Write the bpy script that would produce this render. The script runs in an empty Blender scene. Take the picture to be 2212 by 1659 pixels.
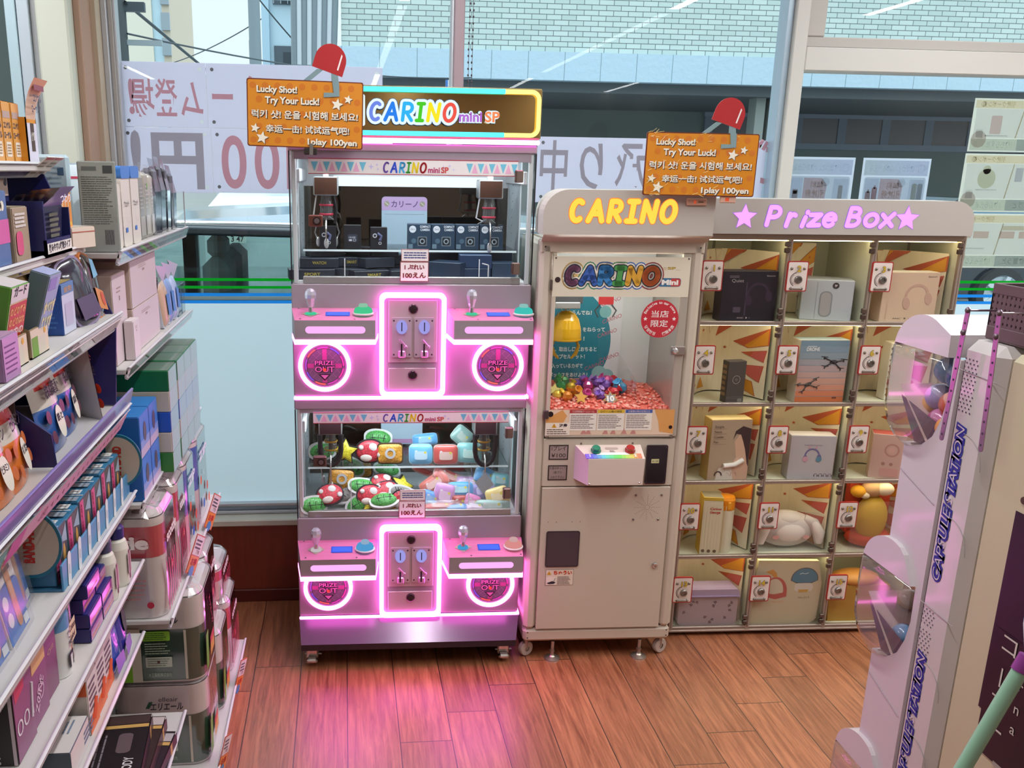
import bpy, math, random
from mathutils import Matrix, Vector
RN = random.Random(11)
SC = bpy.context.scene
COL = SC.collection
PI = math.pi
LAMPW = 12.0
NEONS = 7.0; CABS = 30.0; CARS = 34.0; PBS = 10.0

# ------------------------------------------------------------------ camera
cam_d = bpy.data.cameras.new('camera')
cam_d.sensor_fit = 'HORIZONTAL'; cam_d.sensor_width = 36.0; cam_d.lens = 31.8498
cam_d.shift_x = 0.08058; cam_d.shift_y = 0.0292
cam_d.clip_start = 0.02; cam_d.clip_end = 300
cam = bpy.data.objects.new('camera', cam_d); COL.objects.link(cam)
_r, _u, _f = (0.99566, -0.09197, 0.01411), (0.0103, 0.25958, 0.96567), (0.09247, 0.96133, -0.2594)
cam.matrix_world = Matrix(((_r[0], _u[0], -_f[0], 0), (_r[1], _u[1], -_f[1], 0), (_r[2], _u[2], -_f[2], 1.6), (0, 0, 0, 1)))
SC.camera = cam

# ------------------------------------------------------------------ sky, exposure, lamps of the shop and added fill
w = bpy.data.worlds.new('overcast_sky'); SC.world = w; w.use_nodes = True
_wn = w.node_tree.nodes; _wl = w.node_tree.links.new; _bg = _wn['Background']
_bg.inputs[0].default_value = (0.80, 0.93, 1.0, 1)
_tc = _wn.new('ShaderNodeTexCoord'); _sx = _wn.new('ShaderNodeSeparateXYZ'); _mr = _wn.new('ShaderNodeMapRange')   # overcast sky: brighter overhead
_mr.inputs[1].default_value = 0.22; _mr.inputs[2].default_value = 0.9; _mr.inputs[3].default_value = 1.02; _mr.inputs[4].default_value = 3.4
_wl(_tc.outputs['Generated'], _sx.inputs[0]); _wl(_sx.outputs['Z'], _mr.inputs[0]); _wl(_mr.outputs[0], _bg.inputs[1])
SC.view_settings.view_transform = 'Standard'; SC.view_settings.look = 'None'
SC.view_settings.exposure = 0.15; SC.view_settings.gamma = 1.0; SC.view_settings.use_curve_mapping = False
SC.cycles.max_bounces = 7; SC.cycles.diffuse_bounces = 3; SC.cycles.glossy_bounces = 3
SC.cycles.transmission_bounces = 4; SC.cycles.transparent_max_bounces = 14
SC.cycles.caustics_reflective = False; SC.cycles.caustics_refractive = False
SC.cycles.sample_clamp_indirect = 4.0
def lamp(name, x, y, length, power, col=(0.95, 0.98, 1.0)):
    l = bpy.data.lights.new(name, 'AREA'); l.shape = 'RECTANGLE'; l.size = 0.06; l.size_y = length
    l.energy = power; l.color = col
    o = bpy.data.objects.new(name, l); COL.objects.link(o); o.location = (x, y, 2.585)
    return o
for lx in (-1.25, 0.38, 2.05, 3.3):
    lamp('tube_or_fill_light', lx, 1.75, 2.1, LAMPW * 2.1)  # unseen tubes added for the main light, clear of the window reflections
for lx in (0.38, 2.05):
    for (y0, y1) in ((-3.1, -0.95), (-0.85, 0.52)):
        lamp('tube_or_fill_light', lx, (y0 + y1) / 2, y1 - y0, 1.6 * (y1 - y0))
for (lx, ly) in ((-2.2, -4.2), (0.38, -4.4), (2.05, -4.4), (3.3, -4.6)):
    lamp('tube_or_fill_light', lx, ly, 1.4, 6.0)

# ------------------------------------------------------------------ materials
def lin(c):
    c = c / 255.0
    return c / 12.92 if c <= 0.04045 else ((c + 0.055) / 1.055) ** 2.4
def rgb(h):
    if isinstance(h, str):
        h = h.lstrip('#'); h = tuple(int(h[i:i + 2], 16) for i in (0, 2, 4))
    return tuple(lin(c) for c in h)
_mc = {}
def M(h, rough=0.5, metal=0.0, emit=0.0, coat=0.0, name=None):
    k = (h, rough, metal, emit, coat)
    if k in _mc: return _mc[k]
    m = bpy.data.materials.new(name or 'finish'); m.use_nodes = True
    b = m.node_tree.nodes['Principled BSDF']; c = rgb(h)
    b.inputs['Base Color'].default_value = (*c, 1)
    b.inputs['Roughness'].default_value = rough; b.inputs['Metallic'].default_value = metal
    if coat: b.inputs['Coat Weight'].default_value = coat; b.inputs['Coat Roughness'].default_value = 0.08
    if emit:
        b.inputs['Emission Color'].default_value = (*c, 1); b.inputs['Emission Strength'].default_value = emit
    _mc[k] = m
    return m
def clear(name, tint=(1, 1, 1), ior=1.45, haze=0.0, hazecol=(0.9, 0.9, 0.9), rough=0.0, boost=1.0):
    """thin clear sheet: lets straight light through, reflects by fresnel, optional milky part"""
    k = ('clear', name)
    if k in _mc: return _mc[k]
    m = bpy.data.materials.new(name); m.use_nodes = True; nt = m.node_tree; n = nt.nodes; n.clear()
    out = n.new('ShaderNodeOutputMaterial'); tr = n.new('ShaderNodeBsdfTransparent'); gl = n.new('ShaderNodeBsdfGlossy')
    tr.inputs[0].default_value = (*tint, 1); gl.inputs['Roughness'].default_value = rough
    lw = n.new('ShaderNodeLayerWeight'); lw.inputs[0].default_value = 0.5; r0 = ((ior - 1) / (ior + 1)) ** 2 * 1.6
    pw = n.new('ShaderNodeMath'); pw.operation = 'POWER'; pw.inputs[1].default_value = 5.0
    mu = n.new('ShaderNodeMath'); mu.operation = 'MULTIPLY_ADD'; mu.inputs[1].default_value = (1 - r0) * boost; mu.inputs[2].default_value = r0 * boost
    mu.use_clamp = True
    mx = n.new('ShaderNodeMixShader'); L = nt.links.new
    L(lw.outputs['Facing'], pw.inputs[0]); L(pw.outputs[0], mu.inputs[0]); L(mu.outputs[0], mx.inputs[0])
    src = tr.outputs[0]
    if haze:
        df = n.new('ShaderNodeBsdfTranslucent'); df.inputs[0].default_value = (*hazecol, 1)
        d2 = n.new('ShaderNodeBsdfDiffuse'); d2.inputs[0].default_value = (*hazecol, 1)
        m2 = n.new('ShaderNodeMixShader'); m2.inputs[0].default_value = 0.5
        L(df.outputs[0], m2.inputs[1]); L(d2.outputs[0], m2.inputs[2])
        m3 = n.new('ShaderNodeMixShader'); m3.inputs[0].default_value = haze
        L(tr.outputs[0], m3.inputs[1]); L(m2.outputs[0], m3.inputs[2]); src = m3.outputs[0]
    L(src, mx.inputs[1]); L(gl.outputs[0], mx.inputs[2]); L(mx.outputs[0], out.inputs[0])
    _mc[k] = m
    return m
def film(h, trans=0.5, name='window_film'):
    """paper or film on the window: part of the daylight comes through it"""
    k = ('film', h, trans)
    if k in _mc: return _mc[k]
    m = bpy.data.materials.new(name); m.use_nodes = True; nt = m.node_tree; n = nt.nodes; n.clear(); c = rgb(h)
    out = n.new('ShaderNodeOutputMaterial'); a = n.new('ShaderNodeBsdfDiffuse'); t = n.new('ShaderNodeBsdfTranslucent')
    a.inputs[0].default_value = (*c, 1); t.inputs[0].default_value = (*c, 1)
    mx = n.new('ShaderNodeMixShader'); mx.inputs[0].default_value = trans
    nt.links.new(a.outputs[0], mx.inputs[1]); nt.links.new(t.outputs[0], mx.inputs[2]); nt.links.new(mx.outputs[0], out.inputs[0])
    _mc[k] = m
    return m
def nodes_of(name):
    m = bpy.data.materials.new(name); m.use_nodes = True
    return m, m.node_tree.nodes, m.node_tree.links.new, m.node_tree.nodes['Principled BSDF']
GLASS = clear('window_glass', (0.93, 0.97, 0.96), 1.45, boost=0.5)
PANE = clear('cabinet_glass', (0.97, 0.99, 0.99), 1.4, boost=0.8)
BAG = clear('plastic_bag', (0.97, 0.97, 0.98), 1.5, haze=0.05, rough=0.14, boost=0.55)
ACRYL = clear('clear_acrylic', (0.94, 0.92, 0.93), 1.5, haze=0.13, hazecol=(0.85, 0.78, 0.82), rough=0.05, boost=1.2)
CHROME = M('#d8d8d8', 0.18, 1.0); STEEL = M('#a9a6a2', 0.35, 1.0); BLACK = M('#15141a', 0.45); WHITE = M('#eeebe6', 0.45)
INK = M('#2a2530', 0.6); PAPER = M('#f2efea', 0.7)

# ------------------------------------------------------------------ text outlines (built-in font)
_tc = {}
def txt(s, bold=0.0, shear=0.0, ext=0.0, res=3):
    k = (s, bold, shear, ext, res)
    if k in _tc: return _tc[k]
    c = bpy.data.curves.new('lettering', 'FONT'); c.body = s; c.offset = bold; c.shear = shear; c.extrude = ext
    c.resolution_u = res
    o = bpy.data.objects.new('lettering', c); COL.objects.link(o)
    e = o.evaluated_get(bpy.context.evaluated_depsgraph_get()); me = e.to_mesh()
    vs = [v.co.copy() for v in me.vertices]; fs = [tuple(p.vertices) for p in me.polygons]
    e.to_mesh_clear(); bpy.data.objects.remove(o); bpy.data.curves.remove(c)
    x0 = min((v.x for v in vs), default=0); x1 = max((v.x for v in vs), default=1)
    _tc[k] = (vs, fs, x0, x1)
    return _tc[k]

# ------------------------------------------------------------------ mesh builder
def RZ(a): return Matrix.Rotation(a, 4, 'Z')
def RX(a): return Matrix.Rotation(a, 4, 'X')
def RY(a): return Matrix.Rotation(a, 4, 'Y')
def TR(x, y, z): return Matrix.Translation((x, y, z))
class B:
    def __init__(s): s.v = []; s.f = []; s.mi = []; s.ms = []; s.sm = []; s.T = Matrix()
    def _m(s, m):
        if m not in s.ms: s.ms.append(m)
        return s.ms.index(m)
    def add(s, vs, fs, m, smooth=False):
        o = len(s.v); T = s.T; i = s._m(m); flip = T.determinant() < 0
        s.v.extend((T @ Vector(v)) for v in vs)
        for f in fs:
            f = tuple(o + j for j in f)
            s.f.append(f[::-1] if flip else f); s.mi.append(i); s.sm.append(smooth)
        return s
    def box(s, x0, x1, y0, y1, z0, z1, m, b=0.0):
        if x1 < x0: x0, x1 = x1, x0
        if y1 < y0: y0, y1 = y1, y0
        if z1 < z0: z0, z1 = z1, z0
        b = min(b, (x1 - x0) * .45, (y1 - y0) * .45, (z1 - z0) * .45)
        if b <= 0:
            vs = [(x, y, z) for x in (x0, x1) for y in (y0, y1) for z in (z0, z1)]
            return s.add(vs, [(0, 1, 3, 2), (4, 6, 7, 5), (0, 4, 5, 1), (2, 3, 7, 6), (0, 2, 6, 4), (1, 5, 7, 3)], m)
        c = ((x0 + x1) / 2, (y0 + y1) / 2, (z0 + z1) / 2); h = ((x1 - x0) / 2, (y1 - y0) / 2, (z1 - z0) / 2)
        vs = []; ix = {}
        for sx in (-1, 1):
            for sy in (-1, 1):
                for sz in (-1, 1):
                    for a in range(3):
                        sg = (sx, sy, sz); ix[(sx, sy, sz, a)] = len(vs)
                        vs.append(tuple(c[i] + sg[i] * (h[i] - (0 if i == a else b)) for i in range(3)))
        fs = []
        for a in range(3):
            o1, o2 = [i for i in range(3) if i != a]
            for sg in (-1, 1):
                q = []
                for (p, r) in ((-1, -1), (1, -1), (1, 1), (-1, 1)):
                    k = [0, 0, 0]; k[a] = sg; k[o1] = p; k[o2] = r; q.append(ix[(*k, a)])
                fs.append(q)
        for a in range(3):
            o1, o2 = [i for i in range(3) if i != a]
            for p in (-1, 1):
                for r in (-1, 1):
                    q = []
                    for (sg, ax) in ((-1, o1), (1, o1), (1, o2), (-1, o2)):
                        k = [0, 0, 0]; k[a] = sg; k[o1] = p; k[o2] = r; q.append(ix[(*k, ax)])
                    fs.append(q)
        for sx in (-1, 1):
            for sy in (-1, 1):
                for sz in (-1, 1): fs.append([ix[(sx, sy, sz, a)] for a in range(3)])
        C = Vector(c); out = []
        for f in fs:
            p = [Vector(vs[i]) for i in f]; nrm = (p[1] - p[0]).cross(p[2] - p[0])
            out.append(tuple(f) if nrm.dot(sum(p, Vector()) / len(p) - C) > 0 else tuple(f[::-1]))
        return s.add(vs, out, m)
    def poly(s, pts, m, y=0.0):
        """flat outline in the x,z plane facing -y"""
        a = sum(pts[i][0] * pts[(i + 1) % len(pts)][1] - pts[(i + 1) % len(pts)][0] * pts[i][1] for i in range(len(pts)))
        if a < 0: pts = pts[::-1]
        return s.add([(p[0], y, p[1]) for p in pts], [tuple(range(len(pts)))], m)
    def rect(s, x0, x1, z0, z1, m, y=0.0): return s.poly([(x0, z0), (x1, z0), (x1, z1), (x0, z1)], m, y)
    def disc(s, x, z, r, m, y=0.0, n=24, rz=None):
        rz = rz or r
        return s.poly([(x + r * math.cos(2 * PI * i / n), z + rz * math.sin(2 * PI * i / n)) for i in range(n)], m, y)
    def ring(s, x, z, r0, r1, m, y=0.0, n=32, a0=0, a1=2 * PI):
        vs = []; fs = []
        full = abs(a1 - a0 - 2 * PI) < 1e-6; k = n if full else n + 1
        for i in range(k):
            a = a0 + (a1 - a0) * i / n
            vs += [(x + r0 * math.cos(a), y, z + r0 * math.sin(a)), (x + r1 * math.cos(a), y, z + r1 * math.sin(a))]
        for i in range(n):
            j = (i + 1) % k; fs.append((2 * i, 2 * i + 1, 2 * j + 1, 2 * j))
        return s.add(vs, fs, m)
    def star(s, x, z, r, m, y=0.0, q=0.45, rot=0.0, n=5):
        return s.poly([(x + (r if i % 2 == 0 else r * q) * math.sin(rot + PI * i / n), z + (r if i % 2 == 0 else r * q) * math.cos(rot + PI * i / n)) for i in range(2 * n)], m, y)
    def rrect(s, x0, x1, z0, z1, r, n=5):
        p = []
        for (cx, cz, a) in ((x1 - r, z1 - r, 0), (x0 + r, z1 - r, 90), (x0 + r, z0 + r, 180), (x1 - r, z0 + r, 270)):
            for i in range(n + 1):
                t = math.radians(a + 90 * i / n); p.append((cx + r * math.cos(t), cz + r * math.sin(t)))
        return p
    def prism(s, pts, y0, y1, m, ms=None):
        """outline in x,z pushed from y0 (front) to y1 (back)"""
        a = sum(pts[i][0] * pts[(i + 1) % len(pts)][1] - pts[(i + 1) % len(pts)][0] * pts[i][1] for i in range(len(pts)))
        if a < 0: pts = pts[::-1]
        n = len(pts); vs = [(p[0], y0, p[1]) for p in pts] + [(p[0], y1, p[1]) for p in pts]
        s.add(vs, [tuple(range(n)), tuple(range(2 * n - 1, n - 1, -1))], m)
        return s.add(vs, [(i, n + i, n + (i + 1) % n, (i + 1) % n) for i in range(n)], ms or m)
    def tube(s, path, r, m, n=8, closed=False, caps=True):
        P = [Vector(p) for p in path]; k = len(P); vs = []; fs = []; up = None
        rr = r if isinstance(r, (list, tuple)) else [r] * k
        for i in range(k):
            if closed: d = P[(i + 1) % k] - P[i - 1]
            else: d = P[min(i + 1, k - 1)] - P[max(i - 1, 0)]
            d.normalize()
            if up is None: up = Vector((0, 0, 1)) if abs(d.z) < 0.9 else Vector((1, 0, 0))
            a = d.cross(up).normalized(); up = a.cross(d).normalized()
            for j in range(n):
                t = 2 * PI * j / n; vs.append(P[i] + (a * math.cos(t) + up * math.sin(t)) * rr[i])
        for i in range(k if closed else k - 1):
            for j in range(n):
                i2 = (i + 1) % k; j2 = (j + 1) % n
                fs.append((i * n + j, i * n + j2, i2 * n + j2, i2 * n + j))
        s.add(vs, [f[::-1] for f in fs], m, True)
        if caps and not closed:
            s.add(vs[:n], [tuple(range(n))], m); s.add(vs[-n:], [tuple(range(n - 1, -1, -1))], m)
        return s
    def lathe(s, prof, m, n=20, c=(0, 0, 0), smooth=True, mats=None):
        """profile of (radius, height) turned about a vertical axis at c"""
        for k in range(len(prof) - 1):
            (r0, z0), (r1, z1) = prof[k], prof[k + 1]; vs = []; fs = []
            for i in range(n):
                a = 2 * PI * i / n
                vs += [(c[0] + r0 * math.cos(a), c[1] + r0 * math.sin(a), c[2] + z0), (c[0] + r1 * math.cos(a), c[1] + r1 * math.sin(a), c[2] + z1)]
            for i in range(n):
                j = (i + 1) % n; fs.append((2 * i, 2 * j, 2 * j + 1, 2 * i + 1))
            s.add(vs, fs, mats[k] if mats else m, smooth)
        return s
    def ball(s, c, rx, ry, rz, m, nu=16, nv=10, z0=-1.0, z1=1.0):
        vs = []; fs = []
        t0 = math.asin(max(-1, z0)); t1 = math.asin(min(1, z1))
        for i in range(nv + 1):
            t = t0 + (t1 - t0) * i / nv
            for j in range(nu):
                a = 2 * PI * j / nu
                vs.append((c[0] + rx * math.cos(t) * math.cos(a), c[1] + ry * math.cos(t) * math.sin(a), c[2] + rz * math.sin(t)))
        for i in range(nv):
            for j in range(nu):
                k = (j + 1) % nu; fs.append((i * nu + j, i * nu + k, (i + 1) * nu + k, (i + 1) * nu + j))
        return s.add(vs, fs, m, True)
    def text(s, t, x, z, h, m, y=0.0, al='c', w=None, bold=0.0, shear=0.0, mirror=False, ext=0.0, rot=0.0, res=3, vert=False):
        if vert:
            for i, ch in enumerate(t): s.text(ch, x, z - i * h * 1.35, h, m, y, 'c', None, bold, shear, mirror, ext, 0, res)
            return s
        vs, fs, a0, a1 = txt(t, bold, shear, ext, res); k = h / 0.73; kx = k
        if w: kx = w / max(1e-6, a1 - a0)
        off = {'l': a0, 'c': (a0 + a1) / 2, 'r': a1}[al]
        c, sn = math.cos(rot), math.sin(rot); out = []
        for v in vs:
            px = (v.x - off) * kx * (-1 if mirror else 1); pz = v.y * k
            out.append((x + px * c - pz * sn, y - v.z * k, z + px * sn + pz * c))
        return s.add(out, [f[::-1] for f in fs] if mirror else fs, m)
    def stroke(s, paths, x, z, h, w, t, m, y=0.0, shear=0.0, rot=0.0):
        """rounded marker letters: unit-square paths drawn with a round pen of width t"""
        c, sn = math.cos(rot), math.sin(rot)
        def tf(p):
            px, pz = (p[0] - .5) * w + shear * p[1] * h, p[1] * h; return (x + px * c - pz * sn, z + px * sn + pz * c)
        for P in paths:
            Q = [tf(p) for p in P]; n = len(Q)
            for i in range(n - 1):
                (ax, az), (bx, bz) = Q[i], Q[i + 1]; l = math.hypot(bx - ax, bz - az) or 1; ux, uz = -(bz - az) / l * t / 2, (bx - ax) / l * t / 2
                s.poly([(ax - ux, az - uz), (bx - ux, bz - uz), (bx + ux, bz + uz), (ax + ux, az + uz)], m, y)
            for q in Q: s.disc(q[0], q[1], t / 2, m, y, 12)
        return s
    def lines(s, x0, x1, z0, z1, n, m, y=0.0, fill=0.5, rag=0.25):
        """rows of tiny print"""
        p = (z1 - z0) / n
        for i in range(n):
            x = x0; xe = x1 - RN.random() * rag * (x1 - x0); zb = z1 - (i + 1) * p + p * (1 - fill) / 2
            while x < xe:
                l = min(xe - x, (x1 - x0) * RN.uniform(0.06, 0.2)); s.rect(x, x + l * 0.9, zb, zb + p * fill, m, y); x += l
        return s
    def obj(s, name, parent=None, loc=(0, 0, 0), rz=0.0, label=None, cat=None, group=None, kind=None, rot=None):
        me = bpy.data.meshes.new(name); me.from_pydata([tuple(v) for v in s.v], [], s.f)
        for m in s.ms: me.materials.append(m)
        me.polygons.foreach_set('material_index', s.mi); me.polygons.foreach_set('use_smooth', s.sm); me.update()
        o = bpy.data.objects.new(name, me); COL.objects.link(o)
        o.location = loc; o.rotation_euler = rot or (0, 0, rz)
        if parent: o.parent = parent
        return tag(o, label, cat, group, kind)
def tag(o, label=None, cat=None, group=None, kind=None):
    if label: o['label'] = label
    if cat: o['category'] = cat
    if group: o['group'] = group
    if kind: o['kind'] = kind
    return o
def root(name, label, cat, loc=(0, 0, 0), rz=0.0, group=None, rot=None):
    o = bpy.data.objects.new(name, None); COL.objects.link(o); o.empty_display_size = 0.05
    o.location = loc; o.rotation_euler = rot or (0, 0, rz)
    return tag(o, label, cat, group)
def copy_tree(o, parent=None):
    c = o.copy(); COL.objects.link(c)
    if parent: c.parent = parent
    for ch in o.children: copy_tree(ch, c)
    return c
def struct(b, name, parent=None): return b.obj(name, parent, kind=None if parent else 'structure')
def _arc(cx, cz, rx, rz, a0, a1, n=14): return [(cx + rx * math.cos(math.radians(a0 + (a1 - a0) * i / n)), cz + rz * math.sin(math.radians(a0 + (a1 - a0) * i / n))) for i in range(n + 1)]
GLY = {'C': [_arc(.55, .5, .47, .5, 55, 305, 18)], 'A': [[(.02, 0), (.5, 1), (.98, 0)], [(.24, .36), (.78, .36)]],
       'R': [[(.1, 0), (.1, 1)], [(.1, 1), (.45, 1)] + _arc(.5, .74, .4, .26, 80, -80, 10) + [(.1, .47)], [(.4, .47), (.95, 0)]],
       'I': [[(.5, 0), (.5, 1)], [(.1, 1), (.9, 1)], [(.1, 0), (.9, 0)]], 'N': [[(.06, 0), (.1, 1), (.86, 0), (.94, 1)]], 'O': [_arc(.5, .5, .48, .5, 90, 450, 24)],
       'P': [[(.12, 0), (.12, 1)], [(.12, 1), (.45, 1)] + _arc(.48, .72, .42, .28, 80, -80, 10) + [(.12, .44)]], 'r': [[(.15, 0), (.2, .66)], [(.18, .34)] + _arc(.62, .28, .42, .36, 150, 60, 8)],
       'i': [[(.45, 0), (.5, .56)], [(.54, .86), (.55, .9)]], 'z': [[(.08, .64), (.92, .64), (.08, .02), (.95, .02)]], 'e': [[(.1, .34), (.9, .36)] + _arc(.5, .32, .42, .33, 5, 320, 18)],
       'B': [[(.12, 0), (.12, 1)], [(.12, 1)] + _arc(.45, .77, .36, .23, 90, -90, 10) + [(.12, .54)], [(.12, .54)] + _arc(.48, .27, .44, .27, 90, -90, 10) + [(.12, 0)]],
       'o': [_arc(.5, .32, .44, .32, 90, 450, 20)], 'x': [[(.08, .64), (.92, .0)], [(.92, .64), (.08, .0)]]}
SIDE = RZ(PI / 2)      # art for the +x face;  RZ(-PI/2) the -x face
def TOPF(z): return TR(0, 0, z) @ RX(-PI / 2)   # art for an upper face at height z
class Frame:
    """the place of a machine: turns its own coordinates into the room's"""
    def __init__(s, x, y, a): s.x, s.y, s.a = x, y, a
    def __call__(s, lx, ly, lz): c, n = math.cos(s.a), math.sin(s.a); return (s.x + lx * c - ly * n, s.y + lx * n + ly * c, lz)
PKF = Frame(0.2075, 2.755, -0.0186); CAF = Frame(0.84, 2.70, -0.025); PBF = Frame(1.40, 2.83, -0.027)
# ------------------------------------------------------------------ the room
def floor_mat():
    m, N, L, b = nodes_of('red_brown_planks')
    tc = N.new('ShaderNodeTexCoord'); sx = N.new('ShaderNodeSeparateXYZ'); L(tc.outputs['Object'], sx.inputs[0])
    def ma(op, a, c=None, d=None):
        n = N.new('ShaderNodeMath'); n.operation = op
        for i, v in enumerate((a, c, d)):
            if v is None: continue
            if isinstance(v, (int, float)): n.inputs[i].default_value = v
            else: L(v, n.inputs[i])
        return n.outputs[0]
    W, LEN = 0.15155, 0.866
    rx = ma('DIVIDE', ma('ADD', sx.outputs['X'], 0.0030), W); row = ma('FLOOR', rx); fx = ma('SUBTRACT', rx, row)
    ry = ma('DIVIDE', ma('SUBTRACT', ma('SUBTRACT', sx.outputs['Y'], 2.1397), ma('MULTIPLY', row, 0.1413)), LEN)
    colm = ma('FLOOR', ry); fy = ma('SUBTRACT', ry, colm)
    ex = ma('MULTIPLY', ma('MINIMUM', fx, ma('SUBTRACT', 1.0, fx)), W); ey = ma('MULTIPLY', ma('MINIMUM', fy, ma('SUBTRACT', 1.0, fy)), LEN)
    gap = ma('LESS_THAN', ma('MINIMUM', ex, ey), 0.0014)
    cid = N.new('ShaderNodeCombineXYZ'); L(row, cid.inputs[0]); L(colm, cid.inputs[1])
    wn = N.new('ShaderNodeTexWhiteNoise'); wn.noise_dimensions = '2D'; L(cid.outputs[0], wn.inputs[0])
    mp = N.new('ShaderNodeMapping'); L(tc.outputs['Object'], mp.inputs[0]); mp.inputs['Scale'].default_value = (34, 2.2, 1)
    L(wn.outputs['Color'], mp.inputs['Location'])
    no = N.new('ShaderNodeTexNoise'); no.inputs['Scale'].default_value = 2.2; no.inputs['Detail'].default_value = 8; no.inputs['Roughness'].default_value = 0.62
    no.inputs['Distortion'].default_value = 0.8; L(mp.outputs[0], no.inputs['Vector'])
    cr = N.new('ShaderNodeValToRGB'); e = cr.color_ramp.elements
    e[0].position = 0.30; e[0].color = (*rgb('#733c23'), 1); e[1].position = 0.68; e[1].color = (*rgb('#b4724e'), 1)
    L(no.outputs[0], cr.inputs[0])
    mv = N.new('ShaderNodeHueSaturation'); L(cr.outputs[0], mv.inputs['Color'])
    L(ma('MULTIPLY_ADD', wn.outputs['Value'], 0.28, 0.86), mv.inputs['Value'])
    mx = N.new('ShaderNodeMix'); mx.data_type = 'RGBA'; L(gap, mx.inputs[0]); L(mv.outputs[0], mx.inputs[6]); mx.inputs[7].default_value = (*rgb('#2c1411'), 1)
    L(mx.outputs[2], b.inputs['Base Color'])
    L(ma('MULTIPLY_ADD', no.outputs[0], 0.2, 0.26), b.inputs['Roughness']); b.inputs['Coat Weight'].default_value = 0.7; b.inputs['Coat Roughness'].default_value = 0.36; b.inputs['Coat IOR'].default_value = 1.7
    bp = N.new('ShaderNodeBump'); bp.inputs['Strength'].default_value = 0.12; bp.inputs['Distance'].default_value = 0.002
    L(ma('SUBTRACT', no.outputs[0], ma('MULTIPLY', gap, 2.0)), bp.inputs['Height']); L(bp.outputs[0], b.inputs['Normal'])
    return m
b = B(); b.box(-3.0, 3.6, -5.2, 3.21, -0.05, 0.0, floor_mat()); struct(b, 'floor')
CREAM = M('#d9cfc0', 0.6); WALLW = M('#cfcabf', 0.7)
b = B(); b.box(-3.0, 3.6, -5.2, 3.4, 2.62, 2.7, M('#e4e2dc', 0.8)); struct(b, 'ceiling')
b = B(); b.box(-3.06, -3.0, -5.2, 3.4, 0, 2.62, WALLW); struct(b, 'wall_left')
b = B(); b.box(3.6, 3.66, -5.2, 3.4, 0, 2.62, WALLW); struct(b, 'wall_right')
b = B(); b.box(-3.0, 3.6, -5.26, -5.2, 0, 2.62, M('#d8d0c4', 0.7)); struct(b, 'wall_front')
def panel_mat():
    m, N, L, bb = nodes_of('mahogany_panel')
    tc = N.new('ShaderNodeTexCoord'); mp = N.new('ShaderNodeMapping'); mp.inputs['Scale'].default_value = (26, 26, 2)
    no = N.new('ShaderNodeTexNoise'); no.inputs['Scale'].default_value = 2; no.inputs['Detail'].default_value = 5
    cr = N.new('ShaderNodeValToRGB'); cr.color_ramp.elements[0].color = (*rgb('#6b2a1d'), 1); cr.color_ramp.elements[1].color = (*rgb('#8d3f2c'), 1)
    L(tc.outputs['Object'], mp.inputs[0]); L(mp.outputs[0], no.inputs[0]); L(no.outputs[0], cr.inputs[0]); L(cr.outputs[0], bb.inputs['Base Color'])
    bb.inputs['Roughness'].default_value = 0.35
    return m
b = B(); b.box(-3.0, 3.6, 3.212, 3.4, 0, 0.306, panel_mat()); struct(b, 'wall_back')
b = B(); b.box(-3.0, 3.6, 3.203, 3.2115, 0, 0.050, M('#571a15', 0.35), 0.003); struct(b, 'baseboard_back')
b = B(); b.box(-3.0, 3.6, 3.204, 3.275, 0.3065, 0.332, M('#d8d2c4', 0.4), 0.004); struct(b, 'trim_1')
# the pillar at the end of the shelves
PIL = M('#d3d8c8', 0.55)
b = B(); b.box(-0.905, -0.812, 3.0, 3.30, 0.333, 2.62, PIL, 0.006); b.box(-0.812, -0.790, 3.06, 3.30, 0.333, 2.62, M('#b08f7a', 0.6), 0.003); b.box(-0.790, -0.775, 3.18, 3.30, 0.333, 2.62, M('#bfae97', 0.6)); struct(b, 'wall_pillar')  # brown step carries the shading of the pillar's side in its colour
ALU = M('#c3c6cb', 0.38, 0.3); ALUB = M('#a9bccb', 0.35, 0.2); TAUPE = M('#b3aea8', 0.5); TAUPE2 = M('#cac7c1', 0.5)
# main shop window: frame + panes + film
wr = root('window_1', None, None); wr['kind'] = 'structure'
b = B()
b.box(-0.775, -0.757, 3.245, 3.30, 0.333, 2.62, ALU, 0.002); b.box(-0.757, -0.742, 3.262, 3.31, 0.333, 2.62, TAUPE, 0.002); b.box(-0.742, -0.734, 3.27, 3.32, 0.333, 2.62, ALU, 0.001)
b.box(0.371, 0.378, 3.268, 3.33, 0.333, 2.62, ALU, 0.001); b.box(0.378, 0.413, 3.25, 3.33, 0.333, 2.62, M('#a58f96', 0.5), 0.003)
b.box(1.540, 1.563, 3.26, 3.33, 0.333, 2.62, ALUB, 0.002); b.box(1.563, 1.612, 3.24, 3.33, 0.333, 2.62, TAUPE2, 0.003)
b.box(-0.742, 0.371, 3.265, 3.33, 0.333, 0.345, ALU, 0.002); b.box(-0.742, 0.371, 3.28, 3.33, 0.345, 0.362, ALUB, 0.002); b.box(-0.742, 0.371, 3.27, 3.33, 0.362, 0.374, ALU, 0.002)
b.box(0.413, 1.54, 3.265, 3.33, 0.333, 0.374, ALU, 0.002)
b.obj('frame', wr)
b = B(); b.add([(-0.735, 3.3, 0.37), (0.372, 3.3, 0.37), (0.372, 3.3, 2.62), (-0.735, 3.3, 2.62)], [(0, 1, 2, 3)], GLASS); b.obj('pane', wr)
b = B(); b.add([(0.412, 3.3, 0.37), (1.541, 3.3, 0.37), (1.541, 3.3, 2.62), (0.412, 3.3, 2.62)], [(0, 1, 2, 3)], GLASS); b.obj('pane', wr)
FROST = film('#e2eff4', 0.85)
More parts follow.
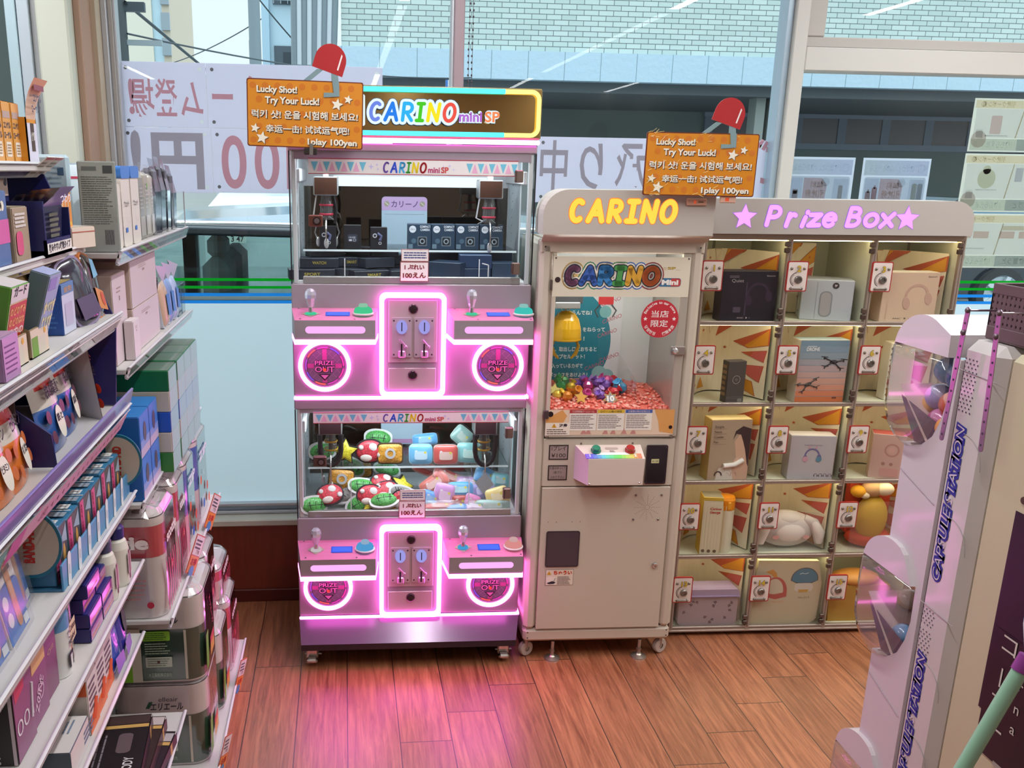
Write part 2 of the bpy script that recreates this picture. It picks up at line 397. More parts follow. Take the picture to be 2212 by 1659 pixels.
for (x0, x1) in ((-0.733, 0.370), (0.414, 1.538)):
    b = B()
    b.rect(x0, x1, 0.374, 1.129, FROST, 3.297)
    for (z0, z1, h) in ((1.129, 1.140, '#2a8fe8'), (1.155, 1.1665, '#2a8fe8'), (1.182, 1.192, '#16a52a'), (1.209, 1.2195, '#16a52a')):
        b.rect(x0, x1, z0, z1, film(h, 0.85), 3.2965)
    b.obj('striped_film', wr, label='frosted film with green and blue stripes')
# door side of the window
wd = root('window_2', None, None); wd['kind'] = 'structure'
b = B(); b.box(1.612, 3.6, 3.24, 3.33, 1.957, 2.035, TAUPE2, 0.003); b.box(1.612, 3.6, 3.252, 3.33, 2.035, 2.07, TAUPE, 0.003); b.box(1.612, 1.677, 3.25, 3.33, 2.07, 2.62, TAUPE, 0.003)
b.box(1.612, 3.6, 3.25, 3.33, 0.333, 0.40, ALU, 0.003)
b.obj('frame', wd)
b = B(); b.add([(1.61, 3.3, 0.37), (3.6, 3.3, 0.37), (3.6, 3.3, 2.62), (1.61, 3.3, 2.62)], [(0, 1, 2, 3)], GLASS); b.obj('pane', wd)
b = B(); b.rect(1.612, 3.6, 0.40, 1.129, FROST, 3.297)
for (z0, z1, h) in ((1.129, 1.140, '#2a8fe8'), (1.155, 1.1665, '#2a8fe8'), (1.182, 1.192, '#16a52a'), (1.209, 1.2195, '#16a52a')):
    b.rect(1.612, 3.6, z0, z1, film(h, 0.85), 3.2965)
b.obj('striped_film', wd)
# window beyond the pillar
wl = root('window_3', None, None); wl['kind'] = 'structure'
b = B(); b.box(-0.992, -0.962, 3.0, 3.06, 0.333, 2.62, M('#b4ced8', 0.4, 0.1), 0.002); b.box(-0.960, -0.926, 3.005, 3.06, 0.333, 2.62, M('#bcc8d2', 0.4, 0.1), 0.002)
b.box(-0.926, -0.905, 3.02, 3.06, 0.333, 2.62, M('#a8a9ab', 0.5), 0.002); b.box(-3.0, -0.905, 3.0, 3.06, 0.333, 0.40, ALU, 0.002); b.obj('frame', wl)
b = B(); b.add([(-3.0, 3.04, 0.40), (-0.99, 3.04, 0.40), (-0.99, 3.04, 2.62), (-3.0, 3.04, 2.62)], [(0, 1, 2, 3)], GLASS); b.obj('pane', wl)
b = B(); b.box(-3.0, -0.905, 3.06, 3.4, 0.306, 0.333, CREAM); struct(b, 'trim_2')
# bead chain of the roller blind, hanging by the mullion
b = B()
for (dx, k) in ((0.428, 0), (0.440, 1)):
    for i in range(64): b.ball((dx + 0.0015 * math.sin(i * .35), 3.246, 1.32 + i * 0.0205), 0.0032, 0.0032, 0.0042, M('#4b3f48', 0.4), 6, 4)
    b.tube([(dx, 3.246, 1.31), (dx, 3.246, 2.62)], 0.0009, M('#5a4a4e', 0.5), 5)
b.obj('blind_chain', label='dark bead chain of a roller blind hanging beside the window mullion', cat='chain')

# ------------------------------------------------------------------ paper on the window
PB1 = film('#efebf5', 0.85, 'banner_paper'); PT = film('#e3a9ab', 0.85, 'banner_ink'); GT = film('#bfb4b4', 0.85, 'banner_ink')
def banner_sheet(name, x0, x1, z0, z1, label, art, y=3.309):
    b = B(); b.prism([(x0, z0), (x1, z0), (x1, z1), (x0, z1)], y, y + 0.0012, PB1)
    art(b, y - 0.0008)
    for px in (x0 + 0.02, x1 - 0.02):
        for pz in (z0 + 0.02, z1 - 0.02): b.disc(px, pz, 0.006, M('#6a6a70', .5) if px < x0 + .03 else M('#eef6f8', .4), y - 0.0008, 12)
    return b.obj(name, label=label, cat='poster', group='mirrored paper banners taped to the window')
def a1(b, y):
    for i, ch in enumerate('ム登場'): b.text(ch, -0.508 - 0.077 * i - (0.008 if i else 0), 1.775, 0.096, PT, y, 'c', 0.074, 0.012, mirror=True)
    b.text('!', -0.708, 1.775, 0.112, PT, y, 'c', 0.018, 0.02, mirror=True)
def a2(b, y):
    for ch, xx, ww in (('ー', -0.405, .07), ('ゲ', -0.265, .12), ('ン', -0.1, .12), ('ー', .02, .1)): b.text(ch, xx, 1.775, 0.11, PT, y, 'c', ww, 0.012, mirror=True)
def a3(b, y):
    b.text('円', -0.565, 1.548, 0.150, GT, y, 'c', 0.175, 0.03, mirror=True); b.text('!', -0.705, 1.548, 0.165, GT, y, 'c', 0.035, 0.06, mirror=True)
def a4(b, y):
    for xx in (-0.375, -0.262): b.text('0', xx, 1.535, 0.178, PT, y, 'c', 0.085, 0.015, mirror=True, res=8)
    b.text('1', -0.17, 1.535, 0.178, PT, y, 'c', 0.05, 0.02, mirror=True)
banner_sheet('window_banner', -0.741, -0.458, 1.730, 1.939, 'pale banner sheet by the pillar with mirrored red characters and exclamation mark', a1)
banner_sheet('window_banner', -0.457, 0.139, 1.730, 1.939, 'long pale banner sheet behind the dotted sign with a mirrored red dash', a2)
banner_sheet('window_banner', -0.748, -0.450, 1.513, 1.729, 'pale banner sheet with a large grey mirrored yen character', a3, 3.3092)
banner_sheet('window_banner', -0.449, 0.05, 1.515, 1.729, 'pale banner sheet with pink mirrored number one hundred above the car', a4, 3.3092)
def a5(b, y):
    for i, (ch, ww) in enumerate((('中', .10), ('り', .085), ('承', .115), ('約', .125), ('予', .12))):
        b.text(ch, 0.752 + 0.142 * i - (0.005 if i == 1 else 0), 1.553, 0.135, GT, y, 'c', ww, 0.012, mirror=True)
    b.text('ご', 1.565, 1.575, 0.13, PT, y, 'c', 0.13, 0.012, mirror=True)
banner_sheet('window_banner', 0.690, 1.536, 1.495, 1.722, 'pale banner sheet above the crane machine with grey mirrored characters', a5)
# two sale posters above the prize lockers
def sale_poster(px0, px1, kind, label):
    b = B(); y = 3.3085; z0, z1 = 1.42, 1.668; W = px1 - px0
    F = lambda h: film(tuple(255 - (255 - int(h[i:i + 2], 16)) * .45 for i in (1, 3, 5)), 0.96, 'poster_paper')
    b.prism([(px0, z0), (px1, z0), (px1, z1), (px0, z1)], y, y + 0.001, F('#c9cedb'))
    y -= 0.0006; m = 0.008
    for i in range(6): b.rect(px0 + m + (W - 2 * m) * i / 6, px0 + m + (W - 2 * m) * (i + 1) / 6, z1 - 0.062, z1 - m, F(('#8f9c9c', '#8f9aa2', '#9099a8', '#9098ae', '#9197b2', '#9297b5')[i]), y)
    y -= 0.0006; cx = (px0 + px1) / 2
    b.ring(px1 - 0.035, z1 - 0.036, 0.010, 0.016, F('#dfe6ec'), y); b.text('+1', px1 - 0.035, z1 - 0.041, 0.010, F('#dfe6ec'), y, mirror=True)
    b.text('1個買うと、1個もらえる', cx - 0.014, z1 - 0.047, 0.020, F('#dde4ea'), y, 'c', W - 0.085, 0.02, mirror=True)
    b.poly(b.rrect(px0 + 0.012, px1 - 0.012, z0, z1 - 0.068, 0.01), F('#96a3ad'), y)
    y -= 0.0006
    b.rect(px0 + 0.017, px0 + 0.070, z0, z1 - 0.074, F('#c4cad8'), y); b.poly([(px0 + 0.072, z0), (px1 - 0.11, z0), (px1 - 0.10, z1 - 0.1), (px1 - 0.12, z1 - 0.074), (px0 + 0.074, z1 - 0.074)], F('#c1837d'), y)
    b.poly(b.rrect(px1 - 0.075, px1 - 0.018, z0, z1 - 0.076, 0.006), F('#c2c8d6'), y)
    b.disc(px1 - 0.107, z1 - 0.088, 0.016, F('#c4c9cf'), y - 0.0005)
    y -= 0.0008
    b.text('無料', px1 - 0.14, z1 - 0.108, 0.019, F('#d8bfae'), y, 'c', 0.05, 0.02, mirror=True); b.text('引換券', px1 - 0.146, z1 - 0.140, 0.021, F('#d9b89c'), y, 'c', 0.072, 0.02, mirror=True)
    b.text('もらえる', px1 - 0.147, z1 - 0.166, 0.014, F('#e0cfd0'), y, 'c', 0.066, 0.02, mirror=True)
    if kind == 0:
        b.poly(b.rrect(px0 + 0.033, px0 + 0.055, z0, z1 - 0.115, 0.004), F('#b99a98'), y); b.rect(px0 + 0.036, px0 + 0.052, z1 - 0.132, z1 - 0.120, F('#c8bcc0'), y)
        b.poly(b.rrect(px1 - 0.055, px1 - 0.038, z0 + 0.06, z1 - 0.10, 0.004), F('#b4a99c'), y)
    else:
        for (dx, dz, h) in ((0.022, -0.045, '#a5695f'), (0.046, -0.03, '#b25c55')):
            b.poly(b.rrect(px0 + dx, px0 + dx + 0.02, z0, z1 - 0.075 + dz, 0.005), F(h), y); b.rect(px0 + dx + 0.006, px0 + dx + 0.014, z1 - 0.08 + dz, z1 - 0.068 + dz, F('#b98b84'), y)
        for dx, h in ((0.064, '#a9b08f'), (0.042, '#8f9a98')): b.poly(b.rrect(px1 - dx, px1 - dx + 0.02, z0 + 0.055, z1 - 0.09, 0.006), F(h), y)
    return b.obj('sale_poster', label=label, cat='poster', group='mirrored sale posters on the door window')
sale_poster(1.618, 1.882, 0, 'sale poster on the window showing one slim bottle, next to the post')
sale_poster(1.913, 2.178, 1, 'sale poster on the window showing two red bottles')
def coupon_poster(z0, z1, x0, kind, label):
    b = B(); y = 3.3085; x1 = x0 + 0.36; F = lambda h: film(tuple(255 - (255 - int(h[i:i + 2], 16)) * .45 for i in (1, 3, 5)), 0.96, 'poster_paper'); W = x1 - x0; hh = z1 - z0
    b.prism([(x0, z0), (x1, z0), (x1, z1), (x0, z1)], y, y + 0.001, F('#d8d3c0')); y -= .0006
    b.rect(x0 + 0.006, x1 - 0.006, z1 - 0.034, z1 - 0.006, F('#d9be8c'), y); b.rect(x0 + 0.012, x1, z0 + 0.05, z1 - 0.036, F('#cccdd0'), y)
    b.rect(x0 + 0.006, x1, z0 + 0.005, z0 + 0.046, F('#94a08c'), y); b.rect(x0 + 0.19, x1, z0 + 0.005, z0 + 0.046, F('#9aa6b8'), y - 0.0002)
    y -= .0006
    b.text('引換クーポン券', x0 + 0.095, z1 - 0.028, 0.016, F('#b09a6e'), y, 'c', 0.13, 0.02, mirror=True); b.ring(x0 + 0.035, z1 - 0.02, .007, .009, F('#8d8d88'), y)
    b.disc(x0 + 0.036, z0 + 0.044, 0.030, F('#a88f86'), y); b.rect(x0 + 0.022, x0 + 0.05, z0 + 0.048, z0 + 0.082, F('#d6d6d6'), y - .0004)
    b.text('1個もらえる', x0 + 0.12, z0 + 0.016, 0.02, F('#c9d8d2'), y, 'c', 0.1, 0.02, mirror=True); b.text('1個買うと', x0 + 0.27, z0 + 0.016, 0.02, F('#c9d8d2'), y, 'c', 0.1, 0.02, mirror=True)
    b.tube([(x0 + .18, y, z0 + .05), (x0 + .2, y, z1 - .036)], .002, F('#d3c8a0'), 4)
    if kind == 0: b.poly(b.rrect(x0 + 0.075, x0 + 0.118, z1 - 0.125, z1 - 0.06, 0.004), F('#cf9c9c'), y)
    if kind == 1:
        b.disc(x0 + 0.097, z1 - 0.09, 0.036, F('#b6b588'), y, 24, 0.036); b.disc(x0 + 0.094, z1 - 0.058, 0.016, F('#b6b588'), y, 16)
        b.rect(x0 + .21, x0 + .24, z1 - .1, z1 - .05, F('#9a9ab0'), y)
    if kind == 2:
        for dx in (0.014, 0.085, 0.19, 0.27): b.rect(x0 + dx, x0 + dx + 0.062, z1 - 0.092, z1 - 0.066, F('#cf9788'), y)
        b.rect(x0 + .2, x0 + .3, z1 - .062, z1 - .045, F('#c9b088'), y)
    b.lines(x0 + .06, x0 + .16, z1 - .135, z1 - .126, 1, F('#a8a8aa'), y)
    return b.obj('coupon_poster', label=label, cat='poster', group='column of mirrored coupon posters on the window')
coupon_poster(1.697, 1.885, 2.312, 0, 'topmost coupon poster in the column, showing a small red packet')
coupon_poster(1.478, 1.690, 2.309, 1, 'middle coupon poster in the column, showing a round yellow item')
coupon_poster(1.268, 1.472, 2.306, 2, 'lowest coupon poster in the column, showing flat red packets')
# ------------------------------------------------------------------ outdoors
GZ = -0.16
def rough_mat(name, c1, c2, scale, rough=0.9):
    m, N, L, bb = nodes_of(name)
    tc = N.new('ShaderNodeTexCoord'); no = N.new('ShaderNodeTexNoise'); no.inputs['Scale'].default_value = scale; no.inputs['Detail'].default_value = 6
    cr = N.new('ShaderNodeValToRGB'); cr.color_ramp.elements[0].position = .35; cr.color_ramp.elements[1].position = .65
    cr.color_ramp.elements[0].color = (*rgb(c1), 1); cr.color_ramp.elements[1].color = (*rgb(c2), 1)
    L(tc.outputs['Object'], no.inputs[0]); L(no.outputs[0], cr.inputs[0]); L(cr.outputs[0], bb.inputs['Base Color']); bb.inputs['Roughness'].default_value = rough
    return m
b = B(); b.box(-60, 60, 3.42, 120, GZ - 0.1, GZ, rough_mat('asphalt', '#8b8f92', '#a3a6a6', 3.0)); struct(b, 'ground')
def brick_mat():
    m, N, L, bb = nodes_of('pale_green_brick')
    tc = N.new('ShaderNodeTexCoord'); sx = N.new('ShaderNodeSeparateXYZ'); cx = N.new('ShaderNodeCombineXYZ')
    L(tc.outputs['Object'], sx.inputs[0]); L(sx.outputs['X'], cx.inputs[0]); L(sx.outputs['Z'], cx.inputs[1])
    br = N.new('ShaderNodeTexBrick'); L(cx.outputs[0], br.inputs[0])
    for k, v in (('Scale', 1.0), ('Mortar Size', 0.0055), ('Mortar Smooth', 0.1), ('Brick Width', 0.236), ('Row Height', 0.078), ('Bias', 0.0)): br.inputs[k].default_value = v
    br.offset = 0.5
    br.inputs['Color1'].default_value = (*rgb('#c3d3cf'), 1); br.inputs['Color2'].default_value = (*rgb('#b4c6c2'), 1); br.inputs['Mortar'].default_value = (*rgb('#5f6b6d'), 1)
    L(br.outputs[0], bb.inputs['Base Color']); bb.inputs['Roughness'].default_value = 0.7
    return m
br = root('brick_building', 'pale brick building with a blue-grey band across the street', 'building', (0, 15, GZ))
b = B(); b.box(0.0, 22, 0, 8, 3.58, 6.4, brick_mat()); b.obj('brick_wall', br)
def band_mat():
    m, N, L, bb = nodes_of('blue_grey_panel'); tc = N.new('ShaderNodeTexCoord'); sx = N.new('ShaderNodeSeparateXYZ'); L(tc.outputs['Object'], sx.inputs[0])
    mo = N.new('ShaderNodeMath'); mo.operation = 'PINGPONG'; mo.inputs[1].default_value = 0.29; L(sx.outputs['X'], mo.inputs[0])
    lt = N.new('ShaderNodeMath'); lt.operation = 'LESS_THAN'; lt.inputs[1].default_value = 0.006; L(mo.outputs[0], lt.inputs[0])
    no = N.new('ShaderNodeTexNoise'); no.inputs['Scale'].default_value = 14; no.inputs['Detail'].default_value = 5; L(tc.outputs['Object'], no.inputs[0])
    bp = N.new('ShaderNodeBump'); bp.inputs['Strength'].default_value = 0.35; bp.inputs['Distance'].default_value = 0.02; L(no.outputs[0], bp.inputs['Height']); L(bp.outputs[0], bb.inputs['Normal'])
    mx = N.new('ShaderNodeMix'); mx.data_type = 'RGBA'; L(lt.outputs[0], mx.inputs[0]); mx.inputs[6].default_value = (*rgb('#b3cbda'), 1); mx.inputs[7].default_value = (*rgb('#8199a6'), 1)
    L(mx.outputs[2], bb.inputs['Base Color']); bb.inputs['Roughness'].default_value = 0.8
    return m
b = B(); b.box(-0.1, 22, -0.12, 8, 3.16, 3.58, band_mat()); b.obj('panel_band', br)
b = B(); b.box(0.2, 22, 0.1, 8, 3.0, 3.16, M('#5c6468', .8)); b.obj('soffit', br)
b = B(); b.box(0.3, 22, 4.0, 4.3, 0, 3.0, M('#6f7c7a', .85))
for i in range(9): b.box(7.6 + i * 0.96, 8.42 + i * 0.96, 3.95, 4.0, 2.42, 2.92, M('#5e5a5c', .3))
b.box(7.4, 17, 3.92, 4.0, 2.92, 3.02, M('#7c8796', .6)); b.box(7.4, 17, 3.92, 4.0, 2.30, 2.42, M('#7c8796', .6))
for i in range(10): b.box(7.42 + i * 0.96, 7.6 + i * 0.96, 3.93, 4.0, 2.42, 2.92, M('#6f7986', .6))
b.obj('recessed_wall', br)
for x in (0.55, 6.85, 7.1):
    b = B(); b.box(x, x + 0.16, 0.3, 0.6, 0, 3.1, M('#8d9490', .7)); b.obj('column', br)
b = B()
for i in range(9): b.tube([(-0.72 + i * .075, -.05, 3.3 + .2 * (i > 4)), (-0.68 + i * .088, -.05, 7)], .05, M('#c3ccd2' if i % 2 else '#7d8b92', .35, .4), 8)
b.obj('downpipe', br, label='bundle of grey downpipes at the corner')
# beige tower
tw = root('apartment_tower', 'tall beige apartment tower with a column of windows beyond the wires', 'building', (-8.8, 40, GZ))
b = B(); b.box(0, 1.25, 0, 6, 0, 24, M('#d5d0c0', .8)); b.box(1.25, 1.65, 0.1, 6, 0, 24, M('#b9d2dd', .8)); b.box(1.65, 1.95, 0, 6, 0, 24, M('#c4b8a6', .8)); b.obj('wall', tw)
for i in range(8):
    b = B(); b.box(1.62, 1.96, -0.12, 0.02, 4.2 + i * 0.95, 4.85 + i * 0.95, M('#8e9aa2', .3)); b.obj('window', tw)
# white flats
fl = root('white_flats', 'pale block of flats with railed balconies behind the wires', 'building', (-1.55, 20, GZ))
b = B(); b.box(0, 1.25, 0, 5, 0, 14, M('#c3dbe8', .8)); b.box(-.05, .1, -.1, .1, 0, 14, M('#b2cfe0', .8)); b.obj('wall', fl)
for zz in (3.55, 4.95, 6.35):
    b = B(); b.box(0.18, 1.25, -0.03, 0.3, zz, zz + 0.62, M('#55626c', .6)); b.box(.36, .72, -.04, 0, zz + .02, zz + .5, M('#39444d', .3)); b.obj('balcony', fl)
    b = B()
    for k in range(2): b.box(0.16, 1.25, -0.16, -0.13, zz + 0.06 + .1 * k, zz + 0.075 + .1 * k, M('#b8c8d2', .5))
    for k in range(8): b.box(0.2 + k * .14, .21 + k * .14, -.155, -.135, zz, zz + .16, M('#b8c8d2', .5))
    b.obj('railing', fl)
b = B(); b.box(-.1, .6, 4, 6, 0, 4.85, M('#b08d72', .8)); tag(b.obj('brown_house', loc=(-2.2, 30, GZ)), 'small brown house far off between the pole and the flats', 'building')
b = B(); b.box(-.3, .06, 0, 1, 4.9, 5.16, M('#6f8190', .7)); b.tube([(0, .5, 4.0), (0, .5, 6.2)], .03, M('#56626c', .6), 6); b.box(-3, .6, 0, 1, 0, 4.95, M('#b7b8b4', .8)); tag(b.obj('far_rooftop', loc=(-3.3, 35, GZ)), 'low far rooftop with a small antenna under the wires', 'building')
# poles and wires
po = root('utility_pole', 'dark thick utility pole just outside the window by the pillar', 'pole', (-1.78, 8, GZ))
b = B(); b.lathe([(0.075, 0), (0.066, 9)], M('#4b5356', .8), 14); b.obj('shaft', po)
b = B(); b.box(.06, .22, -.03, .03, 2.95, 3.02, M('#3e4a52', .5)); b.box(0, .34, -.02, .02, 2.7, 2.74, M('#9aa6ac', .4)); b.box(0, .3, -.02, .02, 2.35, 2.38, M('#9aa6ac', .4)); b.obj('bracket', po)
b = B(); b.lathe([(0.075, 0), (0.062, 11)], M('#7f8d94', .7), 12)
tag(b.obj('utility_pole', loc=(-1.05, 12, GZ)), 'slim grey utility pole standing before the open sky', 'pole')
b = B(); b.lathe([(0.05, 0), (0.045, 4.4)], M('#7e8c96', .7), 8); b.box(-.2, 1.0, -.03, .03, 4.18, 4.24, M('#7e8c96', .6)); b.box(.4, .75, -.15, .15, 3.95, 4.25, M('#8d9aa3', .6)); b.lathe([(0.1, 3.8), (.1, 4.1)], M('#8d9aa3', .6), 10, (.2, 0, 0))
tag(b.obj('utility_pole', loc=(-4.6, 26, GZ)), 'far utility pole carrying a transformer, seen low over the banner', 'pole')
def wire(p, q, sag, r, label):
    b = B(); P = []
    for i in range(17):
        t = i / 16; P.append((p[0] + (q[0] - p[0]) * t, p[1] + (q[1] - p[1]) * t, p[2] + (q[2] - p[2]) * t - sag * 4 * t * (1 - t)))
    b.tube(P, r, M('#3d474e', .6), 6, caps=False); b.obj('overhead_wire', label=label, cat='wire', group='overhead wires across the sky')
wire((-1.70, 7.95, 2.85), (-1.0, 18, 2.2), 0.02, .014, 'thick black wire dropping from the dark pole towards the banner')
wire((-1.70, 7.95, 2.62), (2.0, 14.75, 3.0), 0.12, .008, 'thin wire running almost level from the dark pole')
wire((-1.70, 7.95, 2.40), (-0.9, 14, 2.66), 0.1, .006, 'thin low wire near the dark pole, above the banner')
wire((-2.2, 16, 5.4), (-0.2, 16.4, 3.1), 0.15, .012, 'wire slanting down across the sky past the grey pole')
wire((-4.6, 26.0, 4.2), (-1.5, 20.1, 4.6), 0.1, .012, 'faint wire from the far pole to the pale flats')
# dark car parked against the window
CARP = M('#3d434a', .18, .3, coat=.6); CARG = clear('car_glass', (0.60, 0.72, 0.70), 1.5)
cr = root('parked_car', 'dark grey car parked outside behind the pink machine', 'car', (-0.75, 4.6, GZ))
b = B()
b.prism([(-1.9, .25), (2.3, .25), (2.35, .8), (2.2, 1.12), (-0.75, 1.12), (-1.75, 1.0), (-1.95, .7)], 0.0, 1.62, CARP)
b.obj('body', cr)
b = B()
rf = [(-.35, 1.435), (-.1, 1.50), (.5, 1.535), (1.4, 1.53), (2.0, 1.47)]
for i in range(len(rf) - 1):
    (x0, z0), (x1, z1) = rf[i], rf[i + 1]; ys = [(0.10, -.05), (.2, 0.0), (.5, .03), (.8, .04), (1.1, .03), (1.4, 0), (1.52, -.05)]
    for j in range(len(ys) - 1):
        b.add([(x0, ys[j][0], z0 + ys[j][1]), (x1, ys[j][0], z1 + ys[j][1]), (x1, ys[j + 1][0], z1 + ys[j + 1][1]), (x0, ys[j + 1][0], z0 + ys[j + 1][1])], [(0, 1, 2, 3)], M('#6d7d8a', .16, .35, coat=.6), True)
b.obj('roof', cr)
b = B()
for y in (0.06, 1.56):
    b.tube([(-.85, y, 1.12), (-.38, y + .04 * (1 if y < 1 else -1), 1.42), (-.1, y + .05 * (1 if y < 1 else -1), 1.46), (2.0, y + .05 * (1 if y < 1 else -1), 1.42), (2.28, y, 1.1)], .028, CARP, 8)
    b.box(-.30, -.20, y - .02, y + .02, 1.1, 1.44, M('#23262b', .4)); b.box(.98, 1.1, y - .02, y + .02, 1.1, 1.44, M('#23262b', .4))
b.obj('pillar', cr)
b = B(); b.tube([(-.5, .02, 1.475), (-.2, .03, 1.497), (1.9, .03, 1.47)], .013, M('#e6ebee', .15, .9), 8); b.obj('roof_trim', cr, label='bright chrome roof trim')
b = B()
for y in (0.08, 1.54):
    b.add([(-.80, y, 1.12), (2.2, y, 1.12), (1.98, y, 1.43), (-.36, y, 1.43)], [(0, 1, 2, 3)], CARG)
b.obj('side_window', cr)
b = B()
for x in (.0, .75):
    b.box(x, x + .14, .3, .72, .7, 1.3, M('#6f8488', .7), .05); b.box(x + .02, x + .12, .38, .62, 1.28, 1.42, M('#758a8e', .7), .04)
    b.box(x, x + .14, .95, 1.38, .7, 1.3, M('#6f8488', .7), .05)
b.obj('seat', cr)
b = B(); b.box(-.72, 2.15, .01, .03, 1.115, 1.135, M('#aab9bd', .3, .6)); b.box(-.4, -.2, -.14, -.01, 1.06, 1.17, CARP, .03); b.obj('door_trim', cr)
for x in (-1.2, 1.6):
    b = B(); b.T = TR(x, .02, .3) @ RX(PI / 2); b.lathe([(.14, -.1), (.3, -.1), (.3, .06), (.18, .08), (.0, .05)], M('#26282b', .7), 20); b.obj('wheel', cr)
# white van behind
vn = root('parked_van', 'white van parked behind the dark car, nose towards the shop', 'van', (-0.35, 7.6, GZ))
VW = M('#dfe9ec', .25, coat=.5)
b = B(); b.T = TR(0, 0, 0) @ RZ(0)
b.box(-.85, .95, .0, 3.2, .3, 1.38, VW, .08); b.box(-.8, .9, .9, 3.2, 1.2, 2.05, VW, .15); b.obj('body', vn)
b = B(); b.add([(-.82, .02, 1.36), (.92, .02, 1.36), (.84, .85, 1.55), (-.74, .85, 1.55)], [(0, 1, 2, 3)], VW); b.obj('bonnet', vn)
b = B(); b.add([(-.74, .84, 1.54), (.84, .84, 1.54), (.76, 1.15, 2.0), (-.66, 1.15, 2.0)], [(0, 1, 2, 3)], M('#7f9aa2', .1)); b.obj('windscreen', vn)
b = B(); b.tube([(-.3, .75, 1.57), (.35, .80, 1.61)], .014, BLACK, 6); b.tube([(.05, .70, 1.54), (.05, .78, 1.60)], .014, BLACK, 6); b.obj('wiper', vn)
b = B(); b.box(-.82, -.55, -.03, .1, .7, .85, M('#d3dfe2', .2), .03); b.box(.6, .9, -.03, .1, .7, .85, M('#d3dfe2', .2), .03); b.obj('headlamp', vn)
b = B(); b.box(-.80, .84, -.05, .05, .42, .68, M('#6a787c', .4), .04); b.obj('bumper', vn)
b = B(); PX = -.52; ZPL = 1.225; b.box(PX - .085, PX + .085, -.075, -.05, ZPL - .055, ZPL + .055, M('#dfe6da', .5), .003); b.text('・3 47', PX, ZPL - .04, .045, INK, -.0756, 'c', .14, .02); b.text('500', PX, ZPL + .025, .016, INK, -.0756, 'c', .06); b.obj('number_plate', vn)
for x in (-.75, .85):
    b = B(); b.T = TR(x, .6, .3) @ RZ(PI / 2) @ RX(PI / 2); b.lathe([(.0, .1), (.3, .1), (.3, -.1), (0, -.1)], M('#26282b', .7), 18); b.obj('wheel', vn)
# black car at the far side, one wheel glimpsed under the coupon posters
bk = root('parked_car', 'black car with alloy wheels glimpsed below the coupon posters', 'car', (8.3, 11.0, GZ))
b = B(); b.prism([(-1.6, .25), (3.2, .25), (3.2, .95), (2.2, 1.05), (1.6, 1.5), (-.6, 1.52), (-1.45, 1.05), (-1.65, .9)], 0, 1.7, M('#1f2a33', .12, .2, coat=.8)); b.obj('body', bk)
b = B(); b.poly([(-1.2, 1.06), (-.55, 1.44), (1.5, 1.43), (2.0, 1.06)], M('#5f7f92', .08), -.004); b.obj('side_window', bk)
for x in (0.1, 2.3):
    b = B(); b.T = TR(x, -.03, .33) @ RX(PI / 2); b.lathe([(.33, -.1), (.33, .05), (.24, .06)], M('#222', .7) if False else M('#232629', .7), 22); b.lathe([(.24, .06), (.22, .03), (.07, .02), (.05, .06), (0, .06)], M('#b9c3c8', .25, .8), 22); b.obj('wheel', bk)
    b = B(); b.T = TR(x, -.03, .33)
    for k in range(5): b.box(.03, .23, -.07, -.03, -.03, .03, M('#cfd8dc', .25, .8)); b.T = b.T @ RY(2 * PI / 5)
    b.obj('alloy_spokes', bk)
# sign post outside
b = B(); b.box(-.03, .03, 0, .02, 0, 2.55, M('#cfd9dd', .4)); b.box(-.05, -.03, 0, .02, 2.1, 2.55, M('#3f74b8', .5)); tag(b.obj('sign_post', loc=(0.98, 8.6, GZ)), 'thin white and blue post outside above the lit machine sign', 'post')
b = B(); b.box(-2.8, .10, 0, 1.2, 0, 3.6, M('#4c5450', .8)); tag(b.obj('dark_filler_block', loc=(-2.15, 7.2, GZ)), 'added plain dark block outside that darkens the window behind the pillar', 'building')  # made-up block, put in so the window beyond the pillar looks dark
# ------------------------------------------------------------------ pink two-tier crane machine
def EM(col, s, name='light'):
    k = ('em', col, s)
    if k in _mc: return _mc[k]
    m = bpy.data.materials.new(name); m.use_nodes = True; n = m.node_tree.nodes; n.clear()
    o = n.new('ShaderNodeOutputMaterial'); e = n.new('ShaderNodeEmission'); e.inputs[0].default_value = (*col, 1); e.inputs[1].default_value = s
    m.node_tree.links.new(e.outputs[0], o.inputs[0]); _mc[k] = m
    return m
NEON = EM((1.0, 0.17, 0.74), NEONS, 'pink_neon'); PBAR = EM((1.0, 0.42, 0.90), 1.05, 'pink_light_bar')
CYAN = EM((0.10, 0.80, 0.92), 1.5, 'cyan_neon'); YEL = EM((1.0, 0.82, 0.22), 1.5, 'yellow_neon')
CABW = EM((0.82, 0.94, 1.0), CABS, 'cabinet_tube')
MET = M('#a0939a', 0.42, 0.15); METW = M('#dfe0e2', 0.5)
MIRR = M('#6b655f', 0.04, 1.0); GOLDM = M('#c4a268', 0.06, 1.0)
LET = ('#8f6bd0', '#3357d6', '#45b4e8', '#3aa53a', '#e8cf1f', '#c2282c')
def carino(b, x, z, h, w, y, cols=LET, pen=.2, mini=None, word=True, bo=.03):
    """the rainbow lettering in round pen strokes"""
    adv = [.17, .19, .165, .12, .18, .175]; t = sum(adv); xx = x
    for ch, a, c in zip('CARINO', adv, cols):
        m = c if not isinstance(c, str) else M(c, .5); wl = w * a / t
        b.stroke(GLY[ch], xx + wl / 2 - .06 * h, z, h, wl * .70, h * pen, m, y, .12)
        xx += wl
    if mini:
        b.text('mini', xx + w * .02, z, h * .62, mini[0], y, 'l', w * .26, bo); b.text('SP', xx + w * .31, z, h * .62, mini[1], y, 'l', w * .17, bo)
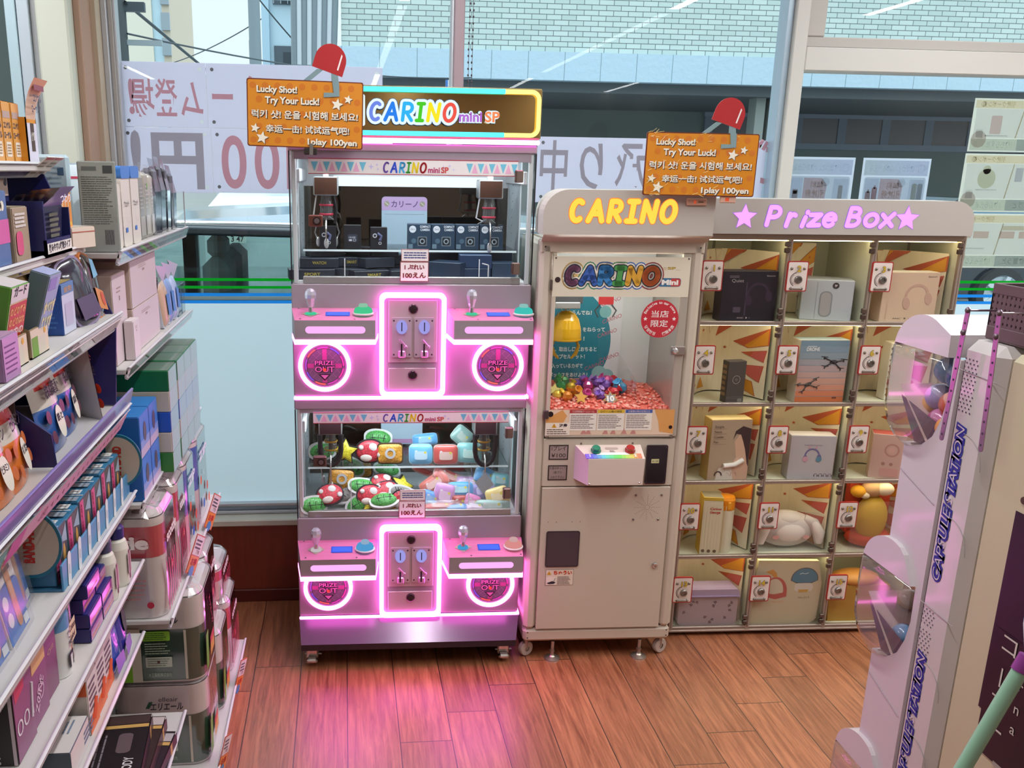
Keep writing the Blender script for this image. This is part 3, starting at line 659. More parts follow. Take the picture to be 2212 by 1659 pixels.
pk = root('crane_game_machine', 'pink neon-lit two-tier crane game machine with a lit rainbow sign', 'arcade machine', PKF(0, 0, 0), PKF.a)
b = B(); b.box(-.366, .366, 0.0, .42, 1.651, 1.674, MET, .003); b.box(-.366, .366, 0, .42, .873, .905, MET, .003)
b.box(-.366, .366, .395, .42, .51, .873, METW); b.box(-.366, .366, .395, .42, 1.265, 1.651, METW)
b.box(-.366, .366, 0.0, .42, .917, 1.265, MET, .003); b.box(-.366, .366, 0.0, .42, .163, .51, MET, .003)
for s in (-1, 1):
    for (z0, z1) in ((.51, .873), (1.265, 1.651)):
        b.box(s * .366, s * .350, .385, .396, z0, z1, METW); b.box(s * .3655, s * .3620, -.001, .004, z0, z1, BLACK)
        b.box(s * .358, s * .344, .006, .018, z0, z1, M('#e3e8ea', .3, .3), .002)
b.obj('cabinet', pk)
b = B(); PL = M('#6a586c', .16, .3); b.add([(-.358, -.070, .094), (.352, -.070, .094), (.368, -.006, .152), (-.366, -.006, .152), (-.366, .42, .062), (.368, .42, .062), (.368, .42, .152), (-.366, .42, .152)], [(0, 1, 2, 3), (1, 5, 6, 2), (4, 0, 3, 7), (5, 4, 7, 6), (3, 2, 6, 7), (0, 4, 5, 1)], PL); b.box(-.358, .352, -.069, -.01, .072, .0935, M('#241c26', .4)); b.box(-.36, .36, .01, .42, .052, .062, BLACK); b.obj('plinth', pk)
for (z0, z1) in ((.152, .163), (.905, .917)):
    b = B(); b.box(-.366, .366, -.006, .0, z0, z1, NEON, .003); b.box(.366, .371, -.006, .40, z0, z1, NEON, .002); b.obj('neon_strip', pk)
b = B(); b.box(-.368, .371, -.012, .0, 1.676, 1.690, NEON, .004); b.obj('neon_strip', pk)
# lit sign on top
sg = B(); sg.box(-.372, .374, -.004, .10, 1.692, 1.834, M('#7d6a3c', .4), .004); sg.rect(-.366, .368, 1.698, 1.828, GOLDM, -.0045); sgo = sg.obj('sign_box', pk)
def border(x0, x1, z0, z1, r):
    return [(p[0], -.018, p[1]) for p in B().rrect(x0, x1, z0, z1, r, 6)]
P = border(-.360, .362, 1.703, 1.823, .022)
b = B(); R_ = [p for p in P if p[0] > .30]; R_ = sorted(R_, key=lambda p: -p[2])
b.tube([(.262, -.018, 1.823), (.30, -.018, 1.823)] + [p for p in R_] + [(.30, -.018, 1.703), (.262, -.018, 1.703)], .0062, YEL, 8); b.obj('neon_tube', sgo)
b = B()
for z in (1.823, 1.703): b.tube([(-.27, -.018, z), (.262, -.018, z)], .0068, CYAN, 8)
b.obj('neon_tube', sgo)
b = B(); Lp = sorted([p for p in P if p[0] < -.30], key=lambda p: -p[2])
b.tube([(-.27, -.018, 1.823)] + Lp + [(-.27, -.018, 1.703)], .0062, YEL, 8); b.obj('neon_tube', sgo)
b = B(); WL = EM((.80, .95, 1.0), .95, 'lit_letter_plate'); LM = [EM(rgb(h), 1.0, 'lit_letter') for h in ('#6f86e0', '#2f7fe6', '#35b0ee', '#4cc62c', '#f2e02a', '#e8574a')]
for o, bo, m, y in ((.62, .13, M('#3c6f96', .5), -.016), (.55, .11, WL, -.018)): carino(b, -.134, 1.739, .046, .258, y, [m] * 6, o, (m, m), True, bo)
b.box(-.20, -.142, -.018, -.01, 1.722, 1.808, WL, .004)
carino(b, -.134, 1.739, .046, .258, -.0196, LM, .22, (EM(rgb('#b06bd0'), 1.0), EM(rgb('#f08a5a'), 1.0))); b.obj('lit_letters', sgo)
# the two display tiers
def pennants(b, x0, x1, z0, z1, n, y):
    wv = (x1 - x0) / n
    for i in range(n):
        if i % 2 == 0: b.poly([(x0 + wv * i, z1), (x0 + wv * (i + 1.15), z1), (x0 + wv * (i + .57), z0)], M('#6fc0d8', .6), y)
        else: b.poly([(x0 + wv * (i - .05), z0), (x0 + wv * (i + 1.05), z0), (x0 + wv * (i + .5), z1)], M('#e6aecb', .6), y)
def claw_unit(x, y, zt, drop, style):
    b = B(); b.box(x - .038, x + .038, y, y + .07, zt - .056, zt, M('#b9bcbd', .3, .8), .003); b.rect(x - .034, x + .034, zt - .053, zt - .003, M('#4a3026' if style == 0 else '#3a262c', .25, .1), y - .0006)
    b.box(x - .008, x + .008, y + .02, y + .04, zt, zt + .05, METW)
    u = b.obj('claw_unit', pk)
    zb = zt - .056; b = B(); yc = y + .035
    b.lathe([(.018, -.012), (.02, 0), (.02, .03), (.016, .05), (.016, .062)], clear('clear_tube', (.92, .95, .96), 1.5, haze=.12), 14, (x, yc, zb - .062))
    red = M('#c2284a' if style == 0 else '#c79a2c', .35)
    for dz in (.0, .028): b.lathe([(.0215, 0), (.0225, .003), (.0215, .006)], red, 14, (x, yc, zb - .060 + dz))
    b.lathe([(.008, 0), (.008, .06)], M('#54565a', .3, .6), 10, (x, yc, zb - .058)); b.obj('motor', u)
    if style == 0:
        b = B(); b.tube([(x + .022, yc, zb), (x + .03, yc, zb - .04), (x + .026, yc, zb - .085)], .006, BLACK, 6); b.tube([(x - .03, yc, zb), (x - .04, yc, zb - .06), (x - .02, yc, zb - .07)], .0028, METW, 6)
        b.obj('cable', u)
    else:
        b = B(); P_ = []
        for i in range(25):
            t = i / 24; a = PI * t; P_.append((x - .034 * math.cos(a) + .0, yc - .03, zb - .075 * math.sin(a) ** .7 - .0 - (.03 if .1 < t < .9 else .03 * min(t, 1 - t) / .1)))
        b.tube(P_, [.0075 if i % 2 else .0088 for i in range(25)], M('#1c1a20', .4), 8); b.obj('hose', u)
    for k in range(3):
        a = (-PI / 2, PI / 6 + .3, 5 * PI / 6 - .3)[k]; b = B(); dx, dy = math.cos(a), math.sin(a); z0 = zb - .066
        pth = [(x + dx * .010, yc + dy * .010, z0), (x + dx * .042, yc + dy * .042, z0 - .014), (x + dx * .056, yc + dy * .05, z0 - .05), (x + dx * .044, yc + dy * .04, z0 - .05 - drop)]
        b.tube(pth, .0028, CHROME, 6); b.ball((x + dx * .04, yc + dy * .036, z0 - .058 - drop), .008, .003, .016, M('#dfe3e6', .25, .6), 8, 6); b.obj('claw_arm', u)
def tier(dz, t):
    zf = 1.265 + dz; zt = 1.651 + dz if t == 0 else .873
    b = B(); b.box(-.350, .350, .01, .395, zf, zf + .006, METW); b.box(-.33, .33, .004, .02, zf, zf + .022, M('#b3b0ad', .35, .6), .002); b.obj('deck', pk)
    top = zt - .012
    b = B(); b.box(-.305, .305, .05, .075, zt - .012, zt - .004, CABW); b.obj('tube_light', pk)
    b = B(); b.box(-.245, .285, .378, .390, zt - .105, zt - .072, EM((.82, .94, 1.0), 1.1, 'lit_bar')); b.obj('light_bar', pk)
    b = B(); b.rect(-.345, .345, zf + .02, zt - .106, MIRR, .394); b.obj('back_mirror', pk)
    b = B()
    for s in (-1, 1):
        b.box(s * .349, s * .335, .05, .39, zt - .09, zt - .05, METW, .003); b.box(s * .3515, s * .347, .16, .39, zf, zt, M('#e3edf2', .5))
        for k in range(12): b.T = TR(0, 0, 0); b.box(s * .3468, s * .3462, .298, .302, zf + .03 + k * .026, zf + .034 + k * .026, M('#6a7076', .5))
    b.obj('rail', pk)
    # glass
    g = B()
    for (x0, x1) in ((-.3615, -.3125), (-.3105, .3105), (.3125, .3615)): g.add([(x0, .002, zf + .003), (x1, .002, zf + .003), (x1, .002, zt), (x0, .002, zt)], [(0, 1, 2, 3)], PANE)
    g.obj('front_glass', pk)
    for s in (-1, 1):
        g = B(); g.add([(s * .3635, .004, zf + .003), (s * .3635, .385, zf + .003), (s * .3635, .385, zt), (s * .3635, .004, zt)], [(0, 1, 2, 3) if s > 0 else (3, 2, 1, 0)], PANE); g.obj('side_glass', pk)
    zs = 1.358 if t == 0 else .644
    g = B(); g.box(-.335, .335, .12, .385, zs - .006, zs, clear('shelf_glass', (.90, .97, .97), 1.5, haze=.05)); g.box(-.335, .335, .118, .1205, zs - .006, zs, M('#dfeef2', .2, emit=.15)); g.obj('glass_shelf', pk)
    g = B()
    px, pz = (-.205, .075) if t == 0 else (-.192, .12)
    g.add([(px, .02, zf), (px, .20, zf), (px, .20, zf + pz), (px, .02, zf + pz)], [(0, 1, 2, 3)], PANE); g.add([(-.345, .20, zf), (px, .20, zf), (px, .20, zf + pz), (-.345, .20, zf + pz)], [(0, 1, 2, 3)], PANE)
    g.box(px - .0015, px + .0015, .018, .0215, zf, zf + pz, M('#e7eef0', .3)); g.box(-.345, px, .199, .201, zf + pz - .002, zf + pz, M('#e7eef0', .3))
    g.box(-px - .0015, -px + .0015, .018, .0215, zf, zf + pz, M('#e7eef0', .3)); g.add([(-px, .02, zf), (-px, .20, zf), (-px, .20, zf + pz), (-px, .02, zf + pz)], [(0, 1, 2, 3)], PANE)
    g.obj('chute_guard', pk, label='clear chute guard with pale edges')
    # door furniture
    zl = 1.452 if t == 0 else .706
    for s, z in ((1, zl + .135 if t == 0 else .795), (1, 1.315 if t == 0 else .590)):
        b = B(); b.box(.300, .326, -.012, .006, z - .018, z + .018, M('#8f7d74', .35, .7), .003); b.box(.300, .306, -.016, .0, z - .017, z + .017, M('#5e4c44', .4, .5), .002); b.obj('hinge', pk)
    b = B(); b.box(-.310, -.268, -.016, .006, zl - .017, zl + .017, M('#6b4034' if t == 0 else '#5e4740', .35, .4), .003); b.T = TR(-.285, -.017, zl) @ RX(PI / 2); b.lathe([(.012, 0), (.012, .003), (.0, .004)], M('#3a2a2a', .3, .6), 18); b.lathe([(.008, .003), (.008, .005), (0, .0055)], M('#8b8084', .3, .8), 14)
    b.obj('door_lock', pk)
    # pennant banner
    zb0, zb1 = (1.586, 1.631) if t == 0 else (.828, .865)
    b = B(); b.box(-.308, .310, -.003, .001, zb0, zb1, M('#e9e4e2', .6)); b.rect(-.308, .310, zb0, zb0 + .0022, M('#a8303c', .5), -.0036); b.rect(-.308, .310, zb1 - .0022, zb1, M('#a8303c', .5), -.0036)
    b.box(-.350, .350, .0035, .0055, zb1 - .004, zt, MET); h = zb1 - zb0; pennants(b, -.300, -.142, zb0 + h * .17, zb1 - h * .22, 9, -.0036); pennants(b, .156, .306, zb0 + h * .17, zb1 - h * .22, 9, -.0036)
    for (sx, sz, r) in ((-.125, .5, .009), (-.108, .62, .005), (-.105, .35, .005), (.088, .5, .008), (.106, .6, .006), (.118, .38, .005)): b.star(sx, zb0 + h * sz, r, M('#c9c6ea', .6), -.0036, .3, 0, 4)
    carino(b, -.092, zb0 + h * .17, h * .60, .132, -.0038, LET, .2, (M('#b8386e', .5), M('#cc4a45', .5)))
    b.obj('banner', pk)
    # name board at the back, screws and lettering
    x0, x1, z0, z1 = (-.086, .067, 1.30, 1.514) if t == 0 else (-.088, .060, .650, .848)
    b = B(); b.prism(b.rrect(x0, x1, z0, z1, .012), .352, .358, M('#c6dff0', .45)); zt2 = z1 - .045
    b.poly([p for p in b.rrect(x0, x1, z0, z1, .012) if p[1] > zt2] + [(x0, zt2), (x1, zt2)], M('#d9b7e6', .45), .3515); b.rect(x0, x1, z0 + .004, z0 + .02, M('#d8a6d6', .45), .3515)
    b.rect(x0 + .01, x1 - .01, zt2 - .013, zt2 - .0118, M('#8fa3b6', .5), .3514)
    b.text('カリーノ', (x0 + x1) / 2, zt2 + .012, .018, M('#55407a', .5), .351, 'c', (x1 - x0) * .58, .012)
    for s in (x0 + .017, x1 - .017): b.disc(s, zt2 + .022, .009, M('#b6b09c', .4, .5), .3508, 16); b.T = TR(s, 0, zt2 + .022) @ RY(.7); b.rect(-.007, .007, -.0012, .0012, M('#efeee6', .4), .3504); b.T = Matrix()
    b.obj('name_board', pk)
    b = B(); carino(b, -.135, zs - .048, .030, .152, .3925, LET, .2, (M('#b8386e', .5), M('#a8353a', .5))); b.obj('back_lettering', pk)
    # price notices stuck on the glass
    x0, x1 = (-.035, .048); z1 = 1.371 if t == 0 else .604
    b = B(); b.box(x0, x1, -.0035, -.001, z1 - .036, z1, PAPER); b.lines(x0 + .008, x1 - .006, z1 - .029, z1 - .007, 3, M('#3c4a86', .6), -.004, .45, .1)
    for (u0, u1, v0, v1) in ((x0, x1, z1 - .0365, z1 - .035), (x0, x1, z1 - .0015, z1)): b.rect(u0, u1, v0, v1, M('#9c3b3c', .6), -.004)
    for u in (x0, x1 - .0014): b.rect(u, u + .0014, z1 - .036, z1, M('#9c3b3c', .6), -.004)
    b.obj('rule_notice', pk)
    b = B(); x0 -= .003; z0 = z1 - .097; z1 = z1 - .038; b.box(x0, x1, -.0035, -.001, z0, z1, PAPER); b.text('1 ぷれい', (x0 + x1) / 2, z0 + .037, .0125, M('#7d2326', .6), -.004, 'c', .060, .04); b.text('100えん', (x0 + x1) / 2, z0 + .012, .0135, M('#7d2326', .6), -.004, 'c', .070, .04)
    for v in (z0, z1 - .0016): b.rect(x0, x1, v, v + .0016, M('#9c3b3c', .6), -.004)
    for u in (x0, x1 - .0016): b.rect(u, u + .0016, z0, z1, M('#9c3b3c', .6), -.004)
    b.obj('price_notice', pk, label='white price notice with red print')
    # consoles
    for s in (-1, 1):
        zk = dz + .0 if t == 0 else dz - .004
        def pt(x, y, z): return (s * x, y, z + zk)
        xb0, xb1, xf0, xf1 = .366, .105, .351, .115
        if s > 0: xb0, xb1, xf0, xf1 = .368, .107, .356, .119
        b = B(); vs = [pt(xb0, 0, 1.192), pt(xb1, 0, 1.192), pt(xf1, -.11, 1.172), pt(xf0, -.11, 1.172), pt(xb0, 0, 1.115), pt(xb1, 0, 1.115), pt(xf1, -.11, 1.115), pt(xf0, -.11, 1.115)]
        fs = [(0, 3, 2, 1), (3, 7, 6, 2), (0, 4, 7, 3), (1, 2, 6, 5), (4, 5, 6, 7)]
        if s < 0: fs = [f[::-1] for f in fs]
        TOPM = M('#d676a4', .3)
        b.add(vs, [fs[0]], TOPM); b.add(vs, fs[1:], MET)
        k = b.obj('control_console', pk)
        b = B(); vs = [pt(xb0 + .001, 0, 1.114), pt(xb1 - .001, 0, 1.114), pt(xf1 - .001, -.112, 1.114), pt(xf0 + .001, -.112, 1.114)]; vs += [(v[0], v[1], v[2] - .014) for v in vs]
        fs = [(0, 3, 2, 1), (3, 7, 6, 2), (0, 4, 7, 3), (1, 2, 6, 5), (4, 5, 6, 7)]
        b.add(vs, [f[::-1] for f in fs] if s < 0 else fs, NEON); b.obj('neon_edge', k)
        cxb = -.232 if s < 0 else .238
        b = B(); b.poly(b.rrect(cxb - .088, cxb + .088, 1.133 + zk, 1.154 + zk, .0104), PBAR, -.1106); b.obj('light_bar', k)
        # top plate art follows the slope
        slope = math.atan2(.02, .11); TP = TR(0, 0, 1.1926 + zk) @ RX(-PI / 2 + slope)
        b = B(); b.T = TP
        jx, sx0, sx1, bx = ((-.306, -.262, -.190, -.150) if s < 0 else (.176, .222, .292, .334)) if t == 0 else ((-.304, -.256, -.188, -.148) if s < 0 else (.168, .216, .288, .332))
        b.poly([(jx - .028, -.055), (jx, -.083), (jx + .028, -.055), (jx, -.027)], M('#c9b6a6', .35, .4), -.0006)
        for q in range(5): b.rect((-.34 if s < 0 else .14) , (-.125 if s < 0 else .345), -.02 - q * .02, -.0193 - q * .02, M('#e2a2c4', .4), -.0003)
        b.disc((-.335 if s < 0 else .35), -.1, .003, M('#776a72', .3, .6), -.0006, 10); b.disc((-.175 if s < 0 else .19), -.103, .003, M('#776a72', .3, .6), -.0006, 10); b.disc((-.345 if s < 0 else .13), -.006, .003, M('#776a72', .3, .6), -.0006, 10)
        b.obj('top_plate', k)
        b = B(); b.T = TP; b.poly(b.rrect(sx0, sx1, -.075, -.040, .002), M('#2c48b0', .25, emit=.5), -.001); b.rect(sx0 + .004, sx1 - .004, -.07, -.045, M('#3557c8', .25, emit=.55), -.0014); b.obj('screen', k)
        bc = {(0, -1): (.10, .85, .40), (0, 1): (.08, .78, .68), (1, -1): (.12, .48, .92), (1, 1): (1.0, .38, .36)}[(t, s)]
        zt_ = 1.182 + zk
        b = B(); b.lathe([(.031, 0), (.032, .004), (.026, .006)], M('#d9cfcf', .3), 24, (bx, -.058, zt_)); b.lathe([(.027, .005), (.0285, .010), (.025, .018), (.016, .023), (.0135, .023)], EM(bc, .62, 'button_glow'), 24, (bx, -.058, zt_)); b.lathe([(.0135, .022), (.0135, .029), (.011, .032), (0, .033)], EM(tuple(.55 * c + .35 for c in bc), .60, 'button_cap'), 20, (bx, -.058, zt_)); b.obj('button', k)
        b = B(); g1 = {(0, -1): (.1, .9, .5), (0, 1): (.1, .9, .5), (1, -1): (.8, .7, .75), (1, 1): (.1, .5, 1.0)}[(t, s)]
        b.lathe([(.018, 0), (.016, .004), (.008, .006)], EM(g1, .6, 'joystick_glow'), 18, (jx, -.055, zt_)); b.lathe([(.007, .004), (.006, .02), (.009, .026)], CHROME, 14, (jx, -.055, zt_)); b.obj('joystick_base', k)
        b = B(); b.lathe([(.009, .022), (.012, .034), (.0165, .048), (.0175, .058), (.0145, .069), (.008, .075), (0, .0765)], M('#d9d6e6', .08, .55, coat=1.0), 9, (jx, -.055, zt_), smooth=False); b.obj('joystick_knob', k)
    # prize doors
    zc = 1.013 + dz + (.0 if t == 0 else .008)
    for s in (-1, 1):
        cx = s * .2695; b = B(); b.disc(cx, zc, .070, M('#7d7078', .35), -.002, 40); d = b.obj('prize_door', pk)
        b = B(); b.T = TR(cx, 0, zc); gl = M('#6a6368', .4)
        b.ring(0, 0, .054, .0552, INK, -.0028, 40); b.ring(0, 0, .0605, .0615, INK, -.0028, 40); b.ring(0, 0, .0, .054, gl, -.0024, 40)
        for i, h in enumerate(('#c65a9a', '#6a6fc8', '#c65a9a', '#d98a5a', '#8f6fb8', '#6a6fc8', '#d98a5a', '#b65aa8', '#c65a9a')): b.ring(0, 0, .0552, .0605, M(h, .4), -.0028, 5, 2 * PI * i / 9, 2 * PI * (i + .8) / 9)
        for q in (-1, 1):
            for o in (-.045, -.0225, 0, .0225, .045):
                L2 = math.sqrt(max(0, .053 ** 2 - (o * .8) ** 2)) * .98; b.T = TR(cx, 0, zc) @ RY(q * PI / 4); b.rect(-L2, L2, o * .8 - .0007, o * .8 + .0007, M('#8a7a84', .4), -.003)
        b.T = TR(cx, 0, zc)
        pkm = M('#a8507f', .4); b.rect(-.007, .007, .018, .053, pkm, -.0034); b.rect(-.007, .007, -.053, -.03, pkm, -.0034); b.rect(-.053, -.033, -.007, .007, pkm, -.0034); b.rect(.033, .053, -.007, .007, pkm, -.0034)
        for bo, m, y in ((.09, M('#2a1626', .5), -.0040), (.022, M('#c984a8', .4), -.0046)):
            b.text('PRIZE', 0, .003, .014, m, y, 'c', .060, bo); b.text('OUT', 0, -.019, .018, m, y, 'c', .060, bo)
        b.poly([(-.018, -.026), (.018, -.026), (0, -.047)], M('#2a1626', .5), -.0040); b.poly([(-.0125, -.0285), (.0125, -.0285), (0, -.042)], M('#c984a8', .4), -.0046)
        b.disc(0, -.012, .0055, M('#e07040', .4), -.0050, 12)
        b.obj('door_print', d)
        b = B(); b.T = TR(cx, -.008, zc) @ RX(PI / 2)
        b.lathe([(.068, -.008), (.068, .0), (.0745, .004), (.081, .0), (.081, -.008)], NEON, 48); b.obj('neon_ring', d)
    # coin panel
    zo = dz if t == 0 else dz - .0005
    if True:
        b = B(); b.box(-.092, .092, -.012, 0, .928 + zo, 1.232 + zo, MET, .003); cp = b.obj('coin_panel', pk)
        b = B(); out = b.rrect(-.101, .103, .918 + zo, 1.241 + zo, .020); inn = b.rrect(-.087, .089, .932 + zo, 1.227 + zo, .012); n = len(out)
        vs = [(p[0], -.026, p[1]) for p in out] + [(p[0], -.026, p[1]) for p in inn] + [(p[0], -.001, p[1]) for p in out] + [(p[0], -.012, p[1]) for p in inn]
        fs = []
        for i in range(n):
            j = (i + 1) % n; fs += [(i, n + i, n + j, j)[::-1], (i, j, 2 * n + j, 2 * n + i)[::-1], (n + i, 3 * n + i, 3 * n + j, n + j)[::-1]]
        b.add(vs, fs, NEON); b.obj('neon_frame', cp)
        b = B(); b.box(-.073, .076, -.016, -.012, 1.026 + zo, 1.219 + zo, M('#cfb4bc', .35, .3), .001); b.obj('coin_door', cp)
        b = B(); b.box(-.073, .074, -.016, -.012, .940 + zo, 1.008 + zo, M('#cfb4bc', .35, .3), .001); b.obj('cash_box_door', cp)
        for z, r in ((1.193, .0145), (.987, .0145)):
            b = B(); b.T = TR(.002, -.016, z + zo) @ RX(PI / 2); b.lathe([(r, 0), (r, .004), (r * .8, .006)], M('#5a4048', .3, .6), 22); b.lathe([(r * .75, .004), (r * .7, .008), (0, .009)], M('#4a3a40', .3, .7), 18); b.T = TR(.002, -.0256, z + zo); b.rect(-.001, .001, -.005, .005, BLACK); b.obj('lock', cp)
        for q in (-1, 1):
            cx = .0015 + q * .0345; b = B(); b.prism(b.rrect(cx - .0305, cx + .0305, 1.044 + zo, 1.166 + zo, .004), -.022, -.016, M('#d9bcd0', .3, .4))
            for (u, v) in ((-.024, 1.157), (.024, 1.157), (-.024, 1.052), (.024, 1.052)): b.disc(cx + u, v + zo, .0028, M('#5a3a48', .4, .5), -.0224, 10)
            c = b.obj('coin_acceptor', cp)
            b = B(); b.prism([(cx + .017 * math.cos(a * PI / 12), 1.138 + zo + .021 * math.sin(a * PI / 12)) for a in range(24)], -.030, -.022, EM((.42, .40, .95), .75, 'coin_slot_glow')); b.rect(cx - .0016, cx + .0016, 1.126 + zo, 1.153 + zo, M('#23203a', .5), -.0305); b.obj('coin_slot', cp)
            b = B(); b.box(cx - .010, cx + .012, -.034, -.022, 1.044 + zo, 1.066 + zo, M('#e3a9d6', .25, .3), .003); b.rect(cx - .003, cx + .002, 1.050 + zo, 1.088 + zo, M('#2a1020', .5), -.0345); b.tube([(cx + .012, -.03, 1.079 + zo), (cx - .006, -.036, 1.101 + zo)], .0032, M('#e0b6da', .2, .6), 8); b.ball((cx + .013, -.03, 1.078 + zo), .0055, .005, .0055, M('#e0b6da', .2, .6), 10, 6); b.obj('return_lever', cp)
tier(0.0, 0); tier(-.755, 1)
claw_unit(-.262, .10, 1.578, .02, 0); claw_unit(.246, .10, 1.574, .025, 0)
claw_unit(-.258, .08, .822, .05, 1); claw_unit(.250, .08, .818, .065, 1)
for x in (-.325, .318):
    b = B(); b.box(x - .020, x + .020, -.03, .0, .018, .062, CHROME, .005); b.box(x - .018, x + .018, -.052, -.026, .012, .030, M('#cfcac6', .2, 1), .006); b.tube([(x - .026, -.012, .03), (x + .030, -.012, .03)], .004, STEEL, 8)
    b.T = TR(x, .0, .021) @ RZ(PI / 2) @ RX(PI / 2); b.lathe([(0, .012), (.021, .012), (.021, -.012), (0, -.012)], M('#4a4446', .6), 16); b.obj('caster', pk)
for x in (-.325, .318):
    b = B(); b.T = TR(x, .36, .021) @ RZ(PI / 2) @ RX(PI / 2); b.lathe([(0, .012), (.021, .012), (.021, -.012), (0, -.012)], M('#4a4446', .6), 16); b.T = Matrix(); b.box(x - .018, x + .018, .34, .38, .03, .056, CHROME); b.obj('caster', pk)

# ------------------------------------------------------------------ orange notice boards on their clips
def lucky_sign(px, py, pz, rz, w, h, label, worn, roll):
    r = root('notice_board', label, 'sign', (px, py, pz), 0, 'orange dotted notice boards with a claw cut-out', rot=(0, roll, rz))
    OR = M('#d98a1e', .45 if not worn else .25, coat=.0 if not worn else .5); b = B(); b.prism(b.rrect(-w / 2, w / 2, 0, h, .006), 0, .004, M('#6e2a16', .5)); b.poly(b.rrect(-w / 2 + .003, w / 2 - .003, .003, h - .003, .005), OR, -.0004)
    rr = random.Random(3)
    for i in range(9):
        for j in range(5):
            X = -w / 2 + w * (i + .5 + .5 * (j % 2)) / 9.5; Z = h * (j + .5) / 5
            if abs(X) < w / 2 - .012: b.disc(X, Z, .0088, M('#cf7418', .5), -.0008, 16)
    def T(s, x0, x1, top, bot, sh=0):
        for m, dx, y in ((M('#3a2a20', .6), .0022, -.0012), (M('#f1ead8', .5), 0, -.0018)):
            b.text(s, -w / 2 + w * x0 + dx, h * (1 - bot) - dx, h * (bot - top), m, y, 'l', w * (x1 - x0), .032 if s.isascii() else .02, res=4)
    T('Lucky Shot!', .085, .43, .10, .195); T('Try Your Luck!', .155, .62, .255, .355); T('럭키 샷! 운을 시험해 보세요!', .04, .955, .47, .565)
    T('幸运一击! 试试运气吧!', .16, .88, .685, .775); T('1play 100yen', .52, .95, .855, .945)
    for (x, z, q) in ((.775, .34, .095), (.87, .26, .07), (.068, .73, .075), (.128, .87, .10)):
        b.star(-w / 2 + w * x + .0015, h * (1 - z) - .0015, h * q * 1.05, M('#6a4a20', .6), -.0012, .45, .2); b.star(-w / 2 + w * x, h * (1 - z), h * q, M('#f1ead8', .5), -.0018, .45, .2)
    TE = M('#7f989b', .5)
    b.prism([(-w / 2 + w * .73, h * 1.02), (-w / 2 + w * .79, h * 1.0), (-w / 2 + w * .795, h * .78), (-w / 2 + w * .66, h * .76), (-w / 2 + w * .66, h * .83), (-w / 2 + w * .745, h * .83)], -.0030, -.0018, TE)
    if worn:
        cr_ = M('#f0d48a', .3)
        for i in range(70):
            X = RN.uniform(-w / 2, w / 2 - .03); Z = RN.choice((RN.uniform(.0, .22), RN.uniform(.25, .6), RN.uniform(.82, 1))) * h
            if RN.random() < .45: X = RN.uniform(-w / 2 + .002, -w / 2 + .07)
            a = RN.uniform(-.6, .9); b.T = TR(X, 0, Z) @ RY(-a); b.rect(0, RN.uniform(.005, .018), 0, RN.uniform(.0005, .0016), cr_, -.0021); b.T = Matrix()
    b.obj('board', r)
    b = B(); dome = []; cx, cz = -w / 2 + w * .715, h * 1.30; a = -.30
    for i in range(19): t = PI * i / 18; dome.append((math.cos(t) * w * .135, math.sin(t) * w * .135 + .0))
    dome += [(-w * .135, -h * .17), (w * .135, -h * .17)]
    dome = [(cx + x * math.cos(a) - z * math.sin(a), cz + x * math.sin(a) + z * math.cos(a)) for x, z in dome]
    b.prism(dome, .0005, .0035, M('#b3262a', .4)); hx = [(w * .075, -h * .1), (w * .088, -h * .1), (w * .088, h * .12), (w * .075, h * .14)]
    b.poly([(cx + x * math.cos(a) - z * math.sin(a), cz + x * math.sin(a) + z * math.cos(a)) for x, z in hx], M('#f3e9e6', .5), -.0002)
    b.prism([(-w / 2 + w * .47, h * .98), (-w / 2 + w * .53, h * .98), (-w / 2 + w * .66, h * 1.17), (-w / 2 + w * .60, h * 1.17)], .001, .003, TE)
    b.prism([(-w / 2 + w * .725, h * .95), (-w / 2 + w * .79, h * .95), (-w / 2 + w * .775, h * 1.15), (-w / 2 + w * .72, h * 1.15)], .001, .003, TE)
    b.obj('claw_cutout', r, label='red claw cut-out standing above the board')
    b = B()
    if not worn: b.box(-.004, .034, -.006, .012, -.018, .001, M('#2a2320', .4), .003); b.box(.012, .022, -.008, -.005, -.018, .012, STEEL); b.tube([(.015, .006, -.01), (.015, .105, -.012)], .005, M('#2a2320', .4), 8)
    else: b.box(.068, .115, .003, .010, -.018, .003, M('#d2a590', .4), .002); b.rect(.083, .094, -.013, -.003, M('#e8572a', .4), .0028)
    b.obj('clip', r)
    return r
lucky_sign(*PKF(-.309, -.11, 1.656), PKF.a, .318, .178, 'orange dotted notice board on the pink machine, smooth and unworn', False, .02)
# ------------------------------------------------------------------ cream crane machine with capsules
CRM = M('#c9bdab', .45); CRM2 = M('#bfb3a2', .45)
ca = root('crane_game_machine', 'cream single crane machine with glowing orange lettering and a yellow claw dome', 'arcade machine', CAF(0, 0, 0), CAF.a)
b = B()
hp = [(-.255, 1.424), (.250, 1.414)]; D = .36
b.box(-.252, -.212, .0, D, .115, 1.40, CRM, .012); b.box(.212, .252, .0, D, .115, 1.40, CRM, .012)
b.box(-.252, .252, .005, D, .066, .115, CRM, .010); b.box(-.245, .245, D - .02, D, .10, 1.40, CRM2)
b.box(-.2515, -.246, .03, D, .10, .80, CRM); b.box(.246, .2515, .03, D, .10, .80, CRM)
b.box(-.214, .214, .004, .02, .622, .782, CRM, .003)
b.box(-.252, .252, .0, .05, 1.366, 1.404, CRM, .004)
b.add([(-.252, 0, 1.40), (.252, 0, 1.40), (.255, -.05, 1.424), (-.255, -.05, 1.424), (-.252, .05, 1.40), (.252, .05, 1.40)], [(0, 1, 2, 3)], CRM)
b.box(-.212, .212, .02, D, .80, .806, CRM2); b.box(-.212, .212, .02, D, 1.395, 1.40, CRM2)
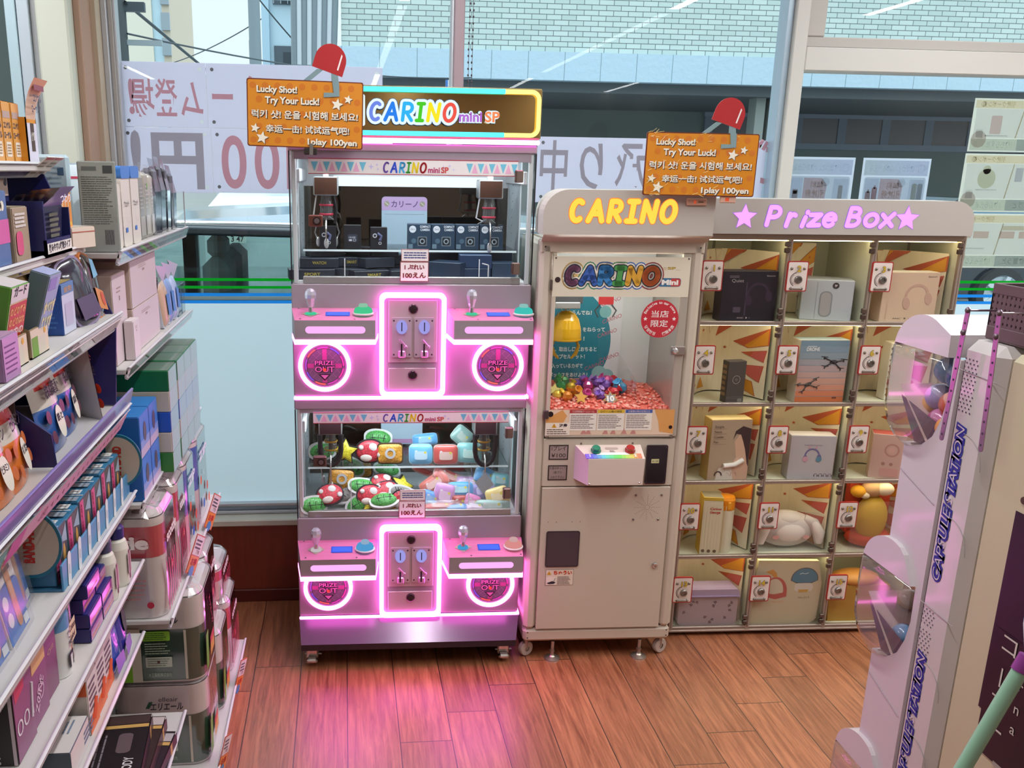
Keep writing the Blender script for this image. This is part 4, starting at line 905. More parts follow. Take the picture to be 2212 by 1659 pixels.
for x in (-.238, .238):
    for z in (1.385, .085, .105): b.disc(x, z, .0028, M('#4a3c34', .4), -.0005, 10)
b.obj('cabinet', ca)
b = B(); pr = [(-.258, 1.424)]
for i in range(9): a = PI - PI / 2 * i / 8; pr.append((-.258 + .075 + .075 * math.cos(a), 1.480 + .073 * math.sin(a)))
pr += [(.252, 1.553), (.252, 1.424)]
b.prism(pr, -.05, .08, M('#beb5ab', .5)); hd = b.obj('header', ca)
b = B(); OG = EM((1.0, .50, .06), 1.35, 'orange_letter'); OR_ = EM((1.0, .16, .02), 1.2, 'orange_rim')
for m, o, y in ((OR_, .0195, -.0505), (OG, .0160, -.0515)):
    for ch, x, wd in (('C', -.163, .036), ('A', -.106, .042), ('R', -.050, .036), ('I', .001, .032), ('N', .052, .040), ('O', .109, .040)):
        b.stroke(GLY[ch], x, 1.465, .056, wd, o, m, y, .12)
b.obj('lit_lettering', hd)
b = B(); b.box(.163, .222, -.058, -.05, 1.512, 1.532, M('#d9a88f', .4), .002); b.rect(.183, .190, 1.517, 1.527, M('#e8603a', .4, emit=.3), -.0585); b.rect(.196, .212, 1.520, 1.524, M('#7a5a4a', .5), -.0585); b.obj('switch_box', hd)
# door with the window
b = B()
b.box(-.212, -.200, -.002, .012, .79, 1.366, CRM, .002); b.box(.187, .212, -.002, .012, .79, 1.366, M('#b9b0a2', .4, .3), .002); b.box(-.2, .2, -.002, .012, .79, .80, CRM)
wf = b.obj('window_frame', ca)
b = B(); b.add([(-.205, .004, .80), (.205, .004, .80), (.205, .004, 1.362), (-.205, .004, 1.362)], [(0, 1, 2, 3)], PANE); b.obj('window_glass', wf)
b = B(); b.rect(-.212, .210, 1.236, 1.357, M('#dfd6c0', .55), -.003)
for q, (o, m, y) in enumerate(((.038, None, -.0034), (.031, M('#efe8da', .5), -.0038), (.0225, M('#1f2a3a', .5), -.0042), (.0165, None, -.0046))):
    cs = ('#8a5a78', '#3e62b0', '#3f86c4', '#4f9a52', '#dba53a', '#cf6a3c')
    rim = ('#d6b060', '#3f8a6a', '#3f6fb5', '#4a8a5a', '#3f6fb5', '#a8404a')
    for i, (ch, x, wd) in enumerate((('C', -.154, .036), ('A', -.104, .042), ('R', -.053, .036), ('I', -.010, .030), ('N', .035, .038), ('O', .088, .042))):
        b.stroke(GLY[ch], x, 1.277, .046, wd, o, m or (M(rim[i], .5) if q == 0 else M(cs[i], .4)), y - .00004 * i, .1)
b.poly(b.rrect(.114, .184, 1.268, 1.294, .008), M('#3d6f94', .5), -.0036); b.poly(b.rrect(.150, .183, 1.269, 1.293, .008), M('#b8433f', .5), -.0038); b.text('Mini', .150, 1.274, .015, M('#f4f0e8', .5), -.0042, 'c', .052, .05)
b.ring(.130, 1.322, .0042, .005, M('#b98a5a', .5), -.0036, 16); b.text('R', .130, 1.3200, .0045, M('#b98a5a', .5), -.0038); b.text('SP', .152, 1.320, .008, M('#b89a2a', .5), -.0036, 'c', .026, .03); b.rect(.165, .178, 1.318, 1.3186, M('#b98a5a', .5), -.0036)
b.disc(-.197, 1.287, .0085, M('#4a3a3c', .3, .4), -.0042, 16)
for x in (-.205, .203): b.disc(x, 1.352, .003, M('#6a6258', .3, .6), -.0036, 10)
b.obj('title_card', wf)
# printed strip below the glass
b = B(); b.rect(-.212, .200, .797, .880, M('#e8cdb2', .55), -.003); y = -.0034; RD = M('#c98a80', .55); YL = M('#dd9f5a', .55)
b.poly([(-.212, .85), (-.16, .88), (-.145, .86), (-.16, .83), (-.212, .822)], YL, y); b.poly([(.135, .88), (.2, .88), (.2, .80), (.155, .808), (.15, .84)], YL, y)
for x in (-.10, -.085, -.03, -.005, .03, .06): b.poly([(x, .80), (x + .012, .82), (x + .02, .80)], RD, y)
for x, h, t in ((-.137, '#b5383c', '①注意事項(ゲームルール)'), (-.048, '#e0b83a', '②ゲーム機の特性'), (.042, '#3f5ea8', '③故障の時のお知らせ')):
    b.rect(x, x + .086, .812, .880, M('#efe6da', .6), y - .0003); b.rect(x, x + .086, .869, .880, M(h, .5), y - .0006); b.text(t, x + .043, .8715, .0055, M('#3a2a28', .5) if x == -.048 else M('#f3d9d0', .5), y - .0010, 'c', .07); b.lines(x + .004, x + .080, .818, .865, 8, M('#6a5a55', .6), y - .0007, .35)
b.rect(-.212, -.134, .797, .838, M('#efe4d2', .6), y - .0008); b.poly([(-.193, .822), (-.177, .822), (-.185, .836)], M('#e0a526', .5), y - .0012); b.text('!', -.185, .8235, .008, INK, y - .0016); b.text('注意', -.156, .8245, .009, INK, y - .0012, 'c', .026, .03); b.lines(-.208, -.139, .799, .819, 3, M('#5a4a44', .6), y - .0012, .4)
b.disc(-.198, .866, .009, M('#3c2f34', .3, .5), y - .001, 16); b.disc(.190, .822, .006, M('#2a2226', .3, .4), y - .001, 14)
for x, z in ((-.207, .790), (.196, .790)): b.disc(x, z, .0035, M('#8a7a6a', .3, .6), y - .001, 10)
b.obj('rule_strip', wf)
b = B(); b.box(.170, .214, -.010, .0, 1.056, 1.084, M('#a89d95', .3, .7), .002); b.T = TR(.181, -.010, 1.070) @ RX(PI / 2); b.lathe([(.011, 0), (.010, .004), (.006, .006), (0, .006)], CHROME, 20); b.obj('window_lock', wf)
b = B(); b.box(-.217, -.212, -.006, .006, 1.255, 1.285, M('#6a5a55', .4, .5)); b.obj('hinge', wf)
b = B(); b.box(-.222, -.205, -.012, -.004, .852, .880, M('#5a4a4c', .4, .5), .002); b.obj('hinge', wf)
b = B()
b.disc(.127, 1.169, .0585, M('#c32b38', .5), -.004, 40); W_ = M('#f3e6e0', .5)
for i, ch in enumerate('Exclusive to our store'):
    a = math.radians(158 - i * 6.35); b.text(ch, .127 + .0465 * math.cos(a), 1.169 + .0465 * math.sin(a), .0085, W_, -.0045, 'c', None, .03, rot=a - PI / 2)
for i, ch in enumerate('당점한정'): a = math.radians(212 + i * 13); b.text(ch, .127 + .0525 * math.cos(a), 1.169 + .0525 * math.sin(a), .0085, W_, -.0045, 'c', None, .02, rot=a + PI / 2)
for i, ch in enumerate('仅限本店'): a = math.radians(289 + i * 13); b.text(ch, .127 + .0525 * math.cos(a), 1.169 + .0525 * math.sin(a), .0085, W_, -.0045, 'c', None, .02, rot=a + PI / 2)
b.text('当店', .127, 1.1755, .0165, W_, -.0045, 'c', .054, .012); b.text('限定', .127, 1.146, .0165, W_, -.0045, 'c', .054, .012); b.star(.082, 1.169, .007, W_, -.0045); b.star(.172, 1.169, .007, W_, -.0045)
b.obj('round_sticker', wf)
# play chamber
b = B(); b.rect(-.21, .21, .806, 1.36, M('#dfe9ea', .5), D - .022); b.add([(-.2105, .02, .806), (-.2105, D - .02, .806), (-.2105, D - .02, 1.36), (-.2105, .02, 1.36)], [(0, 1, 2, 3)], METW); b.add([(.2105, .02, .806), (.2105, D - .02, .806), (.2105, D - .02, 1.36), (.2105, .02, 1.36)], [(0, 3, 2, 1)], clear('mirror_side', (.9, .95, .96), 1.9, haze=.5, boost=1.6)); b.obj('chamber', ca)
b = B(); y = D - .030; b.rect(-.21, .105, .87, 1.235, M('#e6eef2', .55), y); TL = M('#1f7f96', .55)
b.poly([(-.21, .86)] + [(-.155 + .225 * math.cos(math.radians(a)), 1.035 + .215 * math.sin(math.radians(a))) for a in range(-50, 105, 5)] + [(-.21, 1.235)], TL, y - .0006)
cw = M('#e9f2f2', .55); y -= .0012
for t, x, z, wd in (('びかた', -.067, 1.196, .05), ('となりのボックスから', -.115, 1.163, .14), ('えらんでね！', -.045, 1.130, .085), ('（カプセル）をねらって', -.035, 1.072, .165), ('うごかそう！', -.075, 1.040, .105), ('こはんで、取出し口におちると', -.08, 1.003, .205), ('カプセルゲット！', -.070, .977, .105), ('プセルに入っているカギで', -.105, .944, .165), ('番号のボックスをあけよう！', -.095, .912, .18)):
    b.text(t, x, z, .0125, cw, y, 'c', wd, .03)
for i, (x, z) in enumerate(((.065, 1.17), (.072, 1.11), (.058, 1.06), (.07, .975), (.02, 1.215), (.02, .945))):
    b.text('CARINO', x, z, .014, M('#c06a80' if i != 4 else '#3f6fb5', .6), y, 'c', .07, .0, .2, rot=.35)
rx = .045; b.poly([(rx - .026, 1.165)] + [(rx + .026 * math.cos(PI * i / 12), 1.200 + .028 * math.sin(PI * i / 12)) for i in range(12, -1, -1)] + [(rx + .026, 1.165)], M('#d1363c', .5), y - .0006)
for s in (-1, 1): b.tube([(rx + s * .02, y - .001, 1.165), (rx + s * .037, y - .001, 1.145), (rx + s * .025, y - .001, 1.122)], .0025, M('#555a60', .5), 5)
b.disc(rx, 1.140, .021, M('#7fc0c4', .55), y - .0012, 24); b.disc(.035, .925, .026, M('#8fc2c6', .55), y - .0014, 24); b.disc(.062, .914, .026, M('#8fc2c6', .55), y - .0016, 24)
b.obj('instruction_poster', ca)
b = B(); b.box(-.19, .19, .03, .045, 1.325, 1.335, EM((1.0, .97, .90), CARS, 'chamber_tube')); b.obj('tube_light', ca)
b = B(); b.box(-.195, -.09, .10, .19, 1.20, 1.232, M('#5a5d60', .4, .4), .003); b.box(-.18, -.10, .09, .11, 1.185, 1.205, M('#b9bfc0', .4, .5), .002); b.tube([(-.135, .14, 1.205), (-.135, .14, 1.165)], .004, STEEL, 8)
b.tube([(-.135 - .03 + i * .0035, .15, 1.172 + .012 * math.sin(i * .5 + .3)) for i in range(14)], .0016, M('#d8dcdc', .4), 5); cu = b.obj('crane_carriage', ca)
b = B(); YD = M('#e0ae10', .22, coat=.8); b.lathe([(.050, 1.080), (.0505, 1.092), (.0485, 1.118), (.041, 1.145), (.028, 1.163), (.012, 1.172), (0, 1.174)], YD, 28, (-.132, .14, 0)); b.lathe([(.0515, 1.078), (.0525, 1.081), (.0515, 1.084)], M('#c99a12', .3), 28, (-.132, .14, 0)); b.lathe([(.05, 1.08), (0, 1.08)], M('#8a6a10', .5), 28, (-.132, .14, 0)); b.obj('claw_dome', ca, label='yellow dome over the claw')
for s in (-1, 1):
    b = B(); b.tube([(-.132 + s * .034, .14, 1.080), (-.132 + s * .044, .138, 1.058), (-.132 + s * .036, .137, 1.032), (-.132 + s * .02, .136, 1.016)], [.0035, .0055, .007, .003], M('#c69a2a', .3, .2), 8); b.obj('claw_arm', ca)
# red pebble bed
def pebble_bed():
    b = B(); ms = [M(h, .35) for h in ('#f08c7c', '#ea7767', '#f5a492', '#e46a5c', '#f8b8a8')]
    nx, ny = 44, 15
    def hz(x, y): return .876 + .030 * (y / .3) - .012 * max(0, x - .05) / .15 + .004 * math.sin(x * 40) * math.cos(y * 33)
    vs = [(-.21 + .42 * i / nx, .022 + .31 * j / ny, hz(-.21 + .42 * i / nx, .31 * j / ny) - .004) for j in range(ny + 1) for i in range(nx + 1)]
    b.add(vs, [(j * (nx + 1) + i, j * (nx + 1) + i + 1, (j + 1) * (nx + 1) + i + 1, (j + 1) * (nx + 1) + i) for j in range(ny) for i in range(nx)], ms[1], True)
    b.add([(-.21, .022, .807), (.21, .022, .807), (.21, .022, .875), (-.21, .022, .875)], [(0, 1, 2, 3)], ms[1])
    for k in range(520):
        x = RN.uniform(-.203, .203); y = .026 + .30 * RN.random() ** 1.6; r = RN.uniform(.0052, .0085)
        b.T = TR(x, y, hz(x, y - .022)) @ RZ(RN.random() * 6) @ RX(RN.uniform(-.6, .6)); b.ball((0, 0, 0), r, r * .75, r * .6, ms[k % 5], 7, 5)
    b.T = Matrix(); o = b.obj('pebble_bed', None, CAF(0, 0, 0), CAF.a, 'bed of coral red pebbles in the cream crane machine', 'pebbles', None, 'stuff'); return hz
HZ = pebble_bed()
b = B(); b.add([(.10, .05, .89), (.10, .33, .89), (.10, .33, 1.0), (.10, .10, .95)], [(0, 1, 2, 3)], PANE); b.add([(-.17, .2, .86), (-.05, .2, .86), (-.05, .2, .99), (-.17, .2, .99)], [(0, 1, 2, 3)], PANE); b.obj('chute_guard', ca)
# capsules and badges on the pebbles
CG = 'prize capsules and badges on the red pebbles'
cols = [('yellow', '#e8c63a'), ('green', '#3f9a58'), ('purple', '#8a5fc0'), ('magenta', '#c23f86'), ('red', '#c8303c'), ('blue', '#4aa6d8'), ('orange', '#e08a2a'), ('lilac', '#c39ad8')]
spots = [(-.15, .13, 0), (-.12, .12, 6), (-.128, .19, 1), (-.09, .20, 0), (-.085, .15, 6), (-.065, .22, 2), (-.055, .13, 3), (-.038, .18, 3), (-.03, .24, 2), (-.012, .15, 7), (.002, .20, 2), (.012, .25, 7), (.022, .135, 4), (.042, .15, 4), (.035, .21, 3), (.06, .17, 5), (.055, .24, 4), (.078, .19, 5), (.085, .25, 5), (.02, .18, 2), (-.105, .25, 1), (-.01, .11, 2)]
wherew = ['far left of the heap, lowest', 'beside the yellow stars at the front', 'second row, near the left glass', 'middle of the left half', 'at the front, under the claw', 'back row, behind the magenta one', 'front row, left of the number star', 'behind the front magenta one', 'back row, centre', 'just above the number star', 'centre of the heap', 'back row, right of centre', 'touching the number star', 'front, right of the number star', 'upper right of the heap', 'right end of the heap', 'back row, near the poster capsule', 'far right, on the slope', 'last one at the back right', 'on top of the centre', 'back row, left end', 'lowest in front, left of the star']
for i, ((x, y, c), wl_) in enumerate(zip(spots, wherew)):
    nm, h = cols[c]; r = .0165 + .002 * (i % 3); z = HZ(x, y - .022) + r * .6 + (.012 if i in (7, 10, 14, 19, 15) else 0)
    cp = root('prize_capsule', nm + ' shiny capsule wrap ' + wl_, 'capsule', CAF(x, y, z), RN.random() * 6, CG)
    b = B(); m = M(h, .12, .25, coat=1.0); m2 = M(h, .3, .1)
    b.lathe([(0, -r), (r * .6, -r * .8), (r, -r * .15), (r * .92, r * .5), (r * .5, r * .92), (0, r)], m, 9, smooth=False); b.obj('shell', cp)
    b = B(); b.T = RX(RN.uniform(.4, 1.2)); b.lathe([(r * .1, r * .8), (r * .75, r * 1.45), (r * .6, r * 1.5), (0, r * .95)], m2, 7, smooth=False); b.obj('wrap_tuft', cp)
for i, (x, y, t, nm) in enumerate(((.012, .075, '10', 'star badge with the number ten on the pebbles'), (-.082, .085, '', 'plain orange star badge left of the numbered one'), (-.155, .16, '', 'pale yellow star badge at the left end of the heap'), (-.115, .235, '', 'small green-yellow star badge at the back of the heap'))):
    s = root('star_badge', nm, 'badge', CAF(x, y, HZ(x, y) + .014), CAF.a, None, rot=(-.5, .1 * i, CAF.a)); b = B(); r = .026 if t else .024
    pts = [((r if k % 2 == 0 else r * .55) * math.sin(PI * k / 7 if not t else PI * k / 7), (r if k % 2 == 0 else r * .55) * math.cos(PI * k / 7)) for k in range(14)] if t else [((r if k % 2 == 0 else r * .5) * math.sin(PI * k / 5), (r if k % 2 == 0 else r * .5) * math.cos(PI * k / 5)) for k in range(10)]
    b.prism(pts, -.002, .002, M('#caa04a', .4)); pts2 = [(p[0] * .82, p[1] * .82) for p in pts]; b.poly(pts2, M(('#8d8a92', '#dda03a', '#e8d87a', '#cfd87a')[i], .4), -.0024)
    if t: b.text(t, 0, -.008, .017, M('#f1efe8', .4), -.003, 'c', .024, .05)
    b.obj('plate', s)
# control panel on the front
b = B()
for z0, z1, ls in ((.713, .763, (('1プレイ', .745, .013, .046), ('¥100', .722, .013, .046))), (.644, .695, (('お金はゆっくり', .682, .0075, .052), ('1枚づつ', .667, .0075, .026), ('入れて下さい', .651, .0075, .046)))):
    b.rect(-.196, -.133, z0, z1, M('#3a2f2d', .4), .0030); b.rect(-.192, -.137, z0 + .004, z1 - .004, M('#9f8d88', .4), .0026)
    for t, z, h, wd in ls: b.text(t, -.1645, z, h, M('#2f2422', .5), .0022, 'c', wd)
b.obj('price_plate', ca)
b = B(); zt, zb = .748, .643
vs = [(-.112, .004, .762), (.100, .004, .762), (.098, -.06, .735), (-.082, -.06, .735), (-.112, .004, .650), (.100, .004, .640), (.096, -.06, .648), (-.080, -.06, .648)]
b.add(vs, [(0, 3, 2, 1), (3, 7, 6, 2), (1, 2, 6, 5), (4, 5, 6, 7)], M('#ddcbbf', .45)); b.add(vs, [(0, 4, 7, 3)], M('#d2b8c8', .45)); cb = b.obj('button_box', ca)
b = B(); sl = math.atan2(.027, .064); b.T = TR(0, 0, .7625) @ TR(0, .004, 0) @ RX(-PI / 2 + sl)
import colorsys
n = 14
for i in range(n):
    t = i / n; c = colorsys.hsv_to_rgb(.72 - .72 * t, .72, .82); x0 = -.090 + .18 * i / n
    b.rect(x0, x0 + .18 / n, -.068, -.046, M(tuple(int(v * 255) for v in c), .4), -.0008)
for q in range(3): b.rect(-.088, .088, -.064 + q * .006, -.0632 + q * .006, M('#f0ece6', .5), -.0012)
b.poly([(-.055, -.052), (.055, -.052), (.045, -.04), (-.045, -.04)], M('#f0ece6', .5), -.0012); b.text('1', -.075, -.060, .012, M('#f4f0ea', .5), -.0016, 'c', None, .03); b.text('2', .070, -.060, .012, M('#f4f0ea', .5), -.0016, 'c', None, .03); b.poly(b.rrect(-.02, .022, -.024, -.014, .004), M('#b9a49a', .5), -.001); b.lines(-.008, .01, -.04, -.03, 3, INK, -.002, .5)
b.obj('rainbow_plate', cb)
for x, h in ((-.052, '#0c7a5c'), (.058, '#a8201e')):
    b = B(); b.T = TR(x, -.026, .7515) @ RX(sl); b.lathe([(.0165, 0), (.0165, .004), (.014, .007)], M(h, .25, .1, coat=.6), 22); b.lathe([(.0135, .006), (.0135, .013), (.012, .015), (0, .016)], M(h, .2, .0, coat=.8), 22); b.obj('push_button', cb)
b = B()
for x, y, z in ((-.075, -.06, .652), (.085, -.06, .655)): b.ball((x, y, z), .0035, .0025, .0035, CHROME, 8, 5)
for x, z in ((-.093, .767), (.074, .767)): b.ball((x, .003, z), .0035, .0025, .0035, M('#7a6a60', .3, .7), 8, 5)
b.obj('screw', cb)
b = B(); b.prism(b.rrect(.121, .189, .631, .761, .004), -.004, .004, M('#2a1f26', .3)); b.rect(.126, .184, .637, .755, M('#1d161d', .2), -.0045); b.rect(.137, .162, .702, .716, M('#d9d9a0', .5), -.005); b.text('¥100', .1495, .705, .008, INK, -.0055, 'c', .02)
for x in (.127, .183):
    for z in (.637, .755): b.disc(x, z, .0025, M('#5a4a50', .4, .5), -.0052, 8)
b.obj('coin_slot_panel', ca)
# lower door
b = B(); b.box(-.2115, .2095, .0, .018, .117, .6195, CRM, .0015); b.rect(-.214, .212, .114, .622, M('#3a2d28', .7), .0195); dr = b.obj('lower_door', ca)
b = B()
for i in range(12):
    for j in range(7):
        a = 2 * PI * i / 12; r = .008 + j * .0058; b.disc(.137 + r * math.cos(a), .549 + r * math.sin(a), .0011, M('#6a5a50', .8), -.0004, 6)
b.obj('speaker_holes', dr)
b = B()
for x, z in ((.097, .592), (.182, .592), (.094, .508), (.177, .507)): b.ball((x, -.001, z), .004, .003, .004, M('#8a8078', .3, .9), 10, 6)
for x in (-.187, -.160, -.108, -.082): b.ball((x, -.0005, .502), .0018, .0015, .0018, M('#8a7a6c', .5), 6, 4)
b.obj('screw', dr)
b = B(); b.prism(b.rrect(-.191, -.080, .344, .470, .007), -.003, .0, M('#3a2f34', .4)); b.poly(b.rrect(-.187, -.084, .348, .466, .006), M('#4d3f47', .3), -.0034); b.obj('prize_flap', dr)
b = B(); b.T = TR(.178, 0, .345) @ RX(PI / 2); b.lathe([(.0095, 0), (.009, .005), (.006, .007), (0, .006)], CHROME, 18); b.obj('door_lock', dr)
b = B(); b.rect(-.187, -.094, .277, .334, M('#3a302c', .5), -.0006); b.rect(-.186, -.095, .278, .333, M('#e6d8c4', .5), -.0010); y = -.0016
b.poly([(-.183, .316), (-.168, .316), (-.1755, .329)], M('#dda526', .5), y); b.text('!', -.1755, .3175, .007, INK, y - .0004); b.text('ちゅうい', -.130, .317, .0115, M('#c9431e', .5), y, 'c', .062, .05); b.rect(-.184, -.150, .280, .308, M('#f0e6d6', .5), y); b.poly([(-.183, .286), (-.165, .293), (-.152, .289), (-.158, .283), (-.175, .282)], INK, y - .0004); b.tube([(-.160, y - .001, .292), (-.154, y - .001, .304)], .0006, INK, 4); b.lines(-.147, -.098, .280, .310, 6, M('#5a4a42', .6), y, .4)
b.obj('caution_label', dr)
def castor(par, x, y, r, w_, name='caster'):
    b = B(); b.T = TR(x, y, r) @ RZ(.5) @ RX(PI / 2); b.lathe([(r * .35, w_), (r * .9, w_), (r, w_ * .6), (r, -w_ * .6), (r * .9, -w_), (r * .35, -w_)], M('#b9aca2', .4), 22); b.lathe([(0, w_ * .8), (r * .35, w_ * .8)], M('#a79c92', .35, .5), 16); b.lathe([(0, -w_ * .8), (r * .35, -w_ * .8)], M('#a79c92', .35, .5), 16); b.T = TR(x, y, 0); b.box(-.006, .006, -.012, .012, r, r * 2 + .012, M('#a79c92', .35, .6), .002); return b.obj(name, par)
for x, y in ((-.235, .04), (.232, .04), (-.235, .32), (.232, .32)): castor(ca, x, y, .0265, .010)
for x in (-.148, .152):
    b = B(); b.lathe([(.027, 0), (.026, .004), (.012, .010), (.008, .014), (.006, .02), (.006, .066)], M('#b5a89a', .3, .8), 20, (x, .012, 0)); b.lathe([(.0095, .026), (.0095, .036)], STEEL, 6, (x, .012, 0), smooth=False); b.obj('levelling_foot', ca)
lucky_sign(*CAF(.184, -.085, 1.5395), CAF.a, .328, .175, 'orange dotted notice board above the cream machine, its film creased and shiny', True, .006)
# ------------------------------------------------------------------ prize lockers
pb = root('prize_locker', 'prize locker cabinet of glass-fronted boxes under a lit pink sign', 'cabinet', PBF(0, 0, 0), PBF.a)
AL = M('#a9998c', .4, .45); ALD = M('#75685f', .5, .4); XS = (-.252, .0285, .311, .606); ZS = [1.41 - .2755 * i for i in range(6)]; DP = .30
INN = M('#dcdac2', .6)
b = B(); hp = [(-.256, 1.421)] + [(-.263, 1.529)] + [(.545, 1.529)] + [(.545 + .065 * math.sin(a * PI / 16), 1.464 + .065 * math.cos(a * PI / 16)) for a in range(1, 8)] + [(.610, 1.421)]
b.prism(hp, -.030, .10, M('#b8b1aa', .5)); hd = b.obj('header', pb)
b = B(); VI = EM((.30, .12, 1.0), .9, 'violet_rim'); PKL = EM((1.0, .38, .92), 1.08, 'pink_letter')
for m, o, y in ((VI, .0175, -.0305), (PKL, .0145, -.0315)):
    for ch, x, z, h, wd, ro in (('P', -.056, 1.450, .054, .042, 0), ('r', .002, 1.447, .056, .030, -.03), ('i', .044, 1.447, .050, .02, -.1), ('z', .080, 1.449, .052, .040, .04), ('e', .128, 1.449, .056, .042, 0), ('B', .206, 1.450, .054, .044, 0), ('o', .264, 1.450, .056, .044, 0), ('x', .318, 1.449, .058, .044, .08)):
        b.stroke(GLY[ch], x, z, h, wd, o, m, y, .18, ro)
    for x in (-.145, .385): b.star(x, 1.473, .040 + (o > .015) * .0025, m, y, .46)
b.obj('lit_lettering', hd)
b = B()
for x in XS: b.box(x - .0075, x + .0075, -.004, .012, ZS[5] - .01, 1.421, AL, .002); b.box(x - .0012, x + .0012, -.0045, -.003, ZS[5], 1.41, ALD)
for x in (XS[0], XS[3]): b.box(x - .0075, x + .0075, DP - .012, DP, ZS[5] - .01, 1.421, AL, .002)
for z in ZS: b.box(XS[0], XS[3], -.003, .012, z - .009, z + .004, AL, .0015); b.box(XS[0], XS[3], -.0035, 0, z - .0028, z - .0015, ALD)
b.box(XS[0] - .006, XS[3] + .006, -.004, DP, ZS[5] - .017, ZS[5] - .008, AL, .002); b.box(XS[0], XS[3], -.006, .01, 1.402, 1.420, AL, .002)
b.obj('frame', pb)
b = B()
for i, z in enumerate(ZS): b.box(XS[0], XS[3], .012, DP, z - .007, z - .001, INN)
for k, x in enumerate(XS):
    b.box(x - .003, x + .003, .012, DP, ZS[5], 1.41, INN)
b.box(XS[0], XS[3], DP - .004, DP, ZS[5], 1.41, INN)
for x in (-.11, .17, .45): b.box(x - .004, x + .004, DP - .008, DP - .004, ZS[5], 1.41, M('#8f8d7a', .5))
b.obj('shell', pb)
for i in range(5):
    b = B(); b.box(XS[0] + .012, XS[3] - .012, .016, .024, ZS[i] - .0125, ZS[i] - .0075, EM((1.0, .84, .52), PBS, 'warm_strip')); b.obj('light_strip', pb)
def pattern_card(b, x0, x1, z0, z1, yb, cv=.145):
    """curved party-pattern card standing at the back of a box"""
    n = 12; IV = M('#efe2c8', .6); w_ = x1 - x0
    def yy(x): t = (x - (x0 + x1) / 2) / (w_ / 2); return yb - cv * t * t
    def P(pts, m, o):
        pts = [(x0 + w_ * u, z0 + (z1 - z0) * v) for u, v in pts]
        a = sum(pts[i][0] * pts[(i + 1) % len(pts)][1] - pts[(i + 1) % len(pts)][0] * pts[i][1] for i in range(len(pts)))
        if a < 0: pts = pts[::-1]
        b.add([(x, yy(x) - o, z) for x, z in pts], [tuple(range(len(pts)))], m)
    for i in range(n): P([(i / n, 0), ((i + 1) / n, 0), ((i + 1) / n, 1 - .0 * i), (i / n, 1)], IV, 0)
    O1 = M('#d9952a', .6); R1 = M('#c9605a', .6); OL = M('#c05a3a', .6)
    def tri(p, m):
        c = (sum(q[0] for q in p) / len(p), sum(q[1] for q in p) / len(p)); P([(c[0] + (q[0] - c[0]) * 1.10, c[1] + (q[1] - c[1]) * 1.10) for q in p], OL, .0016); P(p, m, .0026)
    tri([(.72, .72), (.99, .95), (.99, .74), (.85, .66)], O1); tri([(.55, .99), (.74, .99), (.50, .78)], O1); tri([(.36, .99), (.46, .99), (.40, .82)], IV)
    tri([(.08, .99), (.18, .99), (.13, .82)], R1); tri([(.80, .58), (.985, .66), (.97, .50)], R1); tri([(.78, .40), (.97, .44), (.95, .22), (.80, .33)], R1)
    tri([(.76, .24), (.9, .20), (.93, .02), (.80, .10)], O1); tri([(.0, .05), (.05, .26), (.10, .10)], R1); tri([(.24, .06), (.30, .2), (.36, .06)], O1)
    for u, v in ((.27, .87), (.9, .8), (.62, .62), (.93, .38), (.17, .12)):
        P([(u + .025 * (1 if k % 2 == 0 else .45) * math.sin(PI * k / 5), v + .025 * (1 if k % 2 == 0 else .45) * math.cos(PI * k / 5)) for k in range(10)], OL if u != .93 else IV, .0034)
    P([(.60, .955), (.66, .93), (.72, .95), (.75, .99), (.73, .99), (.70, .965), (.66, .945), (.62, .97)], OL, .003)
num = 0
